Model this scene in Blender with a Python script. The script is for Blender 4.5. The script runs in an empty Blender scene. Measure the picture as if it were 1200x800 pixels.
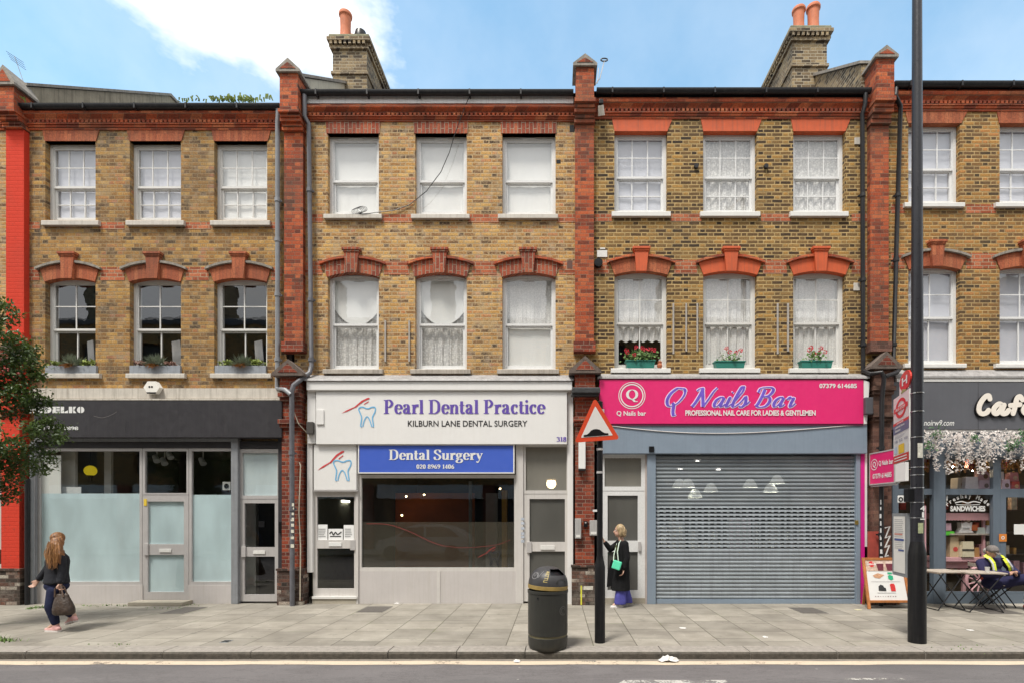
import bpy, bmesh, math, random
from mathutils import Vector, Matrix
random.seed(7)
R = math.radians
scene = bpy.context.scene
COL = scene.collection

# ------------------------------------------------------------------ camera, sky, sun, exposure
CAMY, CAMH, FPX = -10.56, 1.80, 610.0
cam_d = bpy.data.cameras.new('camera'); cam = bpy.data.objects.new('camera', cam_d); COL.objects.link(cam)
cam.location = (0, CAMY, CAMH); cam.rotation_euler = (R(90), 0, 0)
cam_d.sensor_fit = 'HORIZONTAL'; cam_d.sensor_width = 36; cam_d.lens = FPX/1200*36
cam_d.shift_x = -51/1200; cam_d.shift_y = 202/1200
cam_d.clip_start = 0.05; cam_d.clip_end = 3000
scene.camera = cam
scene.view_settings.view_transform = 'Standard'; scene.view_settings.look = 'None'
scene.view_settings.gamma = 1; scene.view_settings.use_curve_mapping = False
scene.view_settings.exposure = 0.97
SUN_EL, SUN_AZ = 63, 214          # azimuth: compass from +Y clockwise; the sun stands behind the camera
world = bpy.data.worlds.new('World'); scene.world = world; world.use_nodes = True

sun_d = bpy.data.lights.new('sun', 'SUN'); sun_d.energy = 2.4; sun_d.angle = R(14); sun_d.color = (1.0, .955, .88)
sun = bpy.data.objects.new('sun', sun_d); COL.objects.link(sun)
sd = Vector((math.sin(R(SUN_AZ))*math.cos(R(SUN_EL)), math.cos(R(SUN_AZ))*math.cos(R(SUN_EL)), math.sin(R(SUN_EL))))
sun.rotation_euler = sd.to_track_quat('Z', 'Y').to_euler(); sun.location = (-4, -12, 20)

class NT:
    """small helper round a node tree"""
    def __init__(s, nt): s.nt = nt; s.n = nt.nodes; s.l = nt.links
    def node(s, t, **kw):
        n = s.n.new(t)
        for k, v in kw.items(): setattr(n, k, v)
        return n
    def put(s, sock, v):
        if v is None: return
        if hasattr(v, 'is_linked'): s.l.new(v, sock)
        else: sock.default_value = v
    def m(s, op, a, b=None, c=None, clamp=False):
        n = s.node('ShaderNodeMath', operation=op, use_clamp=clamp)
        s.put(n.inputs[0], a); s.put(n.inputs[1], b); s.put(n.inputs[2], c); return n.outputs[0]
    def rng(s, v, a, b, c=0.0, d=1.0, smooth=False):
        n = s.node('ShaderNodeMapRange', interpolation_type='SMOOTHSTEP' if smooth else 'LINEAR')
        for i, q in enumerate((v, a, b, c, d)): s.put(n.inputs[i], q)
        return n.outputs[0]
    def comb(s, x, y, z):
        n = s.node('ShaderNodeCombineXYZ'); s.put(n.inputs[0], x); s.put(n.inputs[1], y); s.put(n.inputs[2], z); return n.outputs[0]
    def sep(s, v):
        n = s.node('ShaderNodeSeparateXYZ'); s.put(n.inputs[0], v); return n.outputs
    def noise(s, vec, scale, detail=3, rough=.55, col=False):
        n = s.node('ShaderNodeTexNoise'); s.put(n.inputs['Vector'], vec); n.inputs['Scale'].default_value = scale
        n.inputs['Detail'].default_value = detail; n.inputs['Roughness'].default_value = rough
        return n.outputs['Color' if col else 'Fac']
    def mix(s, f, a, b, mode='MIX'):
        n = s.node('ShaderNodeMix', data_type='RGBA', blend_type=mode)
        s.put(n.inputs[0], f); s.put(n.inputs[6], c4(a)); s.put(n.inputs[7], c4(b)); return n.outputs[2]
    def ramp(s, f, stops, const=False):
        n = s.node('ShaderNodeValToRGB'); e = n.color_ramp.elements
        n.color_ramp.interpolation = 'CONSTANT' if const else 'LINEAR'
        while len(e) > 1: e.remove(e[-1])
        e[0].position = stops[0][0]; e[0].color = c4(stops[0][1])
        for p, c in stops[1:]:
            q = e.new(p); q.color = c4(c)
        s.put(n.inputs[0], f); return n.outputs[0]
    def vmul(s, v, k):
        n = s.node('ShaderNodeVectorMath', operation='MULTIPLY'); s.put(n.inputs[0], v); n.inputs[1].default_value = k; return n.outputs[0]
def c4(c):
    if hasattr(c, 'is_linked'): return c
    return (c[0], c[1], c[2], 1.0)

# sky: blue gap above the terrace, unseen white cloud added over the street and behind the camera for neutral light
t = NT(world.node_tree); t.n.clear()
sky = t.node('ShaderNodeTexSky'); sky.sky_type = 'NISHITA'; sky.sun_disc = False
sky.sun_elevation = R(SUN_EL); sky.sun_rotation = R(SUN_AZ); sky.air_density = 1.0; sky.dust_density = 0.8; sky.ozone_density = 0.6
co = t.node('ShaderNodeTexCoord').outputs['Generated']
dx, dy, dz = t.sep(co)
dyp = t.m('MAXIMUM', dy, 0.02)
u = t.m('DIVIDE', dx, dyp); v = t.m('DIVIDE', dz, dyp)
n1 = t.noise(co, 3.4, 6, .58); n2 = t.noise(t.vmul(co, (1, 1, 2.2)), 9.0, 5, .6)
nn = t.m('ADD', t.m('MULTIPLY', t.m('SUBTRACT', n1, .5), 1.25), t.m('MULTIPLY', t.m('SUBTRACT', n2, .5), .8))
# the big white cloud up on the left
eu = t.m('DIVIDE', t.m('SUBTRACT', u, -.62), .32); ev = t.m('DIVIDE', t.m('SUBTRACT', v, 1.02), .21)
sl = t.m('ADD', ev, t.m('MULTIPLY', eu, .55))
dist = t.m('SQRT', t.m('ADD', t.m('MULTIPLY', eu, eu), t.m('MULTIPLY', sl, sl)))
c1 = t.rng(t.m('ADD', dist, nn), 1.16, .62, 0, 1, True)
c1 = t.m('MULTIPLY', c1, t.m('GREATER_THAN', dy, .03))
back = t.rng(t.m('ADD', dy, t.m('MULTIPLY', nn, .35)), .36, .10, 0, 1, True)
thin = t.m('MULTIPLY', t.rng(dz, .15, .75, .40, .12), t.rng(n1, .35, .65, .6, 1.5))
mask = t.m('MAXIMUM', t.m('MAXIMUM', c1, back), thin)
bg1 = t.node('ShaderNodeBackground'); t.put(bg1.inputs[0], t.mix(1.0, sky.outputs[0], (.66, 1.06, 1.02), 'MULTIPLY')); bg1.inputs[1].default_value = 0.15
bg2 = t.node('ShaderNodeBackground'); bg2.inputs[1].default_value = 0.74
t.put(bg2.inputs[0], t.mix(t.rng(n2, .3, .7), (.94, .965, 1.0), (1.0, .99, .97)))
mx = t.node('ShaderNodeMixShader'); t.put(mx.inputs[0], mask); t.l.new(bg1.outputs[0], mx.inputs[1]); t.l.new(bg2.outputs[0], mx.inputs[2])
t.l.new(mx.outputs[0], t.node('ShaderNodeOutputWorld').inputs[0])

# ------------------------------------------------------------------ measuring: photo pixels on a known plane -> metres
K0 = -CAMY/FPX
def X(px, y=0.0): return (px-651)*(y-CAMY)/FPX
def Z(py, y=0.0): return CAMH-(py-602)*(y-CAMY)/FPX
def YG(py): return CAMY+FPX*CAMH/(py-602)     # depth of a ground point

# ------------------------------------------------------------------ materials
MATS = {}
def new_mat(name):
    m = bpy.data.materials.new(name); m.use_nodes = True; t = NT(m.node_tree); t.n.clear()
    out = t.node('ShaderNodeOutputMaterial'); b = t.node('ShaderNodeBsdfPrincipled'); t.l.new(b.outputs[0], out.inputs[0])
    return m, t, b, out
def position(t): return t.node('ShaderNodeNewGeometry').outputs['Position']
def objco(t): return t.node('ShaderNodeTexCoord').outputs['Object']
def plain(name, col, rough=.55, var=.12, scale=6.0, metal=0.0, bump=0.0, bscale=60, streak=0.0, spec=.5, grime=None, emit=0):
    """painted or raw surface: base colour with soft mottling, optional rain streaks, grime and fine bump"""
    if name in MATS: return MATS[name]
    m, t, b, out = new_mat(name); p = objco(t)
    n = t.noise(p, scale, 5, .6); nf = t.noise(p, scale*7, 3, .6)
    f = t.m('ADD', t.m('MULTIPLY', n, .7), t.m('MULTIPLY', nf, .3))
    c = t.mix(t.rng(f, .3, .7), [q*(1-var) for q in col], [min(1, q*(1+var)) for q in col])
    if streak:
        st = t.noise(t.vmul(p, (22, 22, .9)), 1.0, 4, .65)
        c = t.mix(t.m('MULTIPLY', t.rng(st, .48, .72), streak), c, grime or [q*.45 for q in col])
    t.put(b.inputs['Base Color'], c)
    t.put(b.inputs['Roughness'], t.rng(nf, .3, .7, max(.03, rough-.08), min(1, rough+.08)))
    b.inputs['Metallic'].default_value = metal; b.inputs['Specular IOR Level'].default_value = spec
    if bump:
        bn = t.node('ShaderNodeBump'); bn.inputs['Strength'].default_value = bump; bn.inputs['Distance'].default_value = .01
        t.put(bn.inputs['Height'], t.noise(p, bscale, 4, .6)); t.l.new(bn.outputs[0], b.inputs['Normal'])
    if emit:
        b.inputs['Emission Color'].default_value = c4(col); b.inputs['Emission Strength'].default_value = emit
    MATS[name] = m; return m
def brick(name, stops, mortar, w=.225, h=.075, joint=.011, bond='flemish', soot=.35, wash=0.0, vary=.38, bump=.5, seed=0, upright=False, paint=None, patch=None, ragged=.008):
    """brickwork in world metres: every brick gets its own colour out of the ramp"""
    if name in MATS: return MATS[name]
    if 'stock brick' in name: warm = lambda c: (c[0]*1.07, c[1]*.965, c[2]*.80); stops = [(q, warm(c)) for q, c in stops]; mortar = warm(mortar); patch = warm(patch) if patch else None
    m, t, b, out = new_mat(name); p = position(t)
    px, py, pz = t.sep(p)
    wob = t.noise(p, 9, 2, .5, col=True); wx, wy, wz = t.sep(wob)
    xx = t.m('ADD', t.m('ADD', px, py), t.m('MULTIPLY', t.m('SUBTRACT', wx, .5), .012))
    zz = t.m('ADD', pz, t.m('MULTIPLY', t.m('SUBTRACT', wz, .5), .010))
    if upright: xx, zz = zz, xx
    row = t.m('FLOOR', t.m('DIVIDE', zz, h)); zf = t.m('FRACT', t.m('DIVIDE', zz, h))
    per = w*1.5 if bond == 'flemish' else w
    uu = t.m('ADD', t.m('DIVIDE', xx, per), t.m('MULTIPLY', t.m('FLOORED_MODULO', row, 2.0), .5))
    k = t.m('FLOOR', uu); f = t.m('FRACT', uu)
    d = t.m('MINIMUM', f, t.m('SUBTRACT', 1.0, f)); idn = k
    if bond == 'flemish':
        d = t.m('MINIMUM', d, t.m('ABSOLUTE', t.m('SUBTRACT', f, .6667)))
        idn = t.m('ADD', t.m('MULTIPLY', k, 2.0), t.m('GREATER_THAN', f, .6667))
    dz_ = t.m('MULTIPLY', t.m('MINIMUM', zf, t.m('SUBTRACT', 1.0, zf)), h)
    dm = t.m('MINIMUM', t.m('MULTIPLY', d, per), dz_)
    edge = t.noise(p, 55, 3, .65)
    dm = t.m('ADD', dm, t.m('MULTIPLY', t.m('SUBTRACT', edge, .5), ragged))
    mask = t.rng(dm, joint*.36, joint*.72, 0, 1, True)
    wn = t.node('ShaderNodeTexWhiteNoise', noise_dimensions='3D'); t.put(wn.inputs['Vector'], t.comb(idn, row, float(seed)))
    big = t.noise(p, .9, 4, .6); mid = t.noise(p, 5.5, 5, .62); fine = t.noise(p, 45, 4, .65)
    sel = t.m('ADD', wn.outputs['Value'], t.m('MULTIPLY', t.m('SUBTRACT', mid, .5), .5), clamp=True)
    c = t.ramp(sel, stops)
    c = t.mix(t.rng(fine, .3, .7), t.mix(1.0, c, (1-vary,)*3, 'MULTIPLY'), t.mix(1.0, c, (1+vary,)*3, 'MULTIPLY'))
    mo = t.mix(t.rng(mid, .35, .65), mortar, [q*.62 for q in mortar])
    if paint: mo = t.mix(.85, mo, paint); c = t.mix(.92, c, paint)
    if patch:
        pm = t.rng(t.noise(p, 1.7, 5, .65), .56, .66); c = t.mix(t.m('MULTIPLY', pm, .55), c, patch); mask = t.m('MULTIPLY', mask, t.rng(pm, 0, 1, 1, .55))
    c = t.mix(mask, mo, c)
    dirt = t.rng(big, .42, .72, 0, soot, True)
    stn = t.noise(t.vmul(p, (3.5, 3.5, .7)), 1.0, 5, .65)
    dirt = t.m('MAXIMUM', dirt, t.rng(stn, .54, .74, 0, min(.85, soot*1.5), True))
    sp = t.noise(p, 17, 3, .6); dirt = t.m('MAXIMUM', dirt, t.rng(sp, .60, .74, 0, .38, True))
    c = t.mix(dirt, c, (.075, .06, .045))
    if wash:
        sm = t.noise(p, 26, 4, .7); c = t.mix(t.m('MULTIPLY', t.rng(sm, .50, .66), wash*1.6), c, mortar); c = t.mix(t.m('MULTIPLY', t.rng(mid, .5, .75), wash), c, (.55, .48, .37))
    t.put(b.inputs['Base Color'], c); b.inputs['Roughness'].default_value = .88; b.inputs['Specular IOR Level'].default_value = .25
    bn = t.node('ShaderNodeBump'); bn.inputs['Strength'].default_value = bump; bn.inputs['Distance'].default_value = .009
    t.put(bn.inputs['Height'], t.m('ADD', mask, t.m('MULTIPLY', fine, .5))); t.l.new(bn.outputs[0], b.inputs['Normal'])
    MATS[name] = m; return m
def glass(name, tint=(1, 1, 1), refl=1.9, rough=0.0, wavy=.25):
    """thin pane: see-through with a mirror layer that grows at grazing angles"""
    if name in MATS: return MATS[name]
    m, t, b, out = new_mat(name); t.n.remove(b)
    tr = t.node('ShaderNodeBsdfTransparent'); tr.inputs[0].default_value = c4(tint)
    gl = t.node('ShaderNodeBsdfGlossy'); gl.inputs['Roughness'].default_value = rough; gl.inputs[0].default_value = (.96, .98, 1, 1)
    gm = t.node('ShaderNodeNewGeometry'); dt = t.node('ShaderNodeVectorMath', operation='DOT_PRODUCT'); t.put(dt.inputs[0], gm.outputs['Incoming']); t.put(dt.inputs[1], gm.outputs['Normal'])
    frs = t.m('ADD', .042, t.m('MULTIPLY', .958, t.m('POWER', t.m('SUBTRACT', 1.0, t.m('ABSOLUTE', dt.outputs['Value']), clamp=True), 5.0)))
    if wavy:
        bn = t.node('ShaderNodeBump'); bn.inputs['Strength'].default_value = wavy; bn.inputs['Distance'].default_value = .004
        t.put(bn.inputs['Height'], t.noise(position(t), 3.0, 2, .5)); t.l.new(bn.outputs[0], gl.inputs['Normal'])
    ms = t.node('ShaderNodeMixShader'); t.put(ms.inputs[0], t.m('MULTIPLY', frs, refl, clamp=True))
    t.l.new(tr.outputs[0], ms.inputs[1]); t.l.new(gl.outputs[0], ms.inputs[2]); t.l.new(ms.outputs[0], out.inputs[0])
    MATS[name] = m; return m
def film(name, col, opacity, rough=.35, refl=.8, mottling=.1):
    """frosted or tinted sheet on glass: part diffuse, part see-through, glossy front"""
    if name in MATS: return MATS[name]
    m, t, b, out = new_mat(name); p = position(t)
    n = t.noise(t.vmul(p, (1.4, 1, .55)), 1.6, 4, .5)
    t.put(b.inputs['Base Color'], t.mix(t.rng(n, .35, .65), [q*(1-mottling) for q in col], [min(1, q*(1+mottling)) for q in col]))
    b.inputs['Roughness'].default_value = rough; b.inputs['Specular IOR Level'].default_value = refl
    if 'Coat Weight' in b.inputs: b.inputs['Coat Weight'].default_value = .5; b.inputs['Coat Roughness'].default_value = .04
    b.inputs['Alpha'].default_value = opacity
    MATS[name] = m; return m
def lace(name, col=(.78, .77, .74), holes=.35, scale=26, solid=.75):
    """net curtain: woven holes and a flower pattern, light comes through"""
    if name in MATS: return MATS[name]
    m, t, b, out = new_mat(name); p = position(t)
    vo = t.node('ShaderNodeTexVoronoi'); vo.inputs['Scale'].default_value = scale*.85; t.put(vo.inputs['Vector'], t.vmul(p, (1, .3, 1)))
    fl = t.rng(vo.outputs['Distance'], .15, .6, 1, .25, True)
    n = t.noise(p, scale*1.5, 3, .6)
    a = t.m('ADD', t.m('MULTIPLY', fl, holes), t.m('ADD', t.m('MULTIPLY', t.m('SUBTRACT', n, .5), .5), solid), clamp=True)
    t.put(b.inputs['Base Color'], t.mix(fl, [q*.86 for q in col], col)); b.inputs['Roughness'].default_value = .9
    t.put(b.inputs['Alpha'], a); MATS[name] = m; return m

# ------------------------------------------------------------------ objects
def root_of(o):
    while o.parent: o = o.parent
    return o
class MB:
    """collects shapes (world metres) and links them as ONE mesh object"""
    def __init__(s): s.b = bmesh.new()
    def quad(s, *p):
        vs = [s.b.verts.new(q) for q in p]
        try: return s.b.faces.new(vs)
        except ValueError: return None
    def box(s, x0, x1, y0, y1, z0, z1, bev=0.0):
        if x1 < x0: x0, x1 = x1, x0
        if y1 < y0: y0, y1 = y1, y0
        if z1 < z0: z0, z1 = z1, z0
        r = bmesh.ops.create_cube(s.b, size=1.0); vs = r['verts']
        for v in vs: v.co = Vector((x0 if v.co.x < 0 else x1, y0 if v.co.y < 0 else y1, z0 if v.co.z < 0 else z1))
        if bev:
            es = list({e for v in vs for e in v.link_edges})
            bmesh.ops.bevel(s.b, geom=es, offset=bev, segments=2, profile=.6, affect='EDGES')
        return s
    def obox(s, M, sx, sy, sz, bev=0.0):
        r = bmesh.ops.create_cube(s.b, size=1.0); vs = r['verts']
        for v in vs: v.co = Vector((v.co.x*sx, v.co.y*sy, v.co.z*sz))
        if bev:
            es = list({e for v in vs for e in v.link_edges})
            rr = bmesh.ops.bevel(s.b, geom=es, offset=bev, segments=2, profile=.6, affect='EDGES'); vs = [v for v in rr['verts']] + [v for v in vs if v.is_valid]
            vs = list({v for v in vs})
        for v in vs: v.co = M @ v.co
        return s
    def prism(s, pts, y0, y1):
        """outline in (x,z) pushed from y0 (front) to y1 (back)"""
        n = len(pts); a = [s.b.verts.new((x, y0, z)) for x, z in pts]; c = [s.b.verts.new((x, y1, z)) for x, z in pts]
        s.b.faces.new(a); s.b.faces.new(list(reversed(c)))
        for i in range(n): s.b.faces.new((a[i], c[i], c[(i+1) % n], a[(i+1) % n]))
        return s
    def prismx(s, pts, x0, x1):
        """profile in (y,z) pushed along x"""
        n = len(pts); a = [s.b.verts.new((x0, y, z)) for y, z in pts]; c = [s.b.verts.new((x1, y, z)) for y, z in pts]
        s.b.faces.new(a); s.b.faces.new(list(reversed(c)))
        for i in range(n): s.b.faces.new((a[i], c[i], c[(i+1) % n], a[(i+1) % n]))
        return s
    def prismz(s, pts, z0, z1):
        n = len(pts); a = [s.b.verts.new((x, y, z0)) for x, y in pts]; c = [s.b.verts.new((x, y, z1)) for x, y in pts]
        s.b.faces.new(a); s.b.faces.new(list(reversed(c)))
        for i in range(n): s.b.faces.new((a[i], c[i], c[(i+1) % n], a[(i+1) % n]))
        return s
    def tube(s, pts, r, n=8, cap=True):
        pts = [Vector(p) for p in pts]; rs = r if isinstance(r, (list, tuple)) else [r]*len(pts); prev = None; N = len(pts); u = None
        for i, p in enumerate(pts):
            d = ((pts[min(i+1, N-1)]-p).normalized() + (p-pts[max(i-1, 0)]).normalized())
            if d.length < 1e-6: d = Vector((0, 0, 1))
            d.normalize()
            if u is None: u = d.orthogonal().normalized()
            else:
                u = u-d*u.dot(d)
                u = u.normalized() if u.length > 1e-6 else d.orthogonal().normalized()
            w = d.cross(u)
            ring = [s.b.verts.new(p+(u*math.cos(2*math.pi*k/n)+w*math.sin(2*math.pi*k/n))*rs[i]) for k in range(n)]
            if prev:
                for k in range(n): s.b.faces.new((prev[k], prev[(k+1) % n], ring[(k+1) % n], ring[k]))
            elif cap: s.b.faces.new(list(reversed(ring)))
            prev = ring
        if cap: s.b.faces.new(prev)
        return s
    def lathe(s, prof, c, n=32, close=True):
        """profile (r,z) turned about the vertical axis at c"""
        prev = None
        for r, z in prof:
            ring = [s.b.verts.new((c[0]+r*math.cos(2*math.pi*k/n), c[1]+r*math.sin(2*math.pi*k/n), c[2]+z)) for k in range(n)]
            if prev:
                for k in range(n): s.b.faces.new((prev[k], prev[(k+1) % n], ring[(k+1) % n], ring[k]))
            elif close: s.b.faces.new(list(reversed(ring)))
            prev = ring
        if close: s.b.faces.new(prev)
        return s
    def ball(s, c, r, u=12, v=8, M=None):
        rr = bmesh.ops.create_uvsphere(s.b, u_segments=u, v_segments=v, radius=1.0)
        sc = r if isinstance(r, (list, tuple)) else (r, r, r)
        for w in rr['verts']:
            q = Vector((w.co.x*sc[0], w.co.y*sc[1], w.co.z*sc[2]))
            if M: q = M @ q
            w.co = q+Vector(c)
        return s
    def split(s, name, mat, parent=None, smooth=False):
        """every separate piece becomes an object of its own"""
        s.b.verts.index_update(); seen = set(); out = []
        for v0 in list(s.b.verts):
            if v0 in seen: continue
            st = [v0]; isl = []; seen.add(v0)
            while st:
                v = st.pop(); isl.append(v)
                for e in v.link_edges:
                    w = e.other_vert(v)
                    if w not in seen: seen.add(w); st.append(w)
            q = MB(); mp = {v: q.b.verts.new(v.co) for v in isl}
            for f in {f for v in isl for f in v.link_faces}: q.b.faces.new([mp[v] for v in f.verts])
            out.append(q.build(name, mat, parent, smooth))
        s.b.free(); return out
    def build(s, name, mat, parent=None, smooth=False, angle=35):
        me = bpy.data.meshes.new(name)
        off = root_of(parent).location if parent else None
        if off is not None:
            for v in s.b.verts: v.co -= off
        bmesh.ops.recalc_face_normals(s.b, faces=s.b.faces)
        s.b.to_mesh(me); s.b.free()
        for q in (mat if isinstance(mat, (list, tuple)) else [mat]): me.materials.append(q)
        if smooth:
            for p in me.polygons: p.use_smooth = True
            try: me.set_sharp_from_angle(angle=R(angle))
            except Exception: pass
        o = bpy.data.objects.new(name, me); COL.objects.link(o)
        if parent: o.parent = parent
        return o
class FM:
    """fast collector for leaves and petals: plain quads in one mesh"""
    def __init__(s): s.v = []; s.f = []
    def quad(s, *p):
        n = len(s.v); s.v += [tuple(q) for q in p]; s.f.append(tuple(range(n, n+len(p))))
    def build(s, name, mat, parent=None):
        off = root_of(parent).location if parent else Vector((0, 0, 0)); me = bpy.data.meshes.new(name)
        me.from_pydata([(a-off[0], b-off[1], c-off[2]) for a, b, c in s.v], [], s.f); me.materials.append(mat); me.update()
        o = bpy.data.objects.new(name, me); COL.objects.link(o); o.parent = parent; return o
def thing(name, label, cat, loc=(0, 0, 0), group=None):
    o = bpy.data.objects.new(name, None); o.empty_display_size = .2; COL.objects.link(o); o.location = loc
    o['label'] = label; o['category'] = cat
    if group: o['group'] = group
    bpy.context.view_layer.update() if False else None
    return o
def tag(o, label, cat, group=None):
    o['label'] = label; o['category'] = cat
    if group: o['group'] = group
    return o
def struct(o, kind='structure'): o['kind'] = kind; return o
def copy_tree(o, parent=None):
    c = o.copy(); COL.objects.link(c)
    if parent: c.parent = parent
    for ch in list(o.children): copy_tree(ch, c)
    return c

# ------------------------------------------------------------------ flat graphics and lettering on a surface frame
class Frame:
    def __init__(s, o, r=(1, 0, 0), u=(0, 0, 1)):
        s.o = Vector(o); s.r = Vector(r).normalized(); s.u = Vector(u).normalized(); s.n = s.r.cross(s.u)   # +x right, +z up -> normal -y
    def p(s, a, b, d=0.0): return s.o+s.r*a+s.u*b+s.n*d
def facade(y): return Frame((0, y, 0))
def poly(mb, fr, pts, d=.004, th=0.0):
    a = [mb.b.verts.new(fr.p(x, z, d)) for x, z in pts]
    try: mb.b.faces.new(a)
    except ValueError: return
    if th:
        c = [mb.b.verts.new(fr.p(x, z, d-th)) for x, z in pts]; n = len(a)
        for i in range(n): mb.b.faces.new((a[i], a[(i+1) % n], c[(i+1) % n], c[i]))
def rect(mb, fr, x0, x1, z0, z1, d=.004, th=0.0): poly(mb, fr, [(x0, z0), (x1, z0), (x1, z1), (x0, z1)], d, th)
def disc(mb, fr, cx, cz, r, d=.004, n=28, r2=None, inner=0.0, th=0.0):
    r2 = r2 or r
    o = [(cx+r*math.cos(2*math.pi*k/n), cz+r2*math.sin(2*math.pi*k/n)) for k in range(n)]
    if not inner: poly(mb, fr, o, d, th); return
    i_ = [(cx+r*inner*math.cos(2*math.pi*k/n), cz+r2*inner*math.sin(2*math.pi*k/n)) for k in range(n)]
    for k in range(n): poly(mb, fr, [o[k], o[(k+1) % n], i_[(k+1) % n], i_[k]], d, th)
_font_cache = {}
def font_mesh(txt, bold=0.0, shear=0.0, spacing=1.0):
    key = (txt, bold, shear, spacing)
    if key in _font_cache: return _font_cache[key]
    cu = bpy.data.curves.new('t', 'FONT'); cu.body = txt; cu.size = 1; cu.offset = bold; cu.shear = shear; cu.space_character = spacing; cu.resolution_u = 4
    cu.fill_mode = 'FRONT'
    ob = bpy.data.objects.new('t', cu); COL.objects.link(ob)
    dg = bpy.context.evaluated_depsgraph_get(); me = bpy.data.meshes.new_from_object(ob.evaluated_get(dg))
    vs = [(v.co.x, v.co.y) for v in me.vertices]; fs = [tuple(p.vertices) for p in me.polygons]
    bpy.data.objects.remove(ob); bpy.data.curves.remove(cu); bpy.data.meshes.remove(me)
    _font_cache[key] = (vs, fs); return vs, fs
def text(mb, fr, txt, x0, x1, z0, z1, d=.005, bold=.01, shear=0.0, th=0.0, spacing=1.0):
    """the words stretched to fill x0..x1 by z0..z1 on the frame"""
    vs, fs = font_mesh(txt, bold, shear, spacing)
    a, b = min(q[0] for q in vs), max(q[0] for q in vs); c, e = min(q[1] for q in vs), max(q[1] for q in vs)
    mp = [(x0+(q[0]-a)/(b-a)*(x1-x0), z0+(q[1]-c)/(e-c)*(z1-z0)) for q in vs]
    bv = [mb.b.verts.new(fr.p(x, z, d)) for x, z in mp]
    for f in fs:
        try: mb.b.faces.new([bv[i] for i in f])
        except ValueError: pass
def spline(pts, n=7):
    P = [Vector((p[0], p[1])) for p in pts]
    if len(P) < 3: return P
    out = []
    for i in range(len(P)-1):
        p0 = P[i-1] if i else P[0]*2-P[1]; p1 = P[i]; p2 = P[i+1]; p3 = P[i+2] if i+2 < len(P) else P[-1]*2-P[-2]
        for k in range(n):
            s = k/n
            out.append(.5*((2*p1)+(p2-p0)*s+(2*p0-5*p1+4*p2-p3)*s*s+(3*p1-p0-3*p2+p3)*s**3))
    out.append(P[-1]); return out
def stroke(mb, fr, pts, width, d=.005, smooth=True, mapf=None, roundcap=False, th=0.0):
    """ribbon along a centre line; width is a number or a function of the direction angle"""
    P = spline(pts) if smooth else [Vector((p[0], p[1])) for p in pts]
    L = []; Rr = []
    for i, p in enumerate(P):
        a = P[max(i-1, 0)]; b = P[min(i+1, len(P)-1)]; t_ = (b-a)
        if t_.length < 1e-9: t_ = Vector((1, 0))
        t_.normalize(); n = Vector((-t_.y, t_.x)); w = width(t_) if callable(width) else width
        L.append(p+n*w/2); Rr.append(p-n*w/2)
    mp = mapf or (lambda q: (q[0], q[1]))
    vl = [mb.b.verts.new(fr.p(*mp(q), d+i*2.5e-5)) for i, q in enumerate(L)]; vr = [mb.b.verts.new(fr.p(*mp(q), d+i*2.5e-5)) for i, q in enumerate(Rr)]
    for i in range(len(P)-1):
        try: mb.b.faces.new((vl[i], vl[i+1], vr[i+1], vr[i]))
        except ValueError: pass
    if th:
        bl = [mb.b.verts.new(fr.p(*mp(q), d-th)) for q in L]; br = [mb.b.verts.new(fr.p(*mp(q), d-th)) for q in Rr]
        for i in range(len(P)-1):
            mb.b.faces.new((vl[i], bl[i], bl[i+1], vl[i+1])); mb.b.faces.new((vr[i], vr[i+1], br[i+1], br[i]))
    if roundcap:
        for q, w in ((P[0], width), (P[-1], width)):
            w = w(Vector((1, 0))) if callable(w) else w
            poly(mb, fr, [mp((q.x+w/2*math.cos(2*math.pi*k/12), q.y+w/2*math.sin(2*math.pi*k/12))) for k in range(12)], d+.0002, th)
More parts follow.
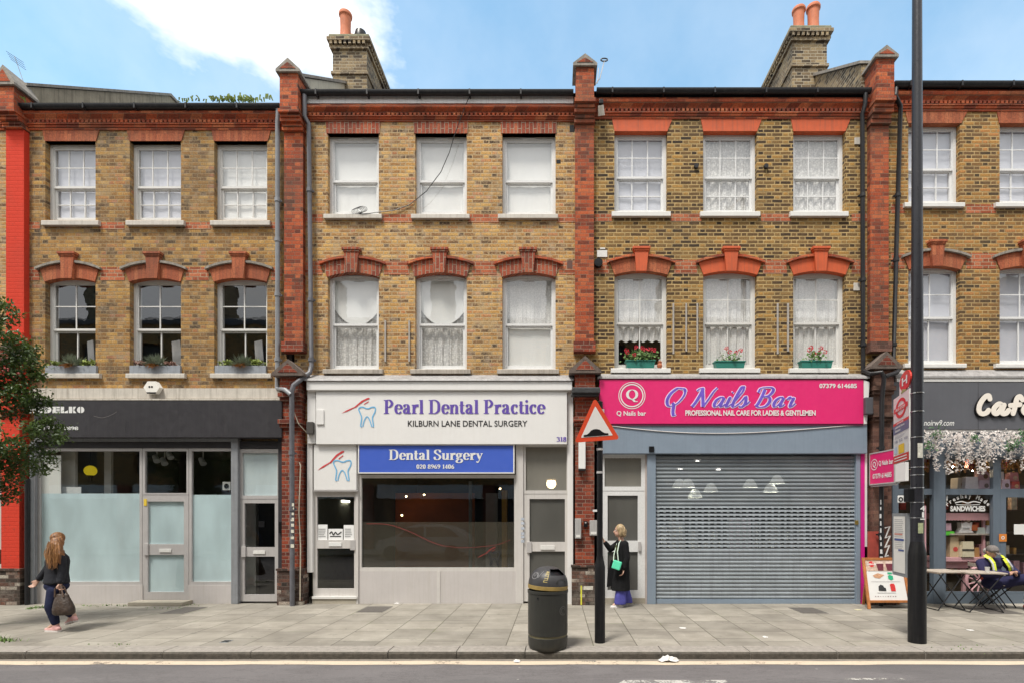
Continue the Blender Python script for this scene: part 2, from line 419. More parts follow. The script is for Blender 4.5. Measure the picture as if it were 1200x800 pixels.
# bold roman letters with bracketless serifs; cap height 1, x-height .68
def contrast(t_): return .055+.135*abs(t_.y)**1.3
def ring(cx, cy, rx, ry, a0=0, a1=360, n=14): return [(cx+rx*math.cos(R(a0+(a1-a0)*k/n)), cy+ry*math.sin(R(a0+(a1-a0)*k/n))) for k in range(n+1)]
SERIF = {   # advance, list of strokes: ('v',x,y0,y1) stem, ('s',x0,x1,y) serif bar, ('c',points) curve, ('b',cx,cy,r) ball
 'P': (.72, [('v', .2, 0, 1), ('s', .02, .38, 0), ('s', .02, .3, 1), ('c', [(.2, .97), (.42, .97), (.57, .74), (.42, .5), (.2, .49)])]),
 'D': (.86, [('v', .2, 0, 1), ('s', .02, .3, 0), ('s', .02, .3, 1), ('c', [(.2, .97), (.45, .97), (.66, .8), (.7, .5), (.66, .2), (.45, .03), (.2, .03)])]),
 'S': (.66, [('c', [(.54, .76), (.47, .93), (.3, .98), (.15, .9), (.13, .72), (.3, .55), (.48, .42), (.53, .24), (.42, .06), (.26, .02), (.12, .1), (.07, .28)]), ('v2', .545, .7, 1.0), ('v2', .065, 0, .32)]),
 'K': (.8, [('v', .2, 0, 1), ('s', .02, .38, 0), ('s', .02, .38, 1)]),
 'e': (.55, [('c', [(.1, .38), (.46, .38), (.42, .58), (.28, .66), (.14, .55), (.1, .33), (.16, .1), (.3, .03), (.47, .14)])]),
 'a': (.6, [('c', [(.1, .52), (.16, .63), (.28, .66), (.37, .58), (.39, .42), (.39, .1), (.45, .03), (.56, .06)]), ('c', [(.38, .42), (.2, .34), (.11, .18), (.18, .05), (.28, .06), (.38, .18)]), ('b', .13, .53, .07)]),
 'r': (.5, [('v', .16, 0, .66), ('s', .01, .34, 0), ('s', .01, .18, .65), ('c', [(.2, .42), (.28, .6), (.38, .65), (.45, .6)]), ('b', .41, .56, .075)]),
 'l': (.32, [('v', .16, 0, 1), ('s', .01, .31, 0), ('s', .01, .18, .99)]),
 'i': (.32, [('v', .16, 0, .66), ('s', .01, .31, 0), ('s', .01, .18, .65), ('b', .15, .9, .1)]),
 'n': (.64, [('v', .15, 0, .66), ('s', .01, .29, 0), ('s', .01, .17, .65), ('c', [(.18, .48), (.28, .62), (.4, .63), (.48, .5), (.48, .3), (.48, 0)]), ('s', .35, .62, 0)]),
 't': (.4, [('c', [(.17, .9), (.17, .5), (.17, .14), (.25, .03), (.37, .1)]), ('s', .02, .36, .64)]),
 'c': (.52, [('c', [(.42, .52), (.34, .64), (.22, .63), (.12, .5), (.1, .32), (.17, .1), (.3, .03), (.45, .13)]), ('b', .39, .53, .075)]),
 'u': (.65, [('c', [(.15, .66), (.15, .3), (.17, .1), (.27, .04), (.38, .09), (.47, .22)]), ('v', .48, 0, .66), ('s', .01, .17, .65), ('s', .36, .5, .65), ('s', .46, .62, .02)]),
 'g': (.58, [('c', ring(.25, .45, .15, .19)), ('c', [(.2, .26), (.12, .14), (.25, .09), (.42, .06), (.5, -.08), (.4, -.24), (.22, -.28), (.08, -.2), (.1, -.06), (.22, .05)]), ('c', [(.36, .56), (.46, .62), (.55, .6)])]),
 'y': (.58, [('c', [(.12, .64), (.2, .42), (.3, .12)]), ('c2', [(.5, .64), (.4, .34), (.27, -.05), (.18, -.24), (.08, -.24)]), ('s', .0, .26, .65), ('s', .38, .58, .65), ('b', .1, -.2, .07)]),
 'Q': (.9, [('c', ring(.42, .5, .32, .47)), ('c', [(.36, .04), (.5, -.06), (.62, -.22), (.8, -.2)])]),
 '0': (.56, [('c', ring(.27, .49, .165, .46))]), '1': (.45, [('v', .25, 0, .97), ('s', .08, .42, 0), ('c2', [(.08, .82), (.2, .93)])]),
 '2': (.56, [('c', [(.1, .7), (.15, .9), (.3, .95), (.42, .82), (.42, .62), (.28, .38), (.08, .1)]), ('h', .06, .5, .06)]),
 '3': (.56, [('c', [(.1, .78), (.18, .94), (.32, .94), (.42, .8), (.36, .6), (.22, .54)]), ('c', [(.22, .54), (.38, .5), (.46, .3), (.38, .08), (.22, .02), (.08, .12)])]),
 '4': (.56, [('v', .36, 0, .95), ('c2', [(.34, .94), (.04, .3)]), ('h', .04, .52, .28)]),
 '6': (.56, [('c', [(.46, .92), (.24, .8), (.12, .5), (.13, .2), (.27, .03), (.42, .14), (.43, .4), (.3, .52), (.15, .42)])]),
 '8': (.56, [('c', ring(.27, .73, .14, .22)), ('c', ring(.27, .26, .17, .24))]),
 '9': (.56, [('c', [(.1, .06), (.32, .2), (.44, .5), (.42, .78), (.28, .95), (.13, .84), (.12, .58), (.25, .45), (.4, .55)])]),
 ' ': (.3, []), }
def serif_text(mb, fr, s, x0, x1, zb, cap, d=.005):
    """roman lettering from x0 to x1, baseline zb, cap height cap (metres)"""
    adv = sum(SERIF[c][0] for c in s); kx = (x1-x0)/adv; k = cap; x = 0; n = 0
    for ch in s:
        a, st = SERIF[ch]
        for q in st:
            mp = (lambda p, x=x: (x0+(p[0]+x)*kx, zb+p[1]*k)); dd = d+n*.0002; n = (n+1) % 8
            if q[0] == 'v': poly(mb, fr, [mp((q[1]-.095, q[2])), mp((q[1]+.095, q[2])), mp((q[1]+.095, q[3])), mp((q[1]-.095, q[3]))], dd)
            elif q[0] == 'v2': poly(mb, fr, [mp((q[1]-.025, q[2])), mp((q[1]+.025, q[2])), mp((q[1]+.025, q[3])), mp((q[1]-.025, q[3]))], dd)
            elif q[0] == 's':
                y = q[3]; y0, y1 = (y, y+.055) if y < .3 else (y-.055, y)
                poly(mb, fr, [mp((q[1], y0)), mp((q[2], y0)), mp((q[2], y1)), mp((q[1], y1))], dd)
            elif q[0] == 'h': poly(mb, fr, [mp((q[1], q[3]-.06)), mp((q[2], q[3]-.06)), mp((q[2], q[3]+.06)), mp((q[1], q[3]+.06))], dd)
            elif q[0] == 'c': stroke(mb, fr, q[1], contrast, dd, True, mp)
            elif q[0] == 'c2': stroke(mb, fr, q[1], .07, dd, len(q[1]) > 2, mp)
            elif q[0] == 'b': poly(mb, fr, [mp((q[1]+q[3]*math.cos(R(30*j)), q[2]+q[3]*math.sin(R(30*j)))) for j in range(12)], dd)
        x += a
# slanted pen script for the nail bar, x-height .5, caps 1
SCRIPT = {
 'Q': (1.05, [[(.62, .93), (.38, .95), (.14, .7), (.06, .38), (.18, .1), (.42, .06), (.68, .28), (.82, .64), (.74, .9), (.5, .96)], [(.36, .22), (.46, .1), (.52, -.2), (.62, -.42), (.74, -.38)]]),
 'N': (1.0, [[(-.02, .82), (.1, .94), (.24, .93), (.2, .6), (.1, .25), (.0, .02)], [(.22, .94), (.34, .6), (.46, .25), (.54, .02)], [(.54, .02), (.68, .4), (.82, .8), (.94, .98)]]),
 'a': (.56, [[(.42, .44), (.28, .5), (.1, .36), (.05, .14), (.14, .02), (.28, .12), (.42, .42)], [(.44, .48), (.38, .2), (.4, .04), (.48, .04), (.58, .16)]]),
 'i': (.3, [[(.1, .42), (.16, .5), (.12, .25), (.1, .06), (.18, .02), (.32, .16)], [(.19, .72), (.22, .78)]]),
 'l': (.34, [[(.04, .1), (.2, .4), (.38, .8), (.36, 1.02), (.26, .98), (.16, .6), (.1, .2), (.14, .03), (.24, .03), (.36, .16)]]),
 's': (.46, [[(.0, .1), (.16, .34), (.26, .54), (.34, .34), (.34, .14), (.22, .01), (.08, .05)], [(.34, .1), (.42, .12), (.54, .3)]]),
 'B': (.92, [[(.3, .9), (.26, .5), (.18, .16), (.1, .04)], [(.02, .74), (.06, .94), (.3, 1.0), (.6, .98), (.72, .84), (.6, .6), (.36, .53), (.62, .5), (.72, .3), (.6, .06), (.34, .0), (.12, .06)]]),
 'r': (.44, [[(.06, .38), (.16, .52), (.2, .42), (.36, .46), (.32, .2), (.32, .05), (.4, .02), (.54, .2)]]),
 ' ': (.34, []), }
def script_text(mb, fr, s, x0, x1, zb, cap, d, extra=0.0, slant=.32):
    adv = sum(SCRIPT[c][0] for c in s); kx = (x1-x0)/(adv+.1); x = 0; n = 0
    wf = lambda t_: extra+cap*(.035+.125*max(0.0, abs(t_.y)*1.0-(.45 if t_.y*1 > 0 and t_.x > 0 else 0)))
    for ch in s:
        a, st = SCRIPT[ch]
        for q in st:
            pts = [(x0+(p[0]+x+slant*p[1]-.06)*kx, zb+p[1]*cap) for p in q]
            if extra:     # outline pass keeps a full rim all along the letter
                wo = lambda t_: cap*(.035+.125*max(0.0, abs(t_.y)-(.45 if t_.y > 0 and t_.x > 0 else 0)))+extra
                stroke(mb, fr, pts, wo, d+n*.0002, True, roundcap=False)
            else: stroke(mb, fr, pts, wf, d+n*.0004, True)
            n = (n+1) % 8
        x += a
# ------------------------------------------------------------------ palette
BR1 = brick('stock brick brown yellow', [(0, (.07, .05, .035)), (.14, (.16, .10, .055)), (.35, (.23, .13, .05)), (.65, (.34, .20, .07)), (.88, (.43, .28, .10)), (1, (.30, .13, .07))], (.34, .27, .17), soot=.5, wash=.28, seed=1, joint=.013, ragged=.016, vary=.5, patch=(.36, .27, .15))
BR2 = brick('stock brick warm yellow', [(0, (.07, .05, .038)), (.12, (.17, .10, .055)), (.3, (.29, .16, .065)), (.6, (.43, .255, .09)), (.82, (.54, .355, .135)), (1, (.40, .17, .085))], (.48, .385, .255), soot=.36, wash=.42, seed=2, joint=.018, ragged=.017, vary=.5, patch=(.50, .345, .16))
BR3 = brick('stock brick dark repointed', [(0, (.035, .027, .022)), (.25, (.085, .055, .032)), (.5, (.16, .105, .05)), (.75, (.26, .17, .07)), (1, (.37, .225, .075))], (.46, .36, .195), soot=.24, seed=3, joint=.020, ragged=.011, bump=.7)
BR4 = brick('stock brick tawny repointed', [(0, (.06, .045, .03)), (.2, (.14, .09, .05)), (.5, (.23, .13, .05)), (.8, (.35, .205, .07)), (1, (.39, .19, .075))], (.45, .345, .19), soot=.28, seed=4, joint=.019, bump=.7)
RED = brick('red pier brick', [(0, (.12, .035, .022)), (.3, (.30, .062, .026)), (.7, (.40, .085, .032)), (1, (.47, .13, .05))], (.25, .15, .10), soot=.5, seed=5, joint=.008)
REDS = brick('red string course brick', [(0, (.25, .065, .03)), (.5, (.40, .11, .05)), (1, (.47, .16, .075))], (.44, .33, .22), soot=.18, seed=6, joint=.012)
REDC = brick('red cornice brick', [(0, (.20, .05, .03)), (.3, (.38, .078, .034)), (.75, (.50, .11, .043)), (1, (.56, .18, .08))], (.26, .15, .10), soot=.5, seed=7, joint=.008, bond='stretcher')
REDK = brick('dark red shop pier brick', [(0, (.10, .026, .018)), (.5, (.22, .042, .022)), (1, (.31, .065, .03))], (.29, .21, .16), soot=.4, seed=8, joint=.009)
REDP = brick('red painted brick', [(0, (.5, .04, .02)), (1, (.6, .06, .03))], (.45, .04, .02), soot=.12, seed=9, paint=(.58, .045, .022))
SOLD = brick('gauged arch red brick', [(0, (.19, .045, .028)), (.5, (.33, .075, .038)), (1, (.41, .12, .06))], (.38, .29, .21), w=.24, h=.078, joint=.012, bond='stretcher', upright=True, soot=.25, seed=10)
SOLD1 = brick('rubbed arch brick', [(0, (.29, .08, .04)), (.5, (.37, .105, .048)), (1, (.43, .14, .065))], (.26, .10, .06), w=.5, h=.075, joint=.005, bond='stretcher', upright=True, soot=.38, seed=11)
ORNG = plain('orange painted brick', (.52, .085, .02), .7, .16, 5, bump=.2, streak=.5, grime=(.2, .06, .03))
STONE = plain('grey weathered stone', (.26, .235, .20), .9, .35, 9, bump=.6, bscale=40, streak=.5, grime=(.06, .05, .04))
DKBR = brick('dirty plinth brick', [(0, (.03, .025, .022)), (.5, (.075, .042, .033)), (.8, (.15, .065, .045)), (1, (.42, .38, .32))], (.13, .10, .085), soot=.4, seed=12, patch=(.40, .37, .32), vary=.5)
DKP = brick('brown painted pier brick', [(0, (.06, .03, .024)), (.5, (.13, .06, .045)), (1, (.22, .11, .08))], (.17, .10, .08), soot=.4, seed=15, joint=.008, patch=(.30, .16, .11))
CHIM = brick('sooty chimney brick', [(0, (.05, .04, .03)), (.4, (.17, .12, .07)), (1, (.36, .27, .15))], (.42, .36, .26), soot=.45, seed=13, joint=.015)
SILL = plain('cream painted stone sill', (.52, .485, .43), .7, .14, 8, streak=.4, grime=(.25, .21, .17))
SILLW = plain('white painted stone sill', (.66, .65, .62), .55, .06, 8, streak=.15, grime=(.5, .47, .43))
WFR = plain('white gloss sash paint', (.64, .63, .60), .38, .05, 9, streak=.12, grime=(.5, .47, .42))
UPVC = plain('white plastic window', (.68, .68, .67), .28, .03, 6)
ALU = plain('satin aluminium', (.50, .48, .47), .42, .07, 5, metal=.25, streak=.25, grime=(.38, .35, .33))
ALUW = plain('off white shopfront paint', (.55, .525, .50), .45, .06, 5, streak=.3, grime=(.42, .38, .33))
RISER = plain('pale lavender riser board', (.50, .47, .455), .5, .05, 4, streak=.35, grime=(.38, .35, .30))
WHITE = plain('white sign panel', (.73, .72, .70), .4, .03, 2.2, streak=.12, grime=(.62, .58, .52))
LEAD = plain('lead flashing', (.30, .29, .285), .6, .3, 7, bump=.4, bscale=14, streak=.6, grime=(.11, .10, .09))
BLKP = plain('black rainwater pipe', (.016, .016, .018), .45, .3, 8, streak=.3, grime=(.06, .055, .05), spec=.3)
GRYP = plain('grey rainwater pipe', (.23, .24, .255), .45, .12, 7, streak=.4, grime=(.12, .11, .10))
CHAR = plain('charcoal fascia', (.038, .036, .040), .45, .10, 1.6, streak=.25, grime=(.06, .057, .057), spec=.3)
GREYF = plain('slate grey fascia', (.105, .108, .122), .42, .06, 1.6, streak=.1)
BLUG = plain('blue grey steel', (.205, .255, .315), .45, .07, 2.0, streak=.2, grime=(.14, .165, .2))
DBLU = plain('dark blue grey joinery', (.115, .145, .18), .4, .08, 3, streak=.15)
PINK = plain('hot pink panel', (.70, .022, .155), .38, .05, 2, streak=.12, grime=(.52, .02, .13))
MAGE = plain('magenta strip', (.62, .02, .25), .4, .04, 3)
BLUE = plain('royal blue panel', (.055, .115, .50), .38, .03, 2)
SLATE = plain('roof slate', (.10, .10, .11), .7, .25, 3, bump=.3)
TERRA = plain('terracotta pot', (.50, .155, .07), .75, .18, 9, streak=.3, grime=(.2, .12, .08))
CONC = plain('step concrete', (.36, .325, .26), .85, .15, 6, bump=.4)
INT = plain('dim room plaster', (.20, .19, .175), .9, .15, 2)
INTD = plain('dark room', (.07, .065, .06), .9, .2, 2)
INTW = plain('pale room plaster', (.62, .60, .56), .9, .06, 2)
BLACK = plain('black enamel', (.009, .009, .010), .35, .2, 5, spec=.25)
TXTW = plain('white vinyl lettering', (.70, .70, .68), .5, .02)
TXTP = plain('purple vinyl lettering', (.115, .065, .36), .5, .05)
TXTK = plain('black vinyl lettering', (.02, .02, .022), .5, .05)
LOGOR = plain('red vinyl', (.55, .045, .05), .5, .05)
LOGOB = plain('sky blue vinyl', (.14, .42, .68), .5, .05)
BLIND = plain('white roller blind', (.80, .80, .77), .9, .03, 1.2)
BLINDG = plain('blind tinted as sky reflection', (.58, .59, .64), .9, .05, 1.2)  # pale blind; its lilac tint stands in for sky reflected in the panes
LACE = lace('lace net curtain')
LACE2 = lace('plain net curtain', (.80, .79, .76), .15, 40, .9)
GLS = glass('window glass', (1, 1, 1), 2.5); GLSD = glass('shop glass', (.86, .88, .87), 1.7, 0, .12); GLSC = glass('cafe glass', (1, 1, 1), .9, 0, .1); GLST = glass('tinted door glass', (.5, .51, .5), 1.8, 0, .1)
FROST = film('pale blue frosted film', (.70, .84, .88), .95)
FROSTW = film('pale frosted film', (.74, .83, .86), .95)
FROSTG = film('grey frosted film', (.17, .145, .105), .36)
OBSC = film('obscured glass', (.23, .22, .19), .80, .3)
OBSD = film('dark obscured glass', (.10, .098, .088), .90, .28)
LAMPW = plain('warm lamp', (1, .74, .38), .5, 0, emit=9); LAMPC = plain('cool lamp', (1, .95, .85), .5, 0, emit=7)

# ------------------------------------------------------------------ ground, pavement, kerb, road
def slab_mat():
    m, t, b, out = new_mat('concrete paving slabs'); p = position(t); px, py, pz = t.sep(p)
    W, D = .60, .60
    col = t.m('FLOOR', t.m('DIVIDE', t.m('ADD', px, .08), W)); uf = t.m('FRACT', t.m('DIVIDE', t.m('ADD', px, .08), W))
    yy = t.m('ADD', t.m('DIVIDE', py, D), t.m('MULTIPLY', t.m('FLOORED_MODULO', col, 2.0), .30)); row = t.m('FLOOR', yy); vf = t.m('FRACT', yy)
    d1 = t.m('MULTIPLY', t.m('MINIMUM', uf, t.m('SUBTRACT', 1.0, uf)), W); d2 = t.m('MULTIPLY', t.m('MINIMUM', vf, t.m('SUBTRACT', 1.0, vf)), D)
    j = t.m('ADD', t.m('MINIMUM', d1, d2), t.m('MULTIPLY', t.m('SUBTRACT', t.noise(p, 30, 3), .5), .008))
    mask = t.rng(j, .002, .009, 0, 1, True)
    wn = t.node('ShaderNodeTexWhiteNoise', noise_dimensions='3D'); t.put(wn.inputs['Vector'], t.comb(col, row, 3.0))
    n = t.noise(p, 2.2, 5, .65); f = t.noise(p, 60, 3, .7); n3 = t.noise(t.vmul(p, (1, 1.4, 1)), .7, 4, .6)
    c = t.ramp(wn.outputs['Value'], [(0, (.22, .203, .172)), (.5, (.27, .249, .21)), (1, (.32, .295, .25))])
    c = t.mix(t.rng(n, .35, .65), t.mix(1.0, c, (.80, .79, .77), 'MULTIPLY'), t.mix(1.0, c, (1.12, 1.12, 1.12), 'MULTIPLY'))
    c = t.mix(t.rng(f, .35, .7, 0, .28), c, (.18, .165, .14)); c = t.mix(t.rng(n3, .50, .68, 0, .5, True), c, (.14, .125, .105)); spl = t.noise(t.vmul(p, (1, .8, 1)), 2.6, 6, .72); c = t.mix(t.rng(spl, .60, .70, 0, .45, True), c, (.105, .095, .08)); stp = t.noise(t.vmul(p, (.25, 3.0, 1)), 1.2, 4, .6); c = t.mix(t.rng(stp, .55, .7, 0, .25, True), c, (.40, .37, .31))
    gum = t.node('ShaderNodeTexVoronoi'); gum.inputs['Scale'].default_value = 3.1; t.put(gum.inputs['Vector'], p)
    c = t.mix(t.rng(gum.outputs['Distance'], .05, .075, .7, 0, True), c, (.11, .10, .09)); gum2 = t.node('ShaderNodeTexVoronoi'); gum2.inputs['Scale'].default_value = 5.3; t.put(gum2.inputs['Vector'], p); c = t.mix(t.rng(gum2.outputs['Distance'], .05, .08, .45, 0, True), c, (.46, .43, .38))
    jc = t.mix(t.rng(t.noise(p, 1.3, 4), .56, .66), (.085, .075, .055), (.10, .12, .035))
    c = t.mix(mask, jc, c); t.put(b.inputs['Base Color'], c); b.inputs['Roughness'].default_value = .85
    bn = t.node('ShaderNodeBump'); bn.inputs['Strength'].default_value = .5; bn.inputs['Distance'].default_value = .01
    t.put(bn.inputs['Height'], t.m('ADD', mask, t.m('MULTIPLY', f, .25))); t.l.new(bn.outputs[0], b.inputs['Normal']); return m
def road_mat():
    m, t, b, out = new_mat('worn asphalt'); p = position(t)
    n = t.noise(t.vmul(p, (.5, 1.5, 1)), 1.6, 5, .6); f = t.noise(p, 95, 3, .75); sp = t.noise(p, 210, 2, .6)
    c = t.mix(t.rng(n, .3, .7), (.115, .105, .105), (.168, .155, .154)); c = t.mix(t.rng(f, .35, .7, 0, .55), c, (.07, .065, .065))
    c = t.mix(t.rng(sp, .62, .70, 0, .6), c, (.36, .33, .31)); cr = t.noise(t.vmul(p, (.35, 1.2, 1)), 2.0, 7, .75); c = t.mix(t.rng(t.m('ABSOLUTE', t.m('SUBTRACT', cr, .5)), .0, .012, .55, 0), c, (.05, .045, .045)); pt = t.noise(t.vmul(p, (.3, .8, 1)), .8, 3, .5); c = t.mix(t.rng(pt, .52, .56, 0, .3, True), c, (.085, .08, .08)); vo = t.node('ShaderNodeTexVoronoi'); vo.inputs['Scale'].default_value = 2.6; t.put(vo.inputs['Vector'], p)
    c = t.mix(t.rng(vo.outputs['Distance'], .03, .05, .5, 0), c, (.42, .40, .37))
    t.put(b.inputs['Base Color'], c); b.inputs['Roughness'].default_value = .85
    bn = t.node('ShaderNodeBump'); bn.inputs['Strength'].default_value = .6; bn.inputs['Distance'].default_value = .006; t.put(bn.inputs['Height'], f); t.l.new(bn.outputs[0], b.inputs['Normal']); return m
def line_mat(name, col, wear=.5):
    m, t, b, out = new_mat(name); p = position(t); n = t.noise(p, 3.2, 6, .68); f = t.noise(p, 45, 3, .7)
    a = t.rng(t.m('ADD', t.m('MULTIPLY', n, .6), t.m('MULTIPLY', f, .4)), wear, wear-.09, 0, 1, True)
    t.put(b.inputs['Base Color'], t.mix(t.rng(f, .3, .7), [q*.8 for q in col], col)); b.inputs['Roughness'].default_value = .8; t.put(b.inputs['Alpha'], a); return m
YK = -3.74
PAVE = slab_mat(); ROADM = road_mat()
mb = MB(); mb.quad((-600, -600, -.35), (600, -600, -.35), (600, 600, -.35), (-600, 600, -.35))
struct(mb.build('ground', plain('bare earth', (.16, .14, .11), .9, .2, .1)))
mb = MB(); mb.quad((-40, -12.6, -.10), (40, -12.6, -.10), (40, YK, -.10), (-40, YK, -.10)); struct(mb.build('road', ROADM))
mb = MB(); mb.quad((-40, YK+.30, 0), (40, YK+.30, 0), (40, 4.5, 0), (-40, 4.5, 0)); struct(mb.build('pavement', PAVE))
mb = MB(); mb.box(-40, 40, -16, -12.6, -.3, .02); struct(mb.build('pavement', PAVE))
KERB = plain('granite kerb', (.27, .245, .215), .85, .28, 14, bump=.6, bscale=60)
KERBF = plain('dark brown kerb face', (.075, .065, .052), .9, .5, 18, bump=.9, bscale=50)  # front of each kerbstone, darker and browner than its top
mb = MB(); xk = -14.0; k = 0
while xk < 14:
    L = random.choice((.9, 1.15, 1.4, 1.8)); g = .012
    prof = [(YK+.004, -.16), (YK, -.03), (YK+.02, -.006), (YK+.035, .003), (YK+.30, .003), (YK+.30, -.16)]
    j = random.uniform(-.006, .006); mb.prismx([(a+j, c) for a, c in prof], xk+g/2, xk+L-g/2); xk += L
struct(mb.build('kerb', KERB, smooth=False))
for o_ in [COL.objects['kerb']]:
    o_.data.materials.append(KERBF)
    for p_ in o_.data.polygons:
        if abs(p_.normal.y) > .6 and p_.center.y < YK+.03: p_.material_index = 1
mb = MB(); mb.box(-40, 40, YK+.02, YK+.29, -.3, -.02); struct(mb.build('kerb_bedding', plain('kerb joint dirt', (.05, .045, .04), .9)))
mb = MB(); n_ = 80
for i in range(n_):
    a, c = -14+28*i/n_, -14+28*(i+1)/n_; q = lambda x: .012*math.sin(x*3.1)+.008*math.sin(x*7.7)
    mb.quad((a, YK-.25+q(a), -.096), (c, YK-.25+q(c), -.096), (c, YK-.085+q(c+2)*.6, -.096), (a, YK-.085+q(a+2)*.6, -.096))
struct(mb.build('road_marking', line_mat('worn cream line', (.58, .48, .36), .64)))
mb = MB(); mb.quad((-14, YK-.07, -.0975), (14, YK-.07, -.0975), (14, YK+.01, -.0975), (-14, YK+.01, -.0975)); struct(mb.build('gutter_channel', plain('gutter silt', (.21, .185, .155), .9, .25, 9, bump=.5)))
mb = MB(); xa, xb_ = X(720, -4.53), X(848, -4.53); mb.quad((xa, -4.76, -.096), (xb_, -4.76, -.096), (xb_, -4.60, -.096), (xa+.1, -4.60, -.096))
xa, xb_ = X(985, -4.5), X(1055, -4.5); mb.quad((xa, -4.60, -.096), (xb_, -4.60, -.096), (xb_, -4.53, -.096), (xa, -4.53, -.096)); struct(mb.build('road_marking', line_mat('worn white line', (.50, .48, .44), .535)))

# ------------------------------------------------------------------ building pieces
def wall_mesh(mb, x0, x1, z0, z1, ops, y0=0.0, y1=.24):
    xs = sorted({x0, x1, *[q for o in ops for q in o[:2]]}); zs = sorted({z0, z1, *[q for o in ops for q in o[2:]]})
    for i in range(len(xs)-1):
        for j in range(len(zs)-1):
            cx, cz = (xs[i]+xs[i+1])/2, (zs[j]+zs[j+1])/2
            if any(o[0] < cx < o[1] and o[2] < cz < o[3] for o in ops): continue
            mb.quad((xs[i], y0, zs[j]), (xs[i+1], y0, zs[j]), (xs[i+1], y0, zs[j+1]), (xs[i], y0, zs[j+1]))
    for a, b_, c, d in ops:
        mb.quad((a, y0, c), (a, y0, d), (a, y1, d), (a, y1, c)); mb.quad((b_, y0, c), (b_, y1, c), (b_, y1, d), (b_, y0, d))
        mb.quad((a, y0, d), (b_, y0, d), (b_, y1, d), (a, y1, d)); mb.quad((a, y0, c), (a, y1, c), (b_, y1, c), (b_, y0, c))
def curtain_mesh(mb, x0, x1, z0, z1, y, amp=.02, folds=7, hem=0.0, n=40):
    prev = None; ph = random.uniform(0, 6)
    for i in range(n+1):
        f = i/n; x = x0+(x1-x0)*f; yy = y+amp*math.sin(f*folds*6.28+ph)+amp*.5*math.sin(f*folds*2.7*6.28+ph)
        zb = z0+hem*(.5+.5*math.cos(f*folds*6.28*1.0)); cur = (mb.b.verts.new((x, yy, zb)), mb.b.verts.new((x, y+.2*(yy-y), z1)))
        if prev: mb.b.faces.new((prev[0], cur[0], cur[1], prev[1]))
        prev = cur
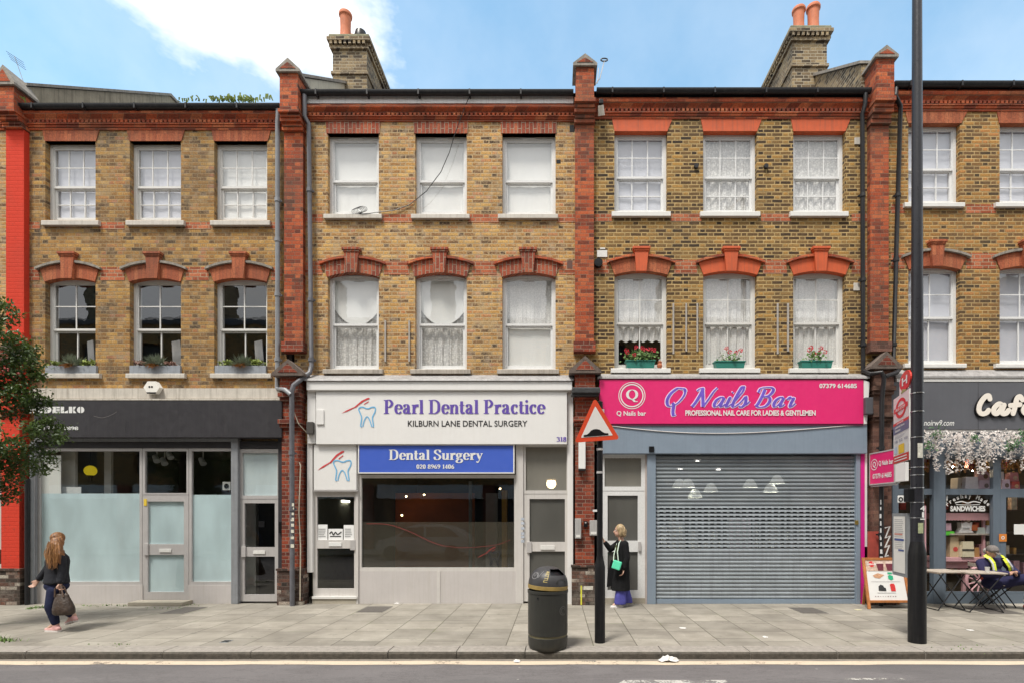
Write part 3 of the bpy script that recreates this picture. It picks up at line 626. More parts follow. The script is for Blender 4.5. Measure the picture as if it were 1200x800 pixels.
def sash(house, xl, xr, yt, yb, ym, ct=3, rt=2, cb=3, rb=2, fm=None, look='blind', sill=None, sillm=None, frame=.06, vent=False, top=.05, ytop=None):
    """sash window in the opening (photo px on the wall plane); look = what hangs behind the glass"""
    fm = fm or WFR; a, b_, c, d = X(xl), X(xr), Z(yb), Z(yt); m_ = Z(ym); f = MB(); y0, y1, y2 = .106, .15, .195
    j = frame
    f.box(a, a+j, y0, y2+.04, c, d); f.box(b_-j, b_, y0, y2+.04, c, d); f.box(a+j, b_-j, y0, y2+.04, d-top, d); f.box(a+j, b_-j, y0, y2+.04, c, c+.055)
    s = .042; ia, ib = a+j, b_-j
    zt, zm = d-top, m_
    f.box(ia, ia+s*.6, y0+.018, y1, zm, zt); f.box(ib-s*.6, ib, y0+.018, y1, zm, zt); f.box(ia, ib, y0+.016, y1, zt-s, zt); f.box(ia, ib, y0+.012, y1, zm-.022, zm+.022)
    f.box(ia, ia+s, y1+.003, y2, c+.055, zm); f.box(ib-s, ib, y1+.003, y2, c+.055, zm); f.box(ia, ib, y1+.002, y2, c+.055, c+.055+.075); f.box(ia, ib, y1+.002, y2, zm-.05, zm-.025)
    for k in range(1, ct):
        x = ia+(ib-ia)*k/ct; f.box(x-.011, x+.011, y0+.024, y1-.006, zm, zt)
    for k in range(1, rt):
        z = zm+(zt-zm)*k/rt; f.box(ia, ib, y0+.026, y1-.008, z-.010, z+.010)
    zl = c+.055
    for k in range(1, cb):
        x = ia+(ib-ia)*k/cb; f.box(x-.011, x+.011, y1+.010, y2-.006, zl, zm)
    for k in range(1, rb):
        z = zl+(zm-zl)*k/rb; f.box(ia, ib, y1+.012, y2-.008, z-.010, z+.010)
    if vent: f.box((a+b_)/2-.14, (a+b_)/2+.14, y0-.012, y0+.002, d-.034, d-.018)
    w = f.build('window', fm, house)
    g = MB(); g.quad((ia, y0+.034, zm), (ib, y0+.034, zm), (ib, y0+.034, zt), (ia, y0+.034, zt)); g.quad((ia, y1+.02, zl), (ib, y1+.02, zl), (ib, y1+.02, zm), (ia, y1+.02, zm)); g.build('pane', GLS, w)
    if sill:
        sx0, sx1, sy0, sy1 = sill; q = MB(); yq = -.07
        q.prismx([(yq, Z(sy1, yq)), (yq, Z(sy0, yq)-.012), (yq+.012, Z(sy0, yq)), (.12, Z(sy0, yq)+.03), (.12, Z(sy1, yq))], X(sx0, yq), X(sx1, yq)); q.build('sill', sillm or SILL, w)
    yc = .212; e = .0
    if look in ('blind', 'lilac'):
        q = MB(); curtain_mesh(q, a-e, b_+e, c-e, d+e, yc, .004, 2); q.build('blind', BLIND if look == 'blind' else BLINDG, w)
    elif look == 'lace':
        q = MB(); curtain_mesh(q, a-e, b_+e, c+.02, d+e, yc, .02, 6); q.build('net_curtain', LACE, w)
    elif look == 'rolled':
        q = MB(); curtain_mesh(q, a-e, b_+e, d-(d-zm)*random.uniform(.5, .8), d+e, yc, .003, 2); q.build('blind', BLINDG, w)
    elif look == 'lacehalf':
        q = MB(); curtain_mesh(q, a-e, b_+e, zm-.36, d+e, yc, .022, 6, .05); q.build('net_curtain', LACE2, w)
    elif look == 'net':
        q = MB(); curtain_mesh(q, a-e, b_+e, c+.12, d+e, yc, .02, 6, .035); q.build('net_curtain', LACE2, w)
    elif look == 'swag':
        q = MB(); curtain_mesh(q, a-e, b_+e, c-e, d+e, yc+.03, .02, 6); q.build('net_curtain', LACE, w)
        q = MB(); n = 24; prev = None
        for i in range(n+1):
            x = a+(b_-a)*i/n; z = zm+.02+.42*abs(2*i/n-1)**2.2; cur = (q.b.verts.new((x, yc-.01, z)), q.b.verts.new((x, yc, d+e)))
            if prev: q.b.faces.new((prev[0], cur[0], cur[1], prev[1]))
            prev = cur
        q.build('blind', BLIND, w)
    elif look == 'halfblind':
        q = MB(); curtain_mesh(q, a-e, b_+e, c-e, zm, yc, .004, 2); q.build('blind', BLIND, w)
        q = MB(); curtain_mesh(q, a-e, b_+e, zm-.1, d+e, yc+.03, .01, 5); q.build('net_curtain', LACE2, w)
    return w
def arcpts(x0, x1, zs, zc, n=12):
    """circular arc through two springings and the crown"""
    h = (x1-x0)/2; s = zc-zs; r = (h*h+s*s)/(2*s); cx, cz = (x0+x1)/2, zc-r; a = math.asin(h/r)
    return [(cx+r*math.sin(-a+2*a*k/n), cz+r*math.cos(-a+2*a*k/n)) for k in range(n+1)]
def arch(house, xl, xr, yspr, ycrown, xo0, xo1, yo, yoc, kx, ky0, ky1, mat, hoodm, keym=None, kw=1.3):
    """segmental brick arch with a projecting hood course and keystone; px on the wall plane"""
    yf = -.02; inn = arcpts(X(xl), X(xr), Z(yspr), Z(ycrown)); outr = arcpts(X(xo0), X(xo1), Z(yo), Z(yoc))
    m = MB(); n = len(inn)
    for k in range(n-1):
        m.quad((inn[k][0], yf, inn[k][1]), (inn[k+1][0], yf, inn[k+1][1]), (outr[k+1][0], yf, outr[k+1][1]), (outr[k][0], yf, outr[k][1]))
        m.quad((inn[k][0], yf, inn[k][1]), (inn[k][0], .104, inn[k][1]), (inn[k+1][0], .104, inn[k+1][1]), (inn[k+1][0], yf, inn[k+1][1]))
    for q, w in ((inn[0], outr[0]), (outr[-1], inn[-1])): m.quad((q[0], yf, q[1]), (w[0], yf, w[1]), (w[0], .0, w[1]), (q[0], .0, q[1]))
    ar = m.build('arch', mat, house)
    h = MB(); t_ = .05
    yh = -.045; o2 = arcpts(X(xo0)-.05, X(xo1)+.05, Z(yo, yh)+.01, Z(yoc, yh)+t_)
    o1 = arcpts(X(xo0)-.05, X(xo1)+.05, Z(yo, yh)-.035, Z(yoc, yh)+.002)
    for k in range(len(o1)-1):
        A, B, C_, D = o1[k], o1[k+1], o2[k+1], o2[k]; y = -.065
        h.quad((A[0], y, A[1]), (B[0], y, B[1]), (C_[0], y, C_[1]), (D[0], y, D[1])); h.quad((D[0], y, D[1]), (C_[0], y, C_[1]), (C_[0], 0, C_[1]), (D[0], 0, D[1])); h.quad((A[0], y, A[1]), (A[0], 0, A[1]), (B[0], 0, B[1]), (B[0], y, B[1]))
    for q, w in ((o1[0], o2[0]), (o2[-1], o1[-1])): h.quad((q[0], -.065, q[1]), (w[0], -.065, w[1]), (w[0], 0, w[1]), (q[0], 0, q[1]))
    h.build('hood_course', hoodm, ar)
    k_ = MB(); c = X(kx); wt, wb = 8.2*K0*kw/1.3, 5.8*K0*kw/1.3
    k0, k1 = Z(ky0, -.09), Z(ky1, -.085); k_.prism([(c-wb, k1), (c+wb, k1), (c+wt, k0), (c-wt, k0)], -.085, .0)
    k_.box(c-wt-.035, c+wt+.035, -.115, .0, k0, k0+.05, .008); k_.box(c-wt-.015, c+wt+.015, -.10, .0, k0-.035, k0-.001, .006)
    k_.build('keystone', keym or mat, ar); return ar
def lintel(house, xt0, xt1, xb0, xb1, yt, yb, mat, soffit=True):
    m = MB(); m.prism([(X(xb0), Z(yb)), (X(xb1), Z(yb)), (X(xt1), Z(yt)), (X(xt0), Z(yt))], -.015, .103); return m.build('lintel', mat, house)
def cornice(house, xl, xr, yt, yb, mat):
    """moulded brick cornice with a dentil row, px at the wall plane"""
    a, b_ = X(xl), X(xr); zt, zb = Z(yt, -.12), Z(yb, -.03); h = zt-zb; z = lambda f: zt-h*f; m = MB()
    m.box(a, b_, -.09, .0, z(0), z(.16)); m.box(a, b_, -.13, .0, z(.165), z(.22), .004)
    m.prismx([(-.02, z(.225)), (-.125, z(.225)), (-.13, z(.26)), (-.118, z(.31)), (-.09, z(.36)), (-.06, z(.42)), (-.05, z(.47)), (-.02, z(.47))], a, b_)
    m.box(a, b_, -.05, .0, z(.475), z(.52)); x = a+.01
    m.box(a, b_, -.022, .0, z(.525), z(.70))
    while x < b_-.05: m.box(x, x+.052, -.075, -.02, z(.535), z(.69)); x += .088
    m.box(a, b_, -.07, .0, z(.705), z(.76)); m.box(a, b_, -.045, .0, z(.765), z(.88)); m.box(a, b_, -.025, .0, z(.885), z(1.0)); return m.build('cornice', mat, house)
def gutter(house, xl, xr, yt, mat=None, fascia=None, yb=None):
    y = -.15; a, b_ = X(xl, y), X(xr, y); z = Z(yt, y); m = MB(); r = .062; pr = [(y+r*math.cos(R(180+180*k/10))*1.0, z-.0+r*1.35*math.sin(R(180+180*k/10))) for k in range(11)]
    pr += [(y+r-.012, z), (y-r+.012, z-.001)]; m.prismx([(q[0]+.0, q[1]) for q in pr], a, b_)
    x = a+.3
    while x < b_-.2: m.box(x, x+.03, y-r-.006, y+.1, z-.1, z+.006); x += 1.02
    g = m.build('gutter', mat or BLKP, house)
    m = MB(); m.box(a, b_, -.085, -.001, Z(yt, -.08)-.20 if yb is None else Z(yb, -.09), z+.02); m.build('fascia_board', fascia or BLKP, house); return g
def pipe(house, pts, r=.042, mat=None, name='downpipe', collars=()):
    m = MB(); m.tube(pts, r, 10)
    for z in collars:
        best = min(range(len(pts)-1), key=lambda i: 0 if min(pts[i][2], pts[i+1][2]) <= z <= max(pts[i][2], pts[i+1][2]) else 1)
        p, q = Vector(pts[best]), Vector(pts[best+1]); f = (z-p.z)/(q.z-p.z) if abs(q.z-p.z) > 1e-6 else 0; c = p.lerp(q, f); m.tube([c-Vector((0, 0, .035)), c+Vector((0, 0, .035))], r*1.28, 10); m.box(c.x-.075, c.x+.075, c.y+.02, c.y+.05, c.z-.015, c.z+.015)
    return m.build(name, mat or BLKP, house, True)
def pier(house, xl, xr, ycap, ycb, yup, ymain, ypl, yped, ybase, mu=None, mm=None, ml=None):
    """brick party pier: gabled cap, corbelled head, long shaft, pedimented bracket, shop pier and plinth (px)"""
    a, b_ = X(xl, -.11), X(xr, -.11); c = (a+b_)/2; w = (b_-a)/2; mu = mu or RED; mm = mm or RED; ml = ml or REDK
    p = MB(); yu = -.30; p.box(a+.003, b_-.003, -.10, .02, Z(ymain, -.11)-.1, Z(ymain, -.11)); sh = MB(); sh.box(a, b_, -.11, .02, Z(ypl, -.11), Z(ymain, -.11)-.002)
    zs, ze = Z(ymain, -.11), Z(yup, yu); n = 5
    for i in range(n):
        f = (i+1)/n; e = .018*(1 if i % 2 == 0 else .2); p.box(a-e, b_+e, -.11-.19*f-e, .02, zs+(ze-zs)*i/n+.001, zs+(ze-zs)*(i+1)/n-.001)
    p.box(a+.01, b_-.01, yu, .12, ze, Z(ycb, yu)); pr = p.build('pier', mu, house); sh.build('shaft', mm, pr)
    q = MB(); zc = Z(ycb, yu); za = Z(ycap, yu); o = .05
    q.prism([(a-o, zc-.05), (b_+o, zc-.05), (b_+o, zc+.0), (c, za), (a-o, zc+.0)], yu-.045, .15); q.build('cap', STONE, pr)
    q = MB(); q.prism([(a+.03, zc+.005), (b_-.03, zc+.005), (c, za-.09)], yu-.052, yu-.04); q.build('gablet', mu, pr)
    # pediment bracket over the shop pier
    q = MB(); yp0, yp1 = yped; zt, zb = Z(yp0, -.3), Z(yp1, -.3)
    q.prism([(c-w-.13, zb), (c+w+.13, zb), (c+w+.13, zb+.05), (c, zt), (c-w-.13, zb+.05)], -.34, .0)
    q.build('pediment', plain('dark weathered sandstone', (.125, .095, .078), .9, .35, 9, bump=.6, bscale=40, streak=.5, grime=(.05, .04, .035)), pr)
    q = MB(); q.prism([(c-w+.0, zb+.062), (c+w-.0, zb+.062), (c, zt-.085)], -.348, -.335); q.build('tympanum', REDK, pr)
    q = MB(); q.box(a-.03, b_+.03, -.17, .02, Z(ypl, -.14), Z(ypl, -.14)+.2); q.box(a-.012, b_+.012, -.25, .02, zb-.32, zb-.002); q.box(a+.0, b_-.0, -.20, .02, Z(ybase, -.2), zb-.32)
    for zz in (zb-.32, zb-.85): q.box(a-.04, b_+.04, -.29, .0, zz-.09, zz, .01); q.box(a-.02, b_+.02, -.25, .0, zz-.16, zz-.092, .01)
    q.build('shop_pier', ml, pr)
    q = MB(); q.box(a-.07, b_+.06, -.25, .02, -.02, Z(ybase, -.24)); q.box(a-.085, b_+.075, -.27, .02, Z(ybase, -.24), Z(ybase, -.24)+.04); q.build('plinth', DKBR, pr); return pr
def upstand(house, xc, half, y0, z0, y1, z1, mat, cop=None):
    q = MB(); q.prismx([(y0, 8.5), (y0, z0), (y1, z1), (y1+1.6, z1), (y1+1.6, 8.5)], xc-half, xc+half); w = q.build('party_wall', mat, house)
    q = MB(); s = (z1-z0)/(y1-y0); q.prismx([(y0-.03, z0+.002), (y0-.03, z0+.06), (y1, z1+.07), (y1+1.6, z1+.07), (y1+1.6, z1+.002), (y1, z1+.002)], xc-half-.05, xc+half+.05); q.build('coping', cop or STONE, w)
def chimney(house, x0, x1, y0, y1, ztop, pots):
    q = MB(); H = ztop; q.box(x0, x1, y0, y1, 10.0, H-.34)
    for i, (za, zb, e) in enumerate(((H-.95, H-.88, .035), (H-.34, H-.26, .05), (H-.17, H-.09, .11))): q.box(x0-e, x1+e, y0-e, y1+e, za, zb-.001)
    q.box(x0+.0, x1-.0, y0, y1, H-.26, H-.17)
    x = x0-.04
    while x < x1+.03: q.box(x, x+.06, y0-.10, y0+.02, H-.258, H-.172); x += .115
    for sx in (x0-.09, x1-.02):
        y = y0-.02
        while y < y1: q.box(sx, sx+.11, y, y+.06, H-.257, H-.173); y += .115
    c = q.build('chimney', CHIM, house)
    q = MB(); q.box(x0-.08, x1+.08, y0-.08, y1+.08, H-.09, H-.0, .03); q.build('flaunching', plain('mossy mortar', (.20, .19, .12), .95, .4, 7, bump=.8), c)
    for (px_, py_, h, r, kind) in pots:
        q = MB()
        if kind == 'pot': q.lathe([(r*1.0, -.05), (r*1.05, h*.1), (r*.92, h*.15), (r*.86, h*.55), (r*.92, h*.86), (r*1.1, h*.9), (r*1.12, h*.96), (r*1.02, h), (r*.8, h), (r*.78, h*.5)], (px_, py_, H), 20, close=False)
        else: q.lathe([(r*.5, -.05), (r*.5, h*.4), (r, h*.42), (r, h*.6), (r*.8, h*.9), (r*.3, h), (0.001, h)], (px_, py_, H), 16, close=False)
        q.build('chimney_pot', TERRA if kind == 'pot' else BLACK, c, True)
    return c
def shell(house, xl, xr, zt=9.0):
    """rear wall and party walls so that the house is closed behind its front"""
    m = MB(); m.box(xl, xr, 5.4, 5.5, 0, zt); m.box(xl, xl+.05, .03, 5.4, 0, zt); m.box(xr-.05, xr, .03, 5.4, 0, zt); return m.build('rear_wall', INTD, house)
def room(house, xl, xr, y0, y1, z0, z1, mat, name='interior', back=None):
    m = MB(); a, b_ = xl, xr
    m.quad((a, y0, z0), (b_, y0, z0), (b_, y1, z0), (a, y1, z0)); m.quad((a, y0, z1), (a, y1, z1), (b_, y1, z1), (b_, y0, z1)); m.quad((a, y0, z0), (a, y1, z0), (a, y1, z1), (a, y0, z1)); m.quad((b_, y0, z0), (b_, y0, z1), (b_, y1, z1), (b_, y1, z0)); m.quad((a, y1, z0), (b_, y1, z0), (b_, y1, z1), (a, y1, z1))
    return m.build(name, mat, house)
def roof(house, xl, xr, zg):
    m = MB(); m.prismx([(.0, zg-.25), (.0, zg-.02), (4.4, zg+3.1), (8.8, zg-.02), (8.8, zg-.25)], X(xl), X(xr)); return m.build('roof', SLATE, house)
def framed(house, name, xl, xr, yt, yb, g, mat, y=-.04, dep=.06, w=None, sheet=None, sheetname='pane', extra=None, film_y=None, film=None):
    """glazed light: frame outside xl..xr/yt..yb px, glass rectangles g=[(x0,x1,y0,y1,mat)]"""
    m = MB(); a, b_, c, d = X(xl, y), X(xr, y), Z(yb, y), Z(yt, y); ops = [(X(q[0], y), X(q[1], y), Z(q[3], y), Z(q[2], y)) for q in g]
    wall_mesh(m, a, b_, c, d, ops, y, y+dep); m.quad((a, y, c), (a, y, d), (a, y+dep, d), (a, y+dep, c)); m.quad((b_, y, c), (b_, y+dep, c), (b_, y+dep, d), (b_, y, d)); m.quad((a, y, d), (b_, y, d), (b_, y+dep, d), (a, y+dep, d))
    o = m.build(name, mat, house)
    for q, op in zip(g, ops):
        p = MB(); p.quad((op[0], y+dep*.6, op[2]), (op[1], y+dep*.6, op[2]), (op[1], y+dep*.6, op[3]), (op[0], y+dep*.6, op[3])); p.build('pane', q[4], o)
        if len(q) > 5:
            zf = Z(q[5], y); p = MB(); p.quad((op[0], y+dep*.6+.006, op[2]), (op[1], y+dep*.6+.006, op[2]), (op[1], y+dep*.6+.006, zf), (op[0], y+dep*.6+.006, zf)); p.build('frosted_film', q[6], o)
    return o
def door_bits(door, lx0, lx1, ly0, ly1, hx0, hx1, hy0, hy1, y=-.04, lmat=None):
    m = MB(); m.box(X(lx0, y), X(lx1, y), y-.015, y, Z(ly1, y), Z(ly0, y), .004); m.build('letterbox', lmat or SILLW, door)
    m = MB(); m.box(X(hx0, y), X(hx1, y), y-.03, y, Z(hy1, y), Z(hy0, y), .006); m.build('handle', ALU, door)
# ------------------------------------------------------------------ the terrace
# house at the far left edge of the view, beyond the red painted pier
h0 = thing('terraced_house', 'sliver of yellow brick house left of the red painted pier, grey at street level', 'house', (X(-60), 0, 0))
m = MB(); wall_mesh(m, X(-420), X(8), 2.6, Z(120), [(X(-120), X(-62), Z(258), Z(165)), (X(-225), X(-167), Z(258), Z(165)), (X(-120), X(-62), Z(430), Z(326)), (X(-225), X(-167), Z(430), Z(326))]); m.build('wall', BR2, h0)
for xl in (-120, -225):
    sash(h0, xl, xl+58, 165, 258, 212, look='blind', sill=(xl-4, xl+62, 258, 263)); sash(h0, xl, xl+58, 326, 430, 376, 2, 2, 2, 1, look='net', sill=(xl-4, xl+62, 437, 442))
m = MB(); m.box(X(-420), X(8), -.06, .02, 0, 2.6); m.build('shop_wall', plain('grey render', (.48, .48, .48), .8, .12, 3, streak=.3), h0)
cornice(h0, -420, 6, 128, 152, REDC); gutter(h0, -420, 6, 121); roof(h0, -420, 8, Z(121)); room(h0, X(-420), X(6), .26, 3.6, 2.7, Z(122), INT)
m = MB(); m.box(X(-60), X(3), -.14, -.06, Z(560), Z(548)); m.box(X(0, -.1), X(4, -.1), -.17, -.06, Z(660, -.1), Z(643, -.1), .01); m.build('wall_box', plain('grey meter box', (.2, .2, .2), .6), h0)

# --- house one: dark fascia shop with frosted windows
h1 = thing('terraced_house', 'brown brick house with grey planters over the shop with frosted windows and charcoal fascia', 'house', (X(180), 0, 0))
WX1 = [(53, 112), (152, 212), (251, 313)]; zg = Z(122)
m = MB(); ops = [(X(a), X(b), Z(258), Z(166)) for a, b in WX1] + [(X(a), X(b), Z(437), Z(326)) for a, b in WX1]
wall_mesh(m, X(24), X(336), Z(520), Z(124), ops); m.build('wall', BR1, h1)
for i, (a, b) in enumerate(WX1):
    sash(h1, a, b, 166, 258, 215.5, look=('lilac', 'lilac', 'blind')[i], sill=(a-5, b+3, 258, 263.5))
    lintel(h1, a-3, b+5, a, b+1, 152.5, 166, SOLD1)
    sash(h1, a, b, 326, 437, 384, 2, 2, 2, 1, look='dark', sill=(a-5, b+4, 437, 442))
    arch(h1, a, b, 330.5, 326, a-6, b+5, 314, 308, (a+b)/2, 298, 326, SOLD1, STONE)
m = MB()
for a, b in ((27, 47), (117, 146), (217, 247), (317, 331)): m.box(X(a), X(b), -.005, .0, Z(269), Z(261))
for a, b in ((27, 46.5), (118, 146), (218, 245), (318, 331)): m.box(X(a), X(b), -.005, .0, Z(329), Z(313.5))
m.split('string_course', REDS, h1)
cornice(h1, 27, 333, 127, 152, REDC); gutter(h1, 22, 329, 123.5, yb=128); roof(h1, 24, 340, zg)
m = MB()
random.seed(3)
for i in range(150):
    f = random.random(); x = X(22+f*310); x = x if (f > .62 or f < .06) else X(250+f*85); z = zg-.05; hh = random.uniform(.03, .10)*(1.2 if f > .8 or f < .05 else .7); dx_ = random.uniform(-.05, .05); y = random.uniform(-.2, -.08)
    m.quad((x-.012, y, z), (x+.012, y, z), (x+dx_+.018, y-.02, z+hh), (x+dx_-.018, y-.02, z+hh))
m.build('gutter_weed', plain('gutter weed', (.26, .34, .08), .8, .4, 9), h1)['kind'] = 'stuff'
pier(h1, 7, 28, 78, 98, 128, 152, 402, (404, 424), 668, RED, REDP, REDP)
upstand(h1, X(18), .16, .05, Z(102, .05), 4.0, 13.48, plain('grey brown rendered parapet', (.30, .26, .19), .95, .3, 4, streak=.6, bump=.5, grime=(.09, .075, .05)))
yp = -.13; m = pipe(h1, [(X(326, yp), -.13, Z(126, yp)), (X(326, yp), -.13, Z(134, yp)), (X(325, -.1), -.09, Z(146, -.1)), (X(325, -.1), -.09, Z(437, -.1)), (X(325.5, -.1), -.12, Z(455, -.1)), (X(335, -.33), -.36, Z(457, -.3)), (X(341, -.38), -.38, Z(462, -.38))], .045, GRYP, collars=(8.1, 6.2, 4.9, 7.3))
room(h1, X(26), X(333), .26, 3.6, Z(285), zg-.1, plain('shaded upstairs room', (.34, .34, .36), .9)); room(h1, X(26), X(333), .26, 3.6, Z(456), Z(290), INTD)
room(h1, X(34), X(331), .14, 4.2, .01, Z(514), INT)
m = MB(); m.box(X(41, -.1), X(332, -.1), -.16, .0, Z(467, -.12), Z(455, -.12), .006); m.box(X(41, -.2), X(331, -.2), -.24, .0, Z(469, -.2), Z(467.2, -.2), .004); m.build('fascia_cornice', plain('weathered cream cornice', (.52, .48, .42), .8, .15, 6, streak=.6, grime=(.2, .17, .13)), h1)
m = MB(); m.box(X(40, -.1), X(272, -.1), -.10, .02, Z(516.5, -.1), Z(512, -.1)); m.box(X(272, -.08), X(280, -.08), -.12, .04, .0, Z(513, -.1), .01); m.box(X(37, -.06), X(43, -.06), -.08, .04, 0, Z(517, -.06), .01); m.build('shopfront_trim', GRYP, h1)
m = MB(); m.box(X(42, -.05), X(329, -.05), -.055, .03, Z(524.5, -.05), Z(516.5, -.05)); m.build('shutter_housing', CHAR, h1)
framed(h1, 'shop_window', 43, 166.5, 524.5, 685, [(46.5, 163.5, 528, 681, GLSD, 577.5, FROST)], ALU)
framed(h1, 'fanlight', 167, 221, 524.5, 579, [(169.8, 218.5, 528, 577, GLSD)], ALU)
d = framed(h1, 'door', 167, 221, 579.3, 703, [(173, 215.5, 587, 637, GLSD, 587, FROST), (173, 215.5, 649.5, 693, GLSD, 649.5, FROST)], ALU, y=-.035)
door_bits(d, 187, 201, 642.5, 646.5, 169.5, 174.5, 636, 650, -.036); m = MB(); m.box(X(168.6, -.04), X(172, -.04), -.045, -.035, Z(592, -.04), Z(584, -.04)); m.split('sticker', plain('yellow sticker', (.7, .5, .05)), d)
framed(h1, 'shop_window', 221.5, 272, 524.5, 685, [(224.5, 271, 528, 681, GLSD, 579, FROST)], ALU)
framed(h1, 'fanlight', 280.3, 327, 525.5, 584, [(284, 325, 530, 580, GLSD, 530, FROSTW)], ALU)
d = framed(h1, 'door', 280.3, 327, 584.2, 704, [(286.5, 322, 589, 640.5, GLST), (286.5, 322, 651.5, 696, GLST)], ALU, y=-.035)
door_bits(d, 297, 311, 644.5, 648.5, 283.5, 288.5, 639, 652, -.036); m = MB(); m.box(X(302, -.05), X(309, -.05), -.02, -.012, Z(617, -.05), Z(610, -.05)); m.build('notice', BLACK, d)
m = MB(); m.box(X(43, -.05), X(167, -.05), -.05, .02, .0, Z(685, -.05)); m.box(X(221, -.05), X(272, -.05), -.05, .02, .0, Z(685, -.05)); m.split('stall_riser', RISER, h1)
m = MB(); m.box(X(157, -.2), X(220, -.2), -.36, -.05, .0, .075, .012); m.build('doorstep', CONC, h1)
m = MB(); m.box(X(327.5, -.05), X(332, -.05), -.10, .02, 0, Z(470, -.05)); m.build('end_trim', CHAR, h1)
m = MB(); m.box(X(327, -.12), X(331.6, -.12), -.15, -.10, Z(624, -.12), Z(610.5, -.12), .006); m.build('intercom', BLACK, h1)
pipe(h1, [(X(32, -.2), -.2, 0.0), (X(32, -.2), -.2, Z(560, -.2))], .04, BLKP); pipe(h1, [(X(36, -.16), -.14, 0.0), (X(36, -.16), -.14, Z(520, -.14))], .03, GRYP)
for px_, k in ((203, 8), (300, 7), (104, 5)):
    m = MB(); m.prism([(X(px_, .4), Z(437, .4)), (X(px_+k+3, .4), Z(437, .4)), (X(px_+k, .4), Z(398, .4)), (X(px_-2, .4), Z(400, .4))], .40, .43); m.build('leaning_frame', plain('pale leaning picture frame', (.42, .42, .42), .6), h1)
# furniture and lamps seen over the frosting
m = MB(); m.box(X(71, .22), X(88, .22), .22, .28, 0, Z(517)); m.box(X(122, .5), X(130, .5), .5, .56, 0, Z(517)); m.box(X(253), X(270), .9, 1.0, 0, Z(517)); m.split('partition', INTW, h1)
m = MB(); m.box(X(46.6, .0), X(71, .0), .005, .02, Z(681, 0), Z(533, 0)); m.build('white_blind', plain('white translucent blind', (.80, .79, .76), .8, .04, 2), h1)
m = MB(); m.box(X(90), X(240), 3.6, 3.7, .0, 2.2); m.build('panelling', plain('brown panelling', (.12, .085, .055), .6, .3, 3), h1)
t_ = thing('pendant_lamp', 'yellow balloon shaped lamp hanging inside the frosted shop window', 'lamp', (X(106, .8), .8, Z(552, .8)))
m = MB(); m.ball((X(106, .8), .8, Z(551, .8)), (.115, .115, .115), 18, 12); m.build('lamp_shade', plain('yellow lamp shade', (.80, .60, .02), .4, .05, emit=.25), t_, True)
m = MB(); m.lathe([(.07, -.1), (.03, -.17), (.03, -.22)], (X(106, .8), .8, Z(551, .8)), 12); m.build('lamp_holder', BLACK, t_); m = MB(); m.tube([(X(106, .8), .8, Z(551, .8)+.1), (X(106, .8), .8, Z(515))], .006, 5); m.build('flex', BLACK, t_)
for i, (px_, py_) in enumerate(((128, 537), (184, 537), (193, 540), (200, 533), (238, 540), (72, 538))):
    y = .9; t_ = thing('track_spotlight', ('white ceiling spotlight in the shop window right of the yellow lamp', 'white ceiling spotlight behind the frosted door transom, left one', 'small white spotlight low behind the door transom', 'white ceiling spotlight behind the door transom, right one', 'white ceiling spotlight behind the narrow frosted pane', 'white ceiling spotlight left of the yellow lamp')[i], 'spotlight', (X(px_, y), y, Z(515)), 'spotlights in the frosted shop')
    m = MB(); c = Vector((X(px_, y), y, Z(py_, y))); m.tube([c+Vector((-.05, 0, .06)), c+Vector((.05, -.06, -.06))], [.05, .065], 12); m.build('lamp_head', plain('white spot enamel', (.75, .75, .73), .4), t_, True)
    m = MB(); m.tube([c, (c.x, c.y, Z(515))], .012, 6); m.build('stem', INTW, t_)
m = MB(); m.box(X(60, .1), X(96, .1), .08, .09, Z(577.5, .1), Z(570, .1)); m.build('poster', plain('white poster', (.75, .75, .74), .6), h1)
m = MB(); m.box(X(262, .2), X(271.5, .2), .16, .2, Z(574, .2), Z(564, .2), .01); o_ = m.build('notice', TXTW, h1); m = MB(); disc(m, Frame((0, .155, 0)), X(267, .2), Z(569, .2), .05); m.build('fan', BLACK, o_)

# --- house two: the dental practice
h2 = thing('terraced_house', 'yellow brick house with white blinds above the white fronted dental practice', 'house', (X(515), 0, 0))
WX2 = [(384, 444), (486.5, 547), (588.5, 651)]; zg = Z(108)
m = MB(); ops = [(X(a), X(b), Z(251), Z(157)) for a, b in WX2] + [(X(a), X(b), Z(433), Z(320)) for a, b in WX2]
wall_mesh(m, X(345), X(684), Z(520), Z(110), ops); m.build('wall', BR2, h2)
for i, (a, b) in enumerate(WX2):
    sash(h2, a, b, 157, 251, 208.5, 1, 1, 1, 1, UPVC, 'blind', (a-5, b+3, 250.5, 255.5), vent=True)
    lintel(h2, a-2, b+2, a-1, b+1, 142.5, 157, SOLD)
    sash(h2, a, b, 320, 433, 378, 1, 1, 1, 1, UPVC, ('swag', 'swag', 'halfblind')[i], (a-6, b+4, 432, 437), plain('stained stone sill', (.38, .34, .29), .8, .2, 7, streak=.6, grime=(.13, .11, .09)), vent=True)
    arch(h2, a-.5, b, 325, 320, a-6, b+5.5, 308, 302.5, (a+b)/2-.8, 293, 319, SOLD, REDC, kw=1.35)
m = MB()
for a, b in ((357, 378), (447, 483), (549, 585), (653, 675)): m.box(X(a), X(b), -.005, .0, Z(261), Z(251.5))
for a, b in ((357, 378), (450, 480), (553, 582), (655, 675)): m.box(X(a), X(b), -.005, .0, Z(322), Z(306))
m.split('string_course', REDS, h2)
cornice(h2, 358, 673, 121, 142, REDC); gutter(h2, 353, 672, 107.5, fascia=plain('white fascia board', (.78, .77, .75), .5, .05, 3, streak=.35), yb=121); roof(h2, 340, 686, zg)
pier(h2, 333, 355, 70, 83, 128, 155, 412, (421, 440), 668)
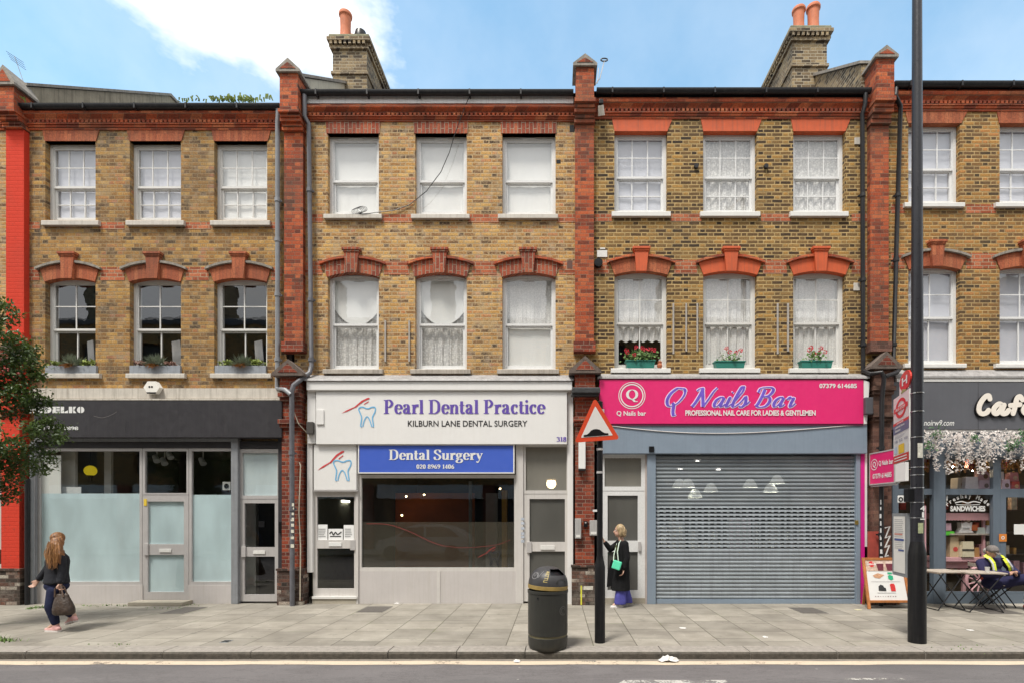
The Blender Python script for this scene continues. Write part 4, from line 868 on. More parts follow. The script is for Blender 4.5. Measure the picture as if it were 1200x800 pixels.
upstand(h2, X(341), .16, .05, Z(91, .05), 3.0, 12.95, plain('cream rendered parapet', (.50, .46, .36), .9, .2, 4, streak=.4)); chimney(h2, X(390, 2.3), X(430, 2.3), 2.3, 4.6, Z(43, 2.3), [(X(405, 2.55), 2.55, .80, .145, 'pot'), (X(413, 3.2), 3.25, .82, .14, 'pot'), (X(421, 2.5), 2.6, .42, .16, 'cowl')])
pipe(h2, [(X(357, -.15), -.15, Z(112, -.15)), (X(357, -.15), -.15, Z(137, -.15)), (X(362, -.09), -.09, Z(146, -.09)), (X(365, -.09), -.09, Z(428, -.09)), (X(363, -.15), -.15, Z(436, -.15)), (X(344, -.36), -.36, Z(451, -.36)), (X(342, -.36), -.36, Z(458, -.36)), (X(342.5, -.33), -.33, .0)], .045, plain('mottled grey pipe', (.12, .12, .135), .5, .25, 6, streak=.5, grime=(.04, .04, .04)), collars=(8.3, 6.1, 4.9, 3.0, 1.9))
m = MB(); random.seed(12)
for py_ in (589, 594, 600, 606, 613, 620, 628, 637): fr = Frame((0, -.383, 0)); rect(m, fr, X(340.6+random.random(), -.38), X(344.6, -.38), Z(py_+random.uniform(2, 4.5), -.38), Z(py_, -.38), .002)
m.split('sticker', plain('torn white stickers', (.62, .6, .5), .6, .3, 30), h2)
m = MB(); m.tube([(X(352, -.26), -.27, .1), (X(352.5, -.26), -.27, Z(640, -.26)), (X(350.5, -.26), -.27, Z(600, -.26)), (X(352.5, -.26), -.27, Z(545, -.26)), (X(351, -.26), -.27, Z(541, -.26))], .012, 6); m.tube([(X(359, -.2), -.2, Z(506, -.2)), (X(350, -.3), -.31, Z(496, -.3)), (X(345, -.3), -.32, Z(482, -.3))], .008, 5); m.build('cable', plain('cream cable', (.5, .44, .34), .6), h2)
room(h2, X(345), X(684), .26, 3.6, Z(285), zg-.1, INT); room(h2, X(345), X(684), .26, 3.6, Z(450), Z(290), INT)
m = MB(); m.prismx([(-.26, Z(446, -.22)), (-.24, Z(444, -.22)), (0, Z(439, 0)), (0, Z(447, 0))], X(358, -.2), X(672, -.2)); m.build('lead_flashing', LEAD, h2)
m = MB(); m.box(X(360, -.2), X(670.5, -.2), -.23, .0, Z(457, -.2), Z(446.3, -.2), .012); m.box(X(361, -.18), X(669, -.18), -.19, .0, Z(458.3, -.18), Z(456.7, -.18)); m.build('fascia_cornice', WHITE, h2)
m = MB(); m.box(X(360.5, -.14), X(370, -.14), -.15, .02, Z(519, -.14), Z(458.5, -.14)); m.box(X(360.5, -.08), X(366.5, -.08), -.10, .02, Z(670, -.08), Z(519.2, -.08)); m.box(X(665, -.08), X(671.5, -.08), -.10, .02, .0, Z(458.5, -.08)); m.split('pilaster', WHITE, h2)
m = MB(); m.box(X(360, -.2), X(367.5, -.2), -.24, -.15, Z(508, -.2), Z(494, -.2), .008); m.build('alarm_siren', plain('dark plastic box', (.06, .055, .05), .5), h2); m = MB(); m.box(X(371.5, -.18), X(380, -.18), -.21, -.17, Z(497, -.18), Z(480, -.18), .004); m.build('junction_box', WHITE, h2)
d = framed(h2, 'door', 366.8, 419, 575, 698, [(371.5, 415, 581.5, 632, GLST), (371.5, 415, 642, 689, GLST)], ALUW, y=-.035)
door_bits(d, 385.5, 400.5, 635, 639.5, 411, 417, 632, 644, -.036, TXTW)
m = MB(); 
for (a, b, c, e) in ((372, 384, 614, 632), (385, 402, 619, 632), (403, 415, 614.5, 632)): rect(m, Frame((0, .002, 0)), X(a, 0), X(b, 0), Z(e, 0), Z(c, 0), .012)
nt = m.build('notice', plain('white paper notice', (.78, .78, .77), .7, .03), d); m = MB(); fr = Frame((0, -.012, 0))
for k in range(5): rect(m, fr, X(373.5), X(382-random.random()*2), Z(619.5+k*2.2), Z(619+k*2.2), .002); rect(m, fr, X(404.5), X(413-random.random()*2), Z(619.5+k*2.2), Z(619+k*2.2), .002)
stroke(m, fr, [(X(386.5), Z(625)), (X(389), Z(622.5)), (X(391), Z(626)), (X(393.5), Z(623)), (X(396), Z(625.5)), (X(400.5), Z(622.5))], .022, .002); rect(m, fr, X(387), X(400), Z(628.3), Z(627.3), .002); m.build('handwriting', TXTK, nt)
m = MB(); m.box(X(366.8, -.05), X(419, -.05), -.10, .02, .10, Z(697.8, -.05)); m.build('threshold', SILLW, h2); m = MB(); m.box(X(366.8, -.05), X(418, -.05), -.08, .02, 0, .098); m.build('doorstep', CONC, h2)
w = framed(h2, 'shop_window', 419.5, 604.5, 555.5, 668.5, [(423.5, 602.5, 559.5, 664.5, GLSD, 611, FROSTG)], ALUW)
m = MB(); fr = Frame((0, -.02, 0)); x0, z0 = X(570), Z(663)
TOOTH = [(.08, 1), (.02, .86), (.13, .58), (.15, .3), (.12, .04), (.2, .02), (.28, .3), (.42, .62), (.58, .62), (.7, .3), (.8, .02), (.88, .04), (.85, .3), (.87, .58), (.98, .86), (.92, 1)]
def tooth(mb, fr, x0, z0, w, h, d, lw):
    P = lambda q: [(x0+a*w, z0+b*h) for a, b in q]
    stroke(mb, fr, P([(.45, .93), (.25, 1.0), (.06, .98), (.0, .88), (.08, .7), (.17, .5), (.14, .22), (.12, .08), (.17, .0)]), lw, d); stroke(mb, fr, P([(.24, .02), (.3, .25), (.4, .45), (.5, .52), (.6, .45), (.7, .25), (.78, .02)]), lw*.9, d+.0003)
    stroke(mb, fr, P([(.45, .93), (.6, .93), (.75, .99), (.93, 1.0), (1.0, .92), (.97, .75), (.83, .5), (.86, .22), (.88, .08), (.85, .0)]), lw, d+.0006)
def brush(mb, fr, x0, z0, x1, z1, d, lw):
    P = lambda q: [(x0+a*(x1-x0), z0+b*(z1-z0)) for a, b in q]
    poly(mb, fr, P([(0, 0), (.25, .16), (.48, .38), (.5, .45), (.2, .22)]), d); poly(mb, fr, P([(.44, .36), (.5, .36), (.62, .55), (.8, .78), (1, .93), (.98, 1.0), (.9, .98), (.7, .8), (.48, .45)]), d+.0004); poly(mb, fr, P([(.8, .56), (.97, .74), (.95, .78), (.78, .6)]), d+.0008)
tooth(m, fr, X(573), Z(662), X(586)-X(573), Z(646)-Z(662), .004, .022); tk = m.build('logo', TXTK, w); m = MB(); brush(m, fr, X(559), Z(653), X(581), Z(640), .004, .02); stroke(m, fr, [(X(430), Z(613)), (X(455), Z(614)), (X(480), Z(622)), (X(505), Z(634)), (X(520), Z(639))], .012, .004); stroke(m, fr, [(X(520), Z(639)), (X(545), Z(641)), (X(580), Z(638)), (X(598), Z(632))], .008, .005); m.build('logo_brush', plain('dark red vinyl', (.20, .03, .025), .5, .05), tk)
m = MB(); m.box(X(419.5, -.05), X(512, -.05), -.045, .02, .0, Z(668.5, -.05)); m.box(X(516, -.05), X(610, -.05), -.045, .02, .0, Z(668.5, -.05)); m.split('stall_riser', RISER, h2)
m = MB(); m.box(X(512, -.05), X(516, -.05), -.055, .02, .0, Z(668.5, -.05)); m.box(X(604.5, -.05), X(613.3, -.05), -.07, .02, 0, Z(520, -.05), .006); m.box(X(417, -.06), X(420, -.06), -.075, .02, 0, Z(555, -.06)); m.split('mullion', ALUW, h2)
framed(h2, 'fanlight', 613.5, 666, 520.5, 578, [(616, 664, 523, 574, OBSC)], ALUW)
d = framed(h2, 'door', 613.5, 666, 578.3, 704, [(620.5, 662, 584, 634.5, OBSD), (620.5, 662, 645.5, 696, OBSD)], ALUW, y=-.035)
door_bits(d, 633.5, 650, 638.5, 643.5, 617.5, 623, 634, 647, -.036)
m = MB(); 
for k, (yy, cc) in enumerate(((606, 0), (611, 1), (617, 2), (623, 0), (627, 1), (632, 2))): rect(m, Frame((0, -.07, 0)), X(610.5, -.07), X(614.5, -.07), Z(yy+3, -.07), Z(yy, -.07), .003)
m.split('sticker', plain('faded stickers', (.42, .46, .52), .5, .5, 25), h2)
# inside the practice
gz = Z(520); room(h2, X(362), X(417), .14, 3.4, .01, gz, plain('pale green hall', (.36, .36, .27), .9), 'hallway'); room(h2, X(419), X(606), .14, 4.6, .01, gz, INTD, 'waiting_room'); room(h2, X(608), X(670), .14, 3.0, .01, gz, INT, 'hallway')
m = MB(); m.box(X(440, 2.5), X(556, 2.5), 2.5, 2.6, .0, Z(577, 2.5)); m.build('orange_wall', plain('burnt orange wall', (.42, .11, .035), .8, .1), h2); m = MB(); m.box(X(432, 1.2), X(438, 1.2), 1.2, 1.5, 0, Z(576, 1.2)); m.box(X(588, 1.6), X(594, 1.6), 1.6, 1.9, 0, Z(574, 1.6)); m.split('pillar', plain('ochre pillar', (.55, .30, .04), .7), h2)
m = MB(); m.box(X(556), X(572), 1.7, 1.8, 0, 2.3); m.box(X(530), X(534), 2.0, 2.1, .0, 2.6); m.split('doorway_frame', plain('grey door frame', (.25, .25, .25), .6), h2)
def glow(px_, py_, y, r, label, mat=None, grp=None, cat='lamp'):
    t_ = thing('ceiling_lamp', label, cat, (X(px_, y), y, Z(py_, y)), grp); m = MB(); m.ball((X(px_, y), y, Z(py_, y)), r, 10, 8); m.build('bulb', mat or LAMPW, t_, True); m = MB(); m.lathe([(r*.9, r*.6), (r*1.3, r*.9), (r*.5, r*1.6)], (X(px_, y), y, Z(py_, y)), 10); m.build('fitting', ALU, t_); return t_
for px_, py_, l in ((476, 581, 'warm ceiling lamp in the dental waiting room, leftmost of the upper pair'), (497, 579, 'warm ceiling lamp in the dental waiting room, right of the upper pair'), (471, 603, 'small warm wall lamp glowing low in the dental waiting room'), (586, 572, 'warm ceiling lamp at the right end of the dental window')): glow(px_, py_, 2.1, .022, l, None, 'warm lamps in the dental window')
glow(646, 566, .75, .11, 'round warm hall lamp glowing behind the obscured transom over the right dental door', LAMPW)
t_ = thing('strip_light', 'short fluorescent strip light inside the left dental doorway', 'lamp', (X(398, 1.6), 1.6, Z(586, 1.6))); m = MB(); m.box(X(393, 1.6), X(402, 1.6), 1.6, 2.0, Z(587.5, 1.6), Z(585.5, 1.6)); m.build('tube', LAMPC, t_); m = MB(); m.box(X(392, 1.6), X(403, 1.6), 1.58, 2.02, Z(585.4, 1.6), Z(584, 1.6)); m.build('housing', ALU, t_)

# --- house three: nail bar with the closed shutter
h3 = thing('terraced_house', 'dark brick house with bright orange lintels and red geraniums above the shuttered pink nail bar', 'house', (X(857), 0, 0))
WX3 = [(720, 782), (824, 887), (929.5, 990.5)]; zg = Z(106)
m = MB(); ops = [(X(a), X(b), Z(249), Z(154)) for a, b in WX3] + [(X(a), X(b), Z(432), Z(318)) for a, b in WX3]
wall_mesh(m, X(684), X(1031), Z(520), Z(108), ops); m.build('wall', BR3, h3)
for i, (a, b) in enumerate(WX3):
    sash(h3, a, b, 154, 249, 204, look=('lilac', 'lace', 'lace')[i], sill=(a-3, b+4, 247.5, 253), sillm=SILLW, fm=UPVC)
    lintel(h3, a-3, b+6, a, b, 139.5, 154.5, ORNG)
    sash(h3, a, b, 318, 432, 376.5, 2, 2, 2, 1, look=('lacehalf', 'net', 'net')[i], sill=(a-4, b+4, 431, 436), sillm=SILLW, fm=WFR)
    arch(h3, a, b, 322.5, 318, a-6, b+6, 306.5, 300.5, (a+b)/2, 292, 317.5, ORNG if i else SOLD1, REDC, ORNG)
m = MB()
for a, b in ((697, 717), (786, 822), (892, 927), (998, 1017)): m.box(X(a), X(b), -.005, .0, Z(260), Z(250.5))
for a, b in ((697, 714), (790, 817), (894, 922), (998, 1017)): m.box(X(a), X(b), -.005, .0, Z(321), Z(305))
m.split('string_course', REDS, h3)
cornice(h3, 696, 1018, 113, 139, REDC); gutter(h3, 699, 1020, 105.5, yb=113.5); roof(h3, 682, 1032, zg)
m = MB()
for px_, k in ((788, 0), (803, 1), (910, 0), (816, 1)): m.box(X(px_), X(px_+1.8), -.03, .0, Z(415 if k == 0 else 412), Z(356), .004)
for px_, k in ((451, 0), (479, 1)): m.box(X(px_), X(px_+1.8), -.03, .0, Z(424), Z(376), .004)
m.box(X(922), X(924), -.03, .0, Z(412), Z(356), .004); m.split('shutter_stay', plain('weathered grey batten', (.36, .33, .30), .8, .2), h3)
pier(h3, 674, 696, 65, 76, 115, 146, 412, (417, 437), 664)
chimney(h3, X(928.5, 2.0), X(969, 2.0), 2.0, 5.2, Z(33, 2.0), [(X(936, 2.3), 2.3, .74, .145, 'pot'), (X(953, 2.3), 2.3, .80, .15, 'pot'), (X(945, 3.1), 3.1, .78, .14, 'pot'), (X(926, 3.6), 3.6, .80, .14, 'pot'), (X(919, 4.2), 4.2, .80, .14, 'pot'), (X(914, 4.8), 4.8, .80, .14, 'pot')])
upstand(h3, X(1022), .16, .1, Z(76, .1), 2.6, 12.78, CHIM)
pipe(h3, [(X(1014, -.15), -.15, Z(110, -.15)), (X(1014, -.15), -.15, Z(122, -.15)), (X(1010.5, -.09), -.09, Z(134, -.09)), (X(1011.5, -.09), -.09, Z(434, -.09)), (X(1020, -.3), -.32, Z(438, -.3)), (X(1033, -.42), -.42, Z(436, -.4)), (X(1036, -.42), -.42, Z(442, -.4)), (X(1033, -.36), -.37, Z(470, -.4)), (X(1032, -.33), -.34, .0)], .042, BLKP, collars=(8.2, 6.5, 5.2, 3.1, 1.4))
room(h3, X(684), X(1031), .26, 3.6, Z(285), zg-.1, INT); room(h3, X(684), X(1031), .26, 3.6, Z(450), Z(290), plain('warm dim room', (.22, .15, .11), .9))
m = MB(); m.prismx([(-.24, Z(443.5, -.2)), (-.23, Z(441, -.2)), (0, Z(437.5, 0)), (0, Z(446, 0))], X(700, -.2), X(1018, -.2)); m.build('lead_flashing', LEAD, h3)
m = MB(); m.box(X(704, -.17), X(1015.5, -.17), -.19, .0, Z(531, -.17), Z(497.5, -.17), .01); m.build('shutter_box', BLUG, h3)
m = MB(); n = 24; pts = [(X(704+310*k/n, -.2), -.20, Z(497+13*math.sin(math.pi*min(1, (k/n)/.99))**1.0*(1-k/n*.45), -.2)) for k in range(n+1)]; m.tube(pts, .009, 5); m.build('cable', plain('pale cable', (.55, .52, .5), .6), h3)
m = MB(); m.box(X(760.5, -.2), X(766.5, -.2), -.215, -.19, Z(529, -.2), Z(522.5, -.2), .004); m.build('key_switch', BLACK, h3)
m = MB(); m.box(X(758.5, -.12), X(768.5, -.12), -.13, .05, 0, Z(531.3, -.12), .006); m.box(X(1003, -.12), X(1008, -.12), -.13, .05, 0, Z(531.3, -.12), .006); m.split('shutter_post', BLUG, h3)
m = MB(); m.box(X(1008.3, -.1), X(1013, -.1), -.11, .03, 0, Z(531.3, -.1)); m.build('pink_trim', MAGE, h3); m = MB(); m.box(X(1013.3, -.1), X(1016, -.1), -.105, .03, Z(640, -.1), Z(447, -.1)); m.build('white_trim', WHITE, h3)
m = MB(); m.box(X(1011, -.2), X(1020, -.2), -.30, -.2, Z(486, -.2), Z(466, -.2), .02); m.build('alarm_siren', plain('dark grey siren', (.075, .075, .085), .5), h3)
# roller shutter: curved slats with a band of slotted ones
def shutter_mat(slot):
    m, t, b, out = new_mat('slotted shutter slat' if slot else 'shutter slat'); p = position(t); px, py, pz = t.sep(p)
    n = t.noise(p, 3, 4); c = t.mix(t.rng(n, .3, .7), (.25, .28, .305), (.31, .34, .365)); st = t.noise(t.vmul(p, (9, 9, .8)), 1, 4)
    c = t.mix(t.rng(st, .55, .75, 0, .3), c, (.16, .17, .18)); t.put(b.inputs['Base Color'], c); b.inputs['Roughness'].default_value = .42; b.inputs['Metallic'].default_value = .15
    # punched micro holes let a little of the lamps through; slotted slats have real openings
    per = .128; fx = t.m('FRACT', t.m('DIVIDE', px, per))
    vo = t.m('MULTIPLY', t.m('LESS_THAN', t.m('ABSOLUTE', t.m('SUBTRACT', t.m('FRACT', t.m('DIVIDE', px, .016)), .5)), .22), t.m('LESS_THAN', t.m('ABSOLUTE', t.m('SUBTRACT', t.m('FRACT', t.m('DIVIDE', pz, .016)), .5)), .27))
    if slot: t.put(b.inputs['Alpha'], t.m('SUBTRACT', 1.0, t.m('MULTIPLY', t.m('GREATER_THAN', fx, .36), 1.0)))
    else: t.put(b.inputs['Alpha'], t.m('SUBTRACT', 1.0, vo))
    return m
SLAT = plain('shutter slat steel', (.28, .31, .335), .42, .18, 3, metal=.15, streak=.45, grime=(.15, .16, .17)); SLATP = shutter_mat(False); SLATS = shutter_mat(True)
sx0, sx1 = X(768.7, -.06), X(1002.8, -.06); z1 = Z(533, -.06); ns = 37; pitch = (z1-.09)/ns
m1, m2, m3 = MB(), MB(), MB()
for i in range(ns):
    zt = z1-i*pitch; py_ = 602-(zt-1.8)*FPX/(10.5); slot = 589 < py_ < 641; mm_ = m3 if slot else (m2 if py_ < 588 else m1)
    pr = [(-.050, 0), (-.056, -.010), (-.070, -.020), (-.076, -.038), (-.073, -.056), (-.060, -.068), (-.050, -pitch)]
    if slot:
        pr1 = pr
        for k in range(len(pr)-1): (m3 if k in (3, 4) else m1).quad((sx0, pr[k][0], zt+pr[k][1]), (sx0, pr[k+1][0], zt+pr[k+1][1]), (sx1, pr[k+1][0], zt+pr[k+1][1]), (sx1, pr[k][0], zt+pr[k][1]))
    else:
        for k in range(len(pr)-1): mm_.quad((sx0, pr[k][0], zt+pr[k][1]), (sx0, pr[k+1][0], zt+pr[k+1][1]), (sx1, pr[k+1][0], zt+pr[k+1][1]), (sx1, pr[k][0], zt+pr[k][1]))
rs = m1.build('roller_shutter', SLAT, h3); m2.build('punched_slats', SLATP, rs); m3.build('slotted_slats', SLATS, rs); m = MB(); m.box(sx0, sx1, -.085, -.04, .0, .088, .006); m.build('bottom_rail', BLUG, rs)
m = MB(); m.box(X(1001.5, -.13), X(1005.5, -.13), -.15, -.13, Z(614, -.13), Z(609, -.13), .005); m.build('padlock', plain('brass', (.5, .35, .1), .35, metal=.8), rs)
framed(h3, 'fanlight', 705.5, 756, 531.5, 574.5, [(708.5, 751.5, 536, 569.5, OBSC)], UPVC)
d = framed(h3, 'door', 705.5, 756, 574.7, 700, [(712, 747.5, 580, 633, OBSD), (712, 747.5, 646, 691, OBSD)], UPVC, y=-.035)
m = MB(); m.box(X(747.8, -.04), X(751, -.04), -.07, -.035, Z(645, -.04), Z(634, -.04), .006); m.build('handle', ALU, d)
m = MB(); m.box(X(705.5, -.05), X(758, -.05), -.06, .02, 0, Z(700.2, -.05)); m.build('doorstep', CONC, h3); m = MB(); m.box(X(756.2, -.07), X(758.4, -.07), -.08, .02, 0, Z(531.5, -.07)); m.build('door_post', plain('worn pinkish post', (.45, .38, .35), .7, .15, streak=.5), h3)
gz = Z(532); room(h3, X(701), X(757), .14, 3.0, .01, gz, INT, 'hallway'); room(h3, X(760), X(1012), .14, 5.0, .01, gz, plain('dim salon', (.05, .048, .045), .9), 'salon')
m = MB(); m.box(X(854, .5), X(880, .5), .5, .6, .0, Z(608, .5)); m.build('reception_panel', plain('white lilac panel', (.60, .55, .60), .6), h3); m = MB()
random.seed(5)
for k in range(26): xx = X(775+k*8.5, 2); m.box(xx, xx+random.uniform(.05, .2), 2.0, 2.2, .8, random.uniform(.95, 1.7))
m.build('product_shelf', plain('pale salon things', (.5, .48, .46), .6, .6, 4), h3)
for i, (px_, py_) in enumerate(((796, 567), (806, 567), (833, 572), (814.5, 579), (879, 567), (903, 572.5), (910.5, 562.5))):
    y = .55; t_ = thing('pendant_lamp', ('glass pendant lamp lit behind the shutter, leftmost of the left cluster', 'glass pendant lamp lit behind the shutter, second from the left', 'glass pendant lamp lit behind the shutter, right of the left cluster', 'lowest glass pendant lamp lit behind the shutter', 'glass pendant lamp lit behind the shutter, leftmost of the right cluster', 'glass pendant lamp lit behind the shutter, lower one of the right pair', 'glass pendant lamp lit behind the shutter, upper one at far right')[i], 'lamp', (X(px_, y), y, gz), 'pendant lamps behind the shutter')
    c = (X(px_, y), y, Z(py_, y)); m = MB(); m.ball(c, .03, 10, 8); m.build('bulb', plain('bright bulb', (1, .97, .86), .5, 0, emit=45), t_, True)
    m = MB(); m.lathe([(.03, .12), (.07, .10), (.12, .02), (.155, -.06), (.15, -.065)], c, 20, close=False); m.build('lamp_shade', plain('ribbed lamp glass', (.85, .86, .78), .3, .05, emit=.30), t_, True); m = MB(); m.tube([(c[0], c[1], c[2]+.1), (c[0], c[1], gz)], .006, 5); m.build('flex', BLACK, t_)
for i, (px_, py_) in enumerate(((817, 540), (797, 549.5), (842, 550))):
    y = .6; t_ = thing('downlight', ('small ceiling downlight behind the shutter, topmost', 'small ceiling downlight behind the shutter, lower left', 'small ceiling downlight behind the shutter, lower right')[i], 'lamp', (X(px_, y), y, Z(py_, y)), 'downlights behind the shutter'); m = MB(); m.lathe([(.05, 0), (.05, .012), (.03, .02)], (X(px_, y), y, Z(py_, y)), 14); m.build('lens', plain('downlight lens', (1, .97, .9), .5, 0, emit=3.5), t_); m = MB(); m.lathe([(.09, .03), (.09, .04)], (X(px_, y), y, Z(py_, y)), 14); m.build('trim', ALU, t_)

# --- house four: the cafe
h4 = thing('terraced_house', 'brick house at the right above the grey fronted cafe with white flowers', 'house', (X(1200), 0, 0))
WX4 = [(1064.5, 1125), (1171.5, 1232), (1280, 1340)]; zg = Z(99)
m = MB(); ops = [(X(a), X(b), Z(238), Z(144)) for a, b in WX4] + [(X(a), X(b), Z(427), Z(312)) for a, b in WX4]
wall_mesh(m, X(1031), X(1480), Z(520), Z(101), ops); m.build('wall', BR4, h4)
for i, (a, b) in enumerate(WX4):
    sash(h4, a, b, 144, 238, 194.5, look='lilac', sill=(a-4, b+6, 237, 242), sillm=SILLW, fm=UPVC); lintel(h4, a-4, b+9, a-1, b+1, 130, 145, SOLD1)
    sash(h4, a, b, 312, 427, 370, 2, 2, 2, 1, look='lilac', sill=(a-4, b+8, 425.5, 430), sillm=SILLW, fm=UPVC); arch(h4, a, b, 316.5, 312, a-6, b+8, 300, 294, (a+b)/2+1, 284, 311.5, SOLD1, STONE)
m = MB()
for a, b in ((1044, 1060), (1132, 1167), (1240, 1276)): m.box(X(a), X(b), -.005, .0, Z(250), Z(240)); m.box(X(a), X(b), -.005, .0, Z(315), Z(297))
m.split('string_course', REDS, h4)
cornice(h4, 1042, 1480, 104, 130, REDC); gutter(h4, 1047, 1480, 97.5, yb=104.5); roof(h4, 1031, 1480, zg)
pier(h4, 1020, 1041.5, 55, 66, 113, 147, 412, (412, 432), 668, ml=DKP)
shell(h1, X(10), X(337)); shell(h2, X(338), X(684)); shell(h3, X(685), X(1030)); shell(h4, X(1031), X(1480)); shell(h0, X(-420), X(9))
pipe(h4, [(X(1050, -.15), -.15, Z(104, -.15)), (X(1049, -.17), -.17, Z(113, -.15)), (X(1055, -.09), -.1, Z(125, -.1)), (X(1051, -.09), -.09, Z(270, -.09)), (X(1047, -.09), -.09, Z(428, -.09)), (X(1056, -.2), -.2, Z(430, -.2)), (X(1050, -.34), -.36, Z(437, -.3)), (X(1037, -.42), -.42, Z(441, -.4))], .042, BLKP, collars=(8.2, 6.9, 5.2))
room(h4, X(1031), X(1480), .26, 3.6, Z(285), zg-.1, INT); room(h4, X(1031), X(1480), .26, 3.6, Z(445), Z(290), INT)
m = MB(); m.prismx([(-.2, Z(440, -.2)), (0, Z(433, 0)), (0, Z(446, 0)), (-.2, Z(442, -.2))], X(1050, -.2), X(1480, -.2)); m.build('lead_flashing', LEAD, h4)
m = MB(); m.box(X(1050, -.16), X(1480, -.16), -.18, .0, Z(447, -.16), Z(441, -.16), .008); m.box(X(1050, -.14), X(1480, -.14), -.15, .0, Z(505.5, -.14), Z(503, -.14), .004); m.build('fascia_cornice', WHITE, h4)
m = MB(); m.box(X(1047, -.1), X(1480, -.1), -.11, .0, Z(534, -.1), Z(505.7, -.1)); m.build('garland_board', DBLU, h4)
YW = -.06
for (a, b, rails) in ((1046, 1108, [(1053, 1093, 537, 572), (1053, 1093, 579, 693)]), (1108.2, 1172, [(1108.6, 1164, 537, 572), (1108.6, 1164, 579, 693)]), (1172.2, 1232, [(1173, 1229, 537, 572), (1179, 1226, 582, 693)]), (1232.2, 1330, [(1238, 1326, 537, 572), (1238, 1326, 579, 693)])):
    framed(h4, 'shop_window', a, b, 534, 694, [(*r, GLSC) for r in rails], DBLU, y=YW, dep=.09)
m = MB(); m.box(X(1094, -.1), X(1107, -.1), -.11, -.06, 0, Z(534, -.1), .008); m.split('mullion', DBLU, h4)
m = MB(); m.box(X(1046, -.06), X(1172, -.06), -.07, .02, 0, Z(694.3, -.06), .004); m.box(X(1172.5, -.06), X(1330, -.06), -.06, .02, 0, Z(694.3, -.06)); m.split('stall_riser', DBLU, h4)
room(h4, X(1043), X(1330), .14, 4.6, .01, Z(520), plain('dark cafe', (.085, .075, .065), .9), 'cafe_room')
# ------------------------------------------------------------------ signs, each a thing on the wall
def board(name, label, xl, xr, yt, yb, y, dep, mat, cat='shop sign', trim=None):
    t_ = thing(name, label, cat, (X((xl+xr)/2, y), y+dep, Z(yb, y))); m = MB(); m.box(X(xl, y), X(xr, y), y, y+dep, Z(yb, y), Z(yt, y), .006); m.build('panel', mat, t_)
    if trim:
        m = MB(); w = .022; a, b_, c, d = X(xl, y), X(xr, y), Z(yb, y), Z(yt, y)
        m.box(a-w, b_+w, y-.012, y+dep, d+.001, d+w); m.box(a-w, b_+w, y-.012, y+dep, c-w, c-.001); m.box(a-w, a-.001, y-.012, y+dep, c, d); m.box(b_+.001, b_+w, y-.012, y+dep, c, d); m.build('edging', trim, t_)
    return t_
y = -.24; s1 = board('fascia_sign', 'long charcoal fascia sign with white stencil lettering half hidden by the tree', 40, 330, 469.5, 512, y, .22, CHAR); fr = facade(y)
def stencil(mb, fr, word, x0, x1, z0, z1):
    """fat letters with thin stencil breaks"""
    n = len(word); w = (x1-x0)/n; h = z1-z0
    for i, ch in enumerate(word):
        a = x0+i*w; e = a+w*.9; c = (a+e)/2; g = w*.05; P = lambda u, v: (a+(e-a)*u, z0+h*v)
        if ch in 'O': 
            for sgn in (-1, 1): poly(mb, fr, [(c+sgn*g+sgn*(w*.40)*math.sin(R(k*18)), (z0+z1)/2+h*.5*math.cos(R(k*18))) for k in range(11)])
            continue
        if ch == 'D': rect(mb, fr, a, a+w*.3, z0, z1); poly(mb, fr, [(a+w*.38+(w*.5)*math.sin(R(k*18)), (z0+z1)/2+h*.5*math.cos(R(k*18))) for k in range(11)]); continue
        rect(mb, fr, a, a+w*.42, z0, z1)
        if ch == 'E':
            for v0, v1 in ((0, .26), (.38, .62), (.74, 1)): poly(mb, fr, [P(.52, v0), P(1, v0), P(1, v1), P(.52, v1)])
        if ch == 'L': poly(mb, fr, [P(.52, 0), P(1, 0), P(1, .45), P(.52, .2)])
        if ch == 'K': poly(mb, fr, [P(.52, .54), P(.75, .54), P(1, 1), P(.62, 1)]); poly(mb, fr, [P(.52, .46), P(.62, 0), P(1.02, 0), P(.75, .46)])
        if ch == 'M': poly(mb, fr, [P(.5, 1), P(.62, .3), P(.66, .3), P(.66, 1)]); rect(mb, fr, a+w*.64, e, z0, z1)
m = MB(); stencil(m, fr, 'MODELKO', X(33, y), X(100, y), Z(483.5, y), Z(476, y)); m.build('lettering', TXTW, s1)
m = MB(); text(m, fr, '020 7725 9898', X(40, y), X(92, y), Z(503.4, y), Z(499.2, y), bold=.035); m.build('lettering', TXTW, s1)
m = MB(); random.seed(4); stroke(m, fr, [(X(110, y), Z(487, y)), (X(120, y), Z(489, y)), (X(130, y), Z(486, y)), (X(137, y), Z(482, y))], .012, .003); m.build('scuff', plain('pale scuff', (.12, .11, .11), .5), s1)
y = -.185; s2 = board('fascia_sign', 'wide white fascia sign reading Pearl Dental Practice in purple', 370.3, 664.5, 458.5, 519.8, y, .16, WHITE); fr = facade(y); F = lambda q: q
m = MB(); serif_text(m, fr, 'Pearl Dental Practice', X(449.5, y), X(639, y), Z(484.3, y), Z(468, y)-Z(484.3, y)); m.build('lettering', TXTP, s2)
m = MB(); text(m, fr, 'KILBURN LANE DENTAL SURGERY', X(478, y), X(618, y), Z(499.3, y), Z(492.2, y), bold=.012); m.build('lettering', TXTK, s2)
m = MB(); serif_text(m, fr, '318', X(652, y), X(664, y), Z(516.8, y), Z(511.3, y)-Z(516.8, y)); m.build('house_number', TXTP, s2)
m = MB(); tooth(m, fr, X(420.5, y), Z(500, y), X(440, y)-X(420.5, y), Z(476.5, y)-Z(500, y), .005, .024); lg = m.build('logo', LOGOB, s2); m = MB(); brush(m, fr, X(400, y), Z(484, y), X(433.5, y), Z(465.5, y), .005, 0); m.build('logo_brush', LOGOR, lg)
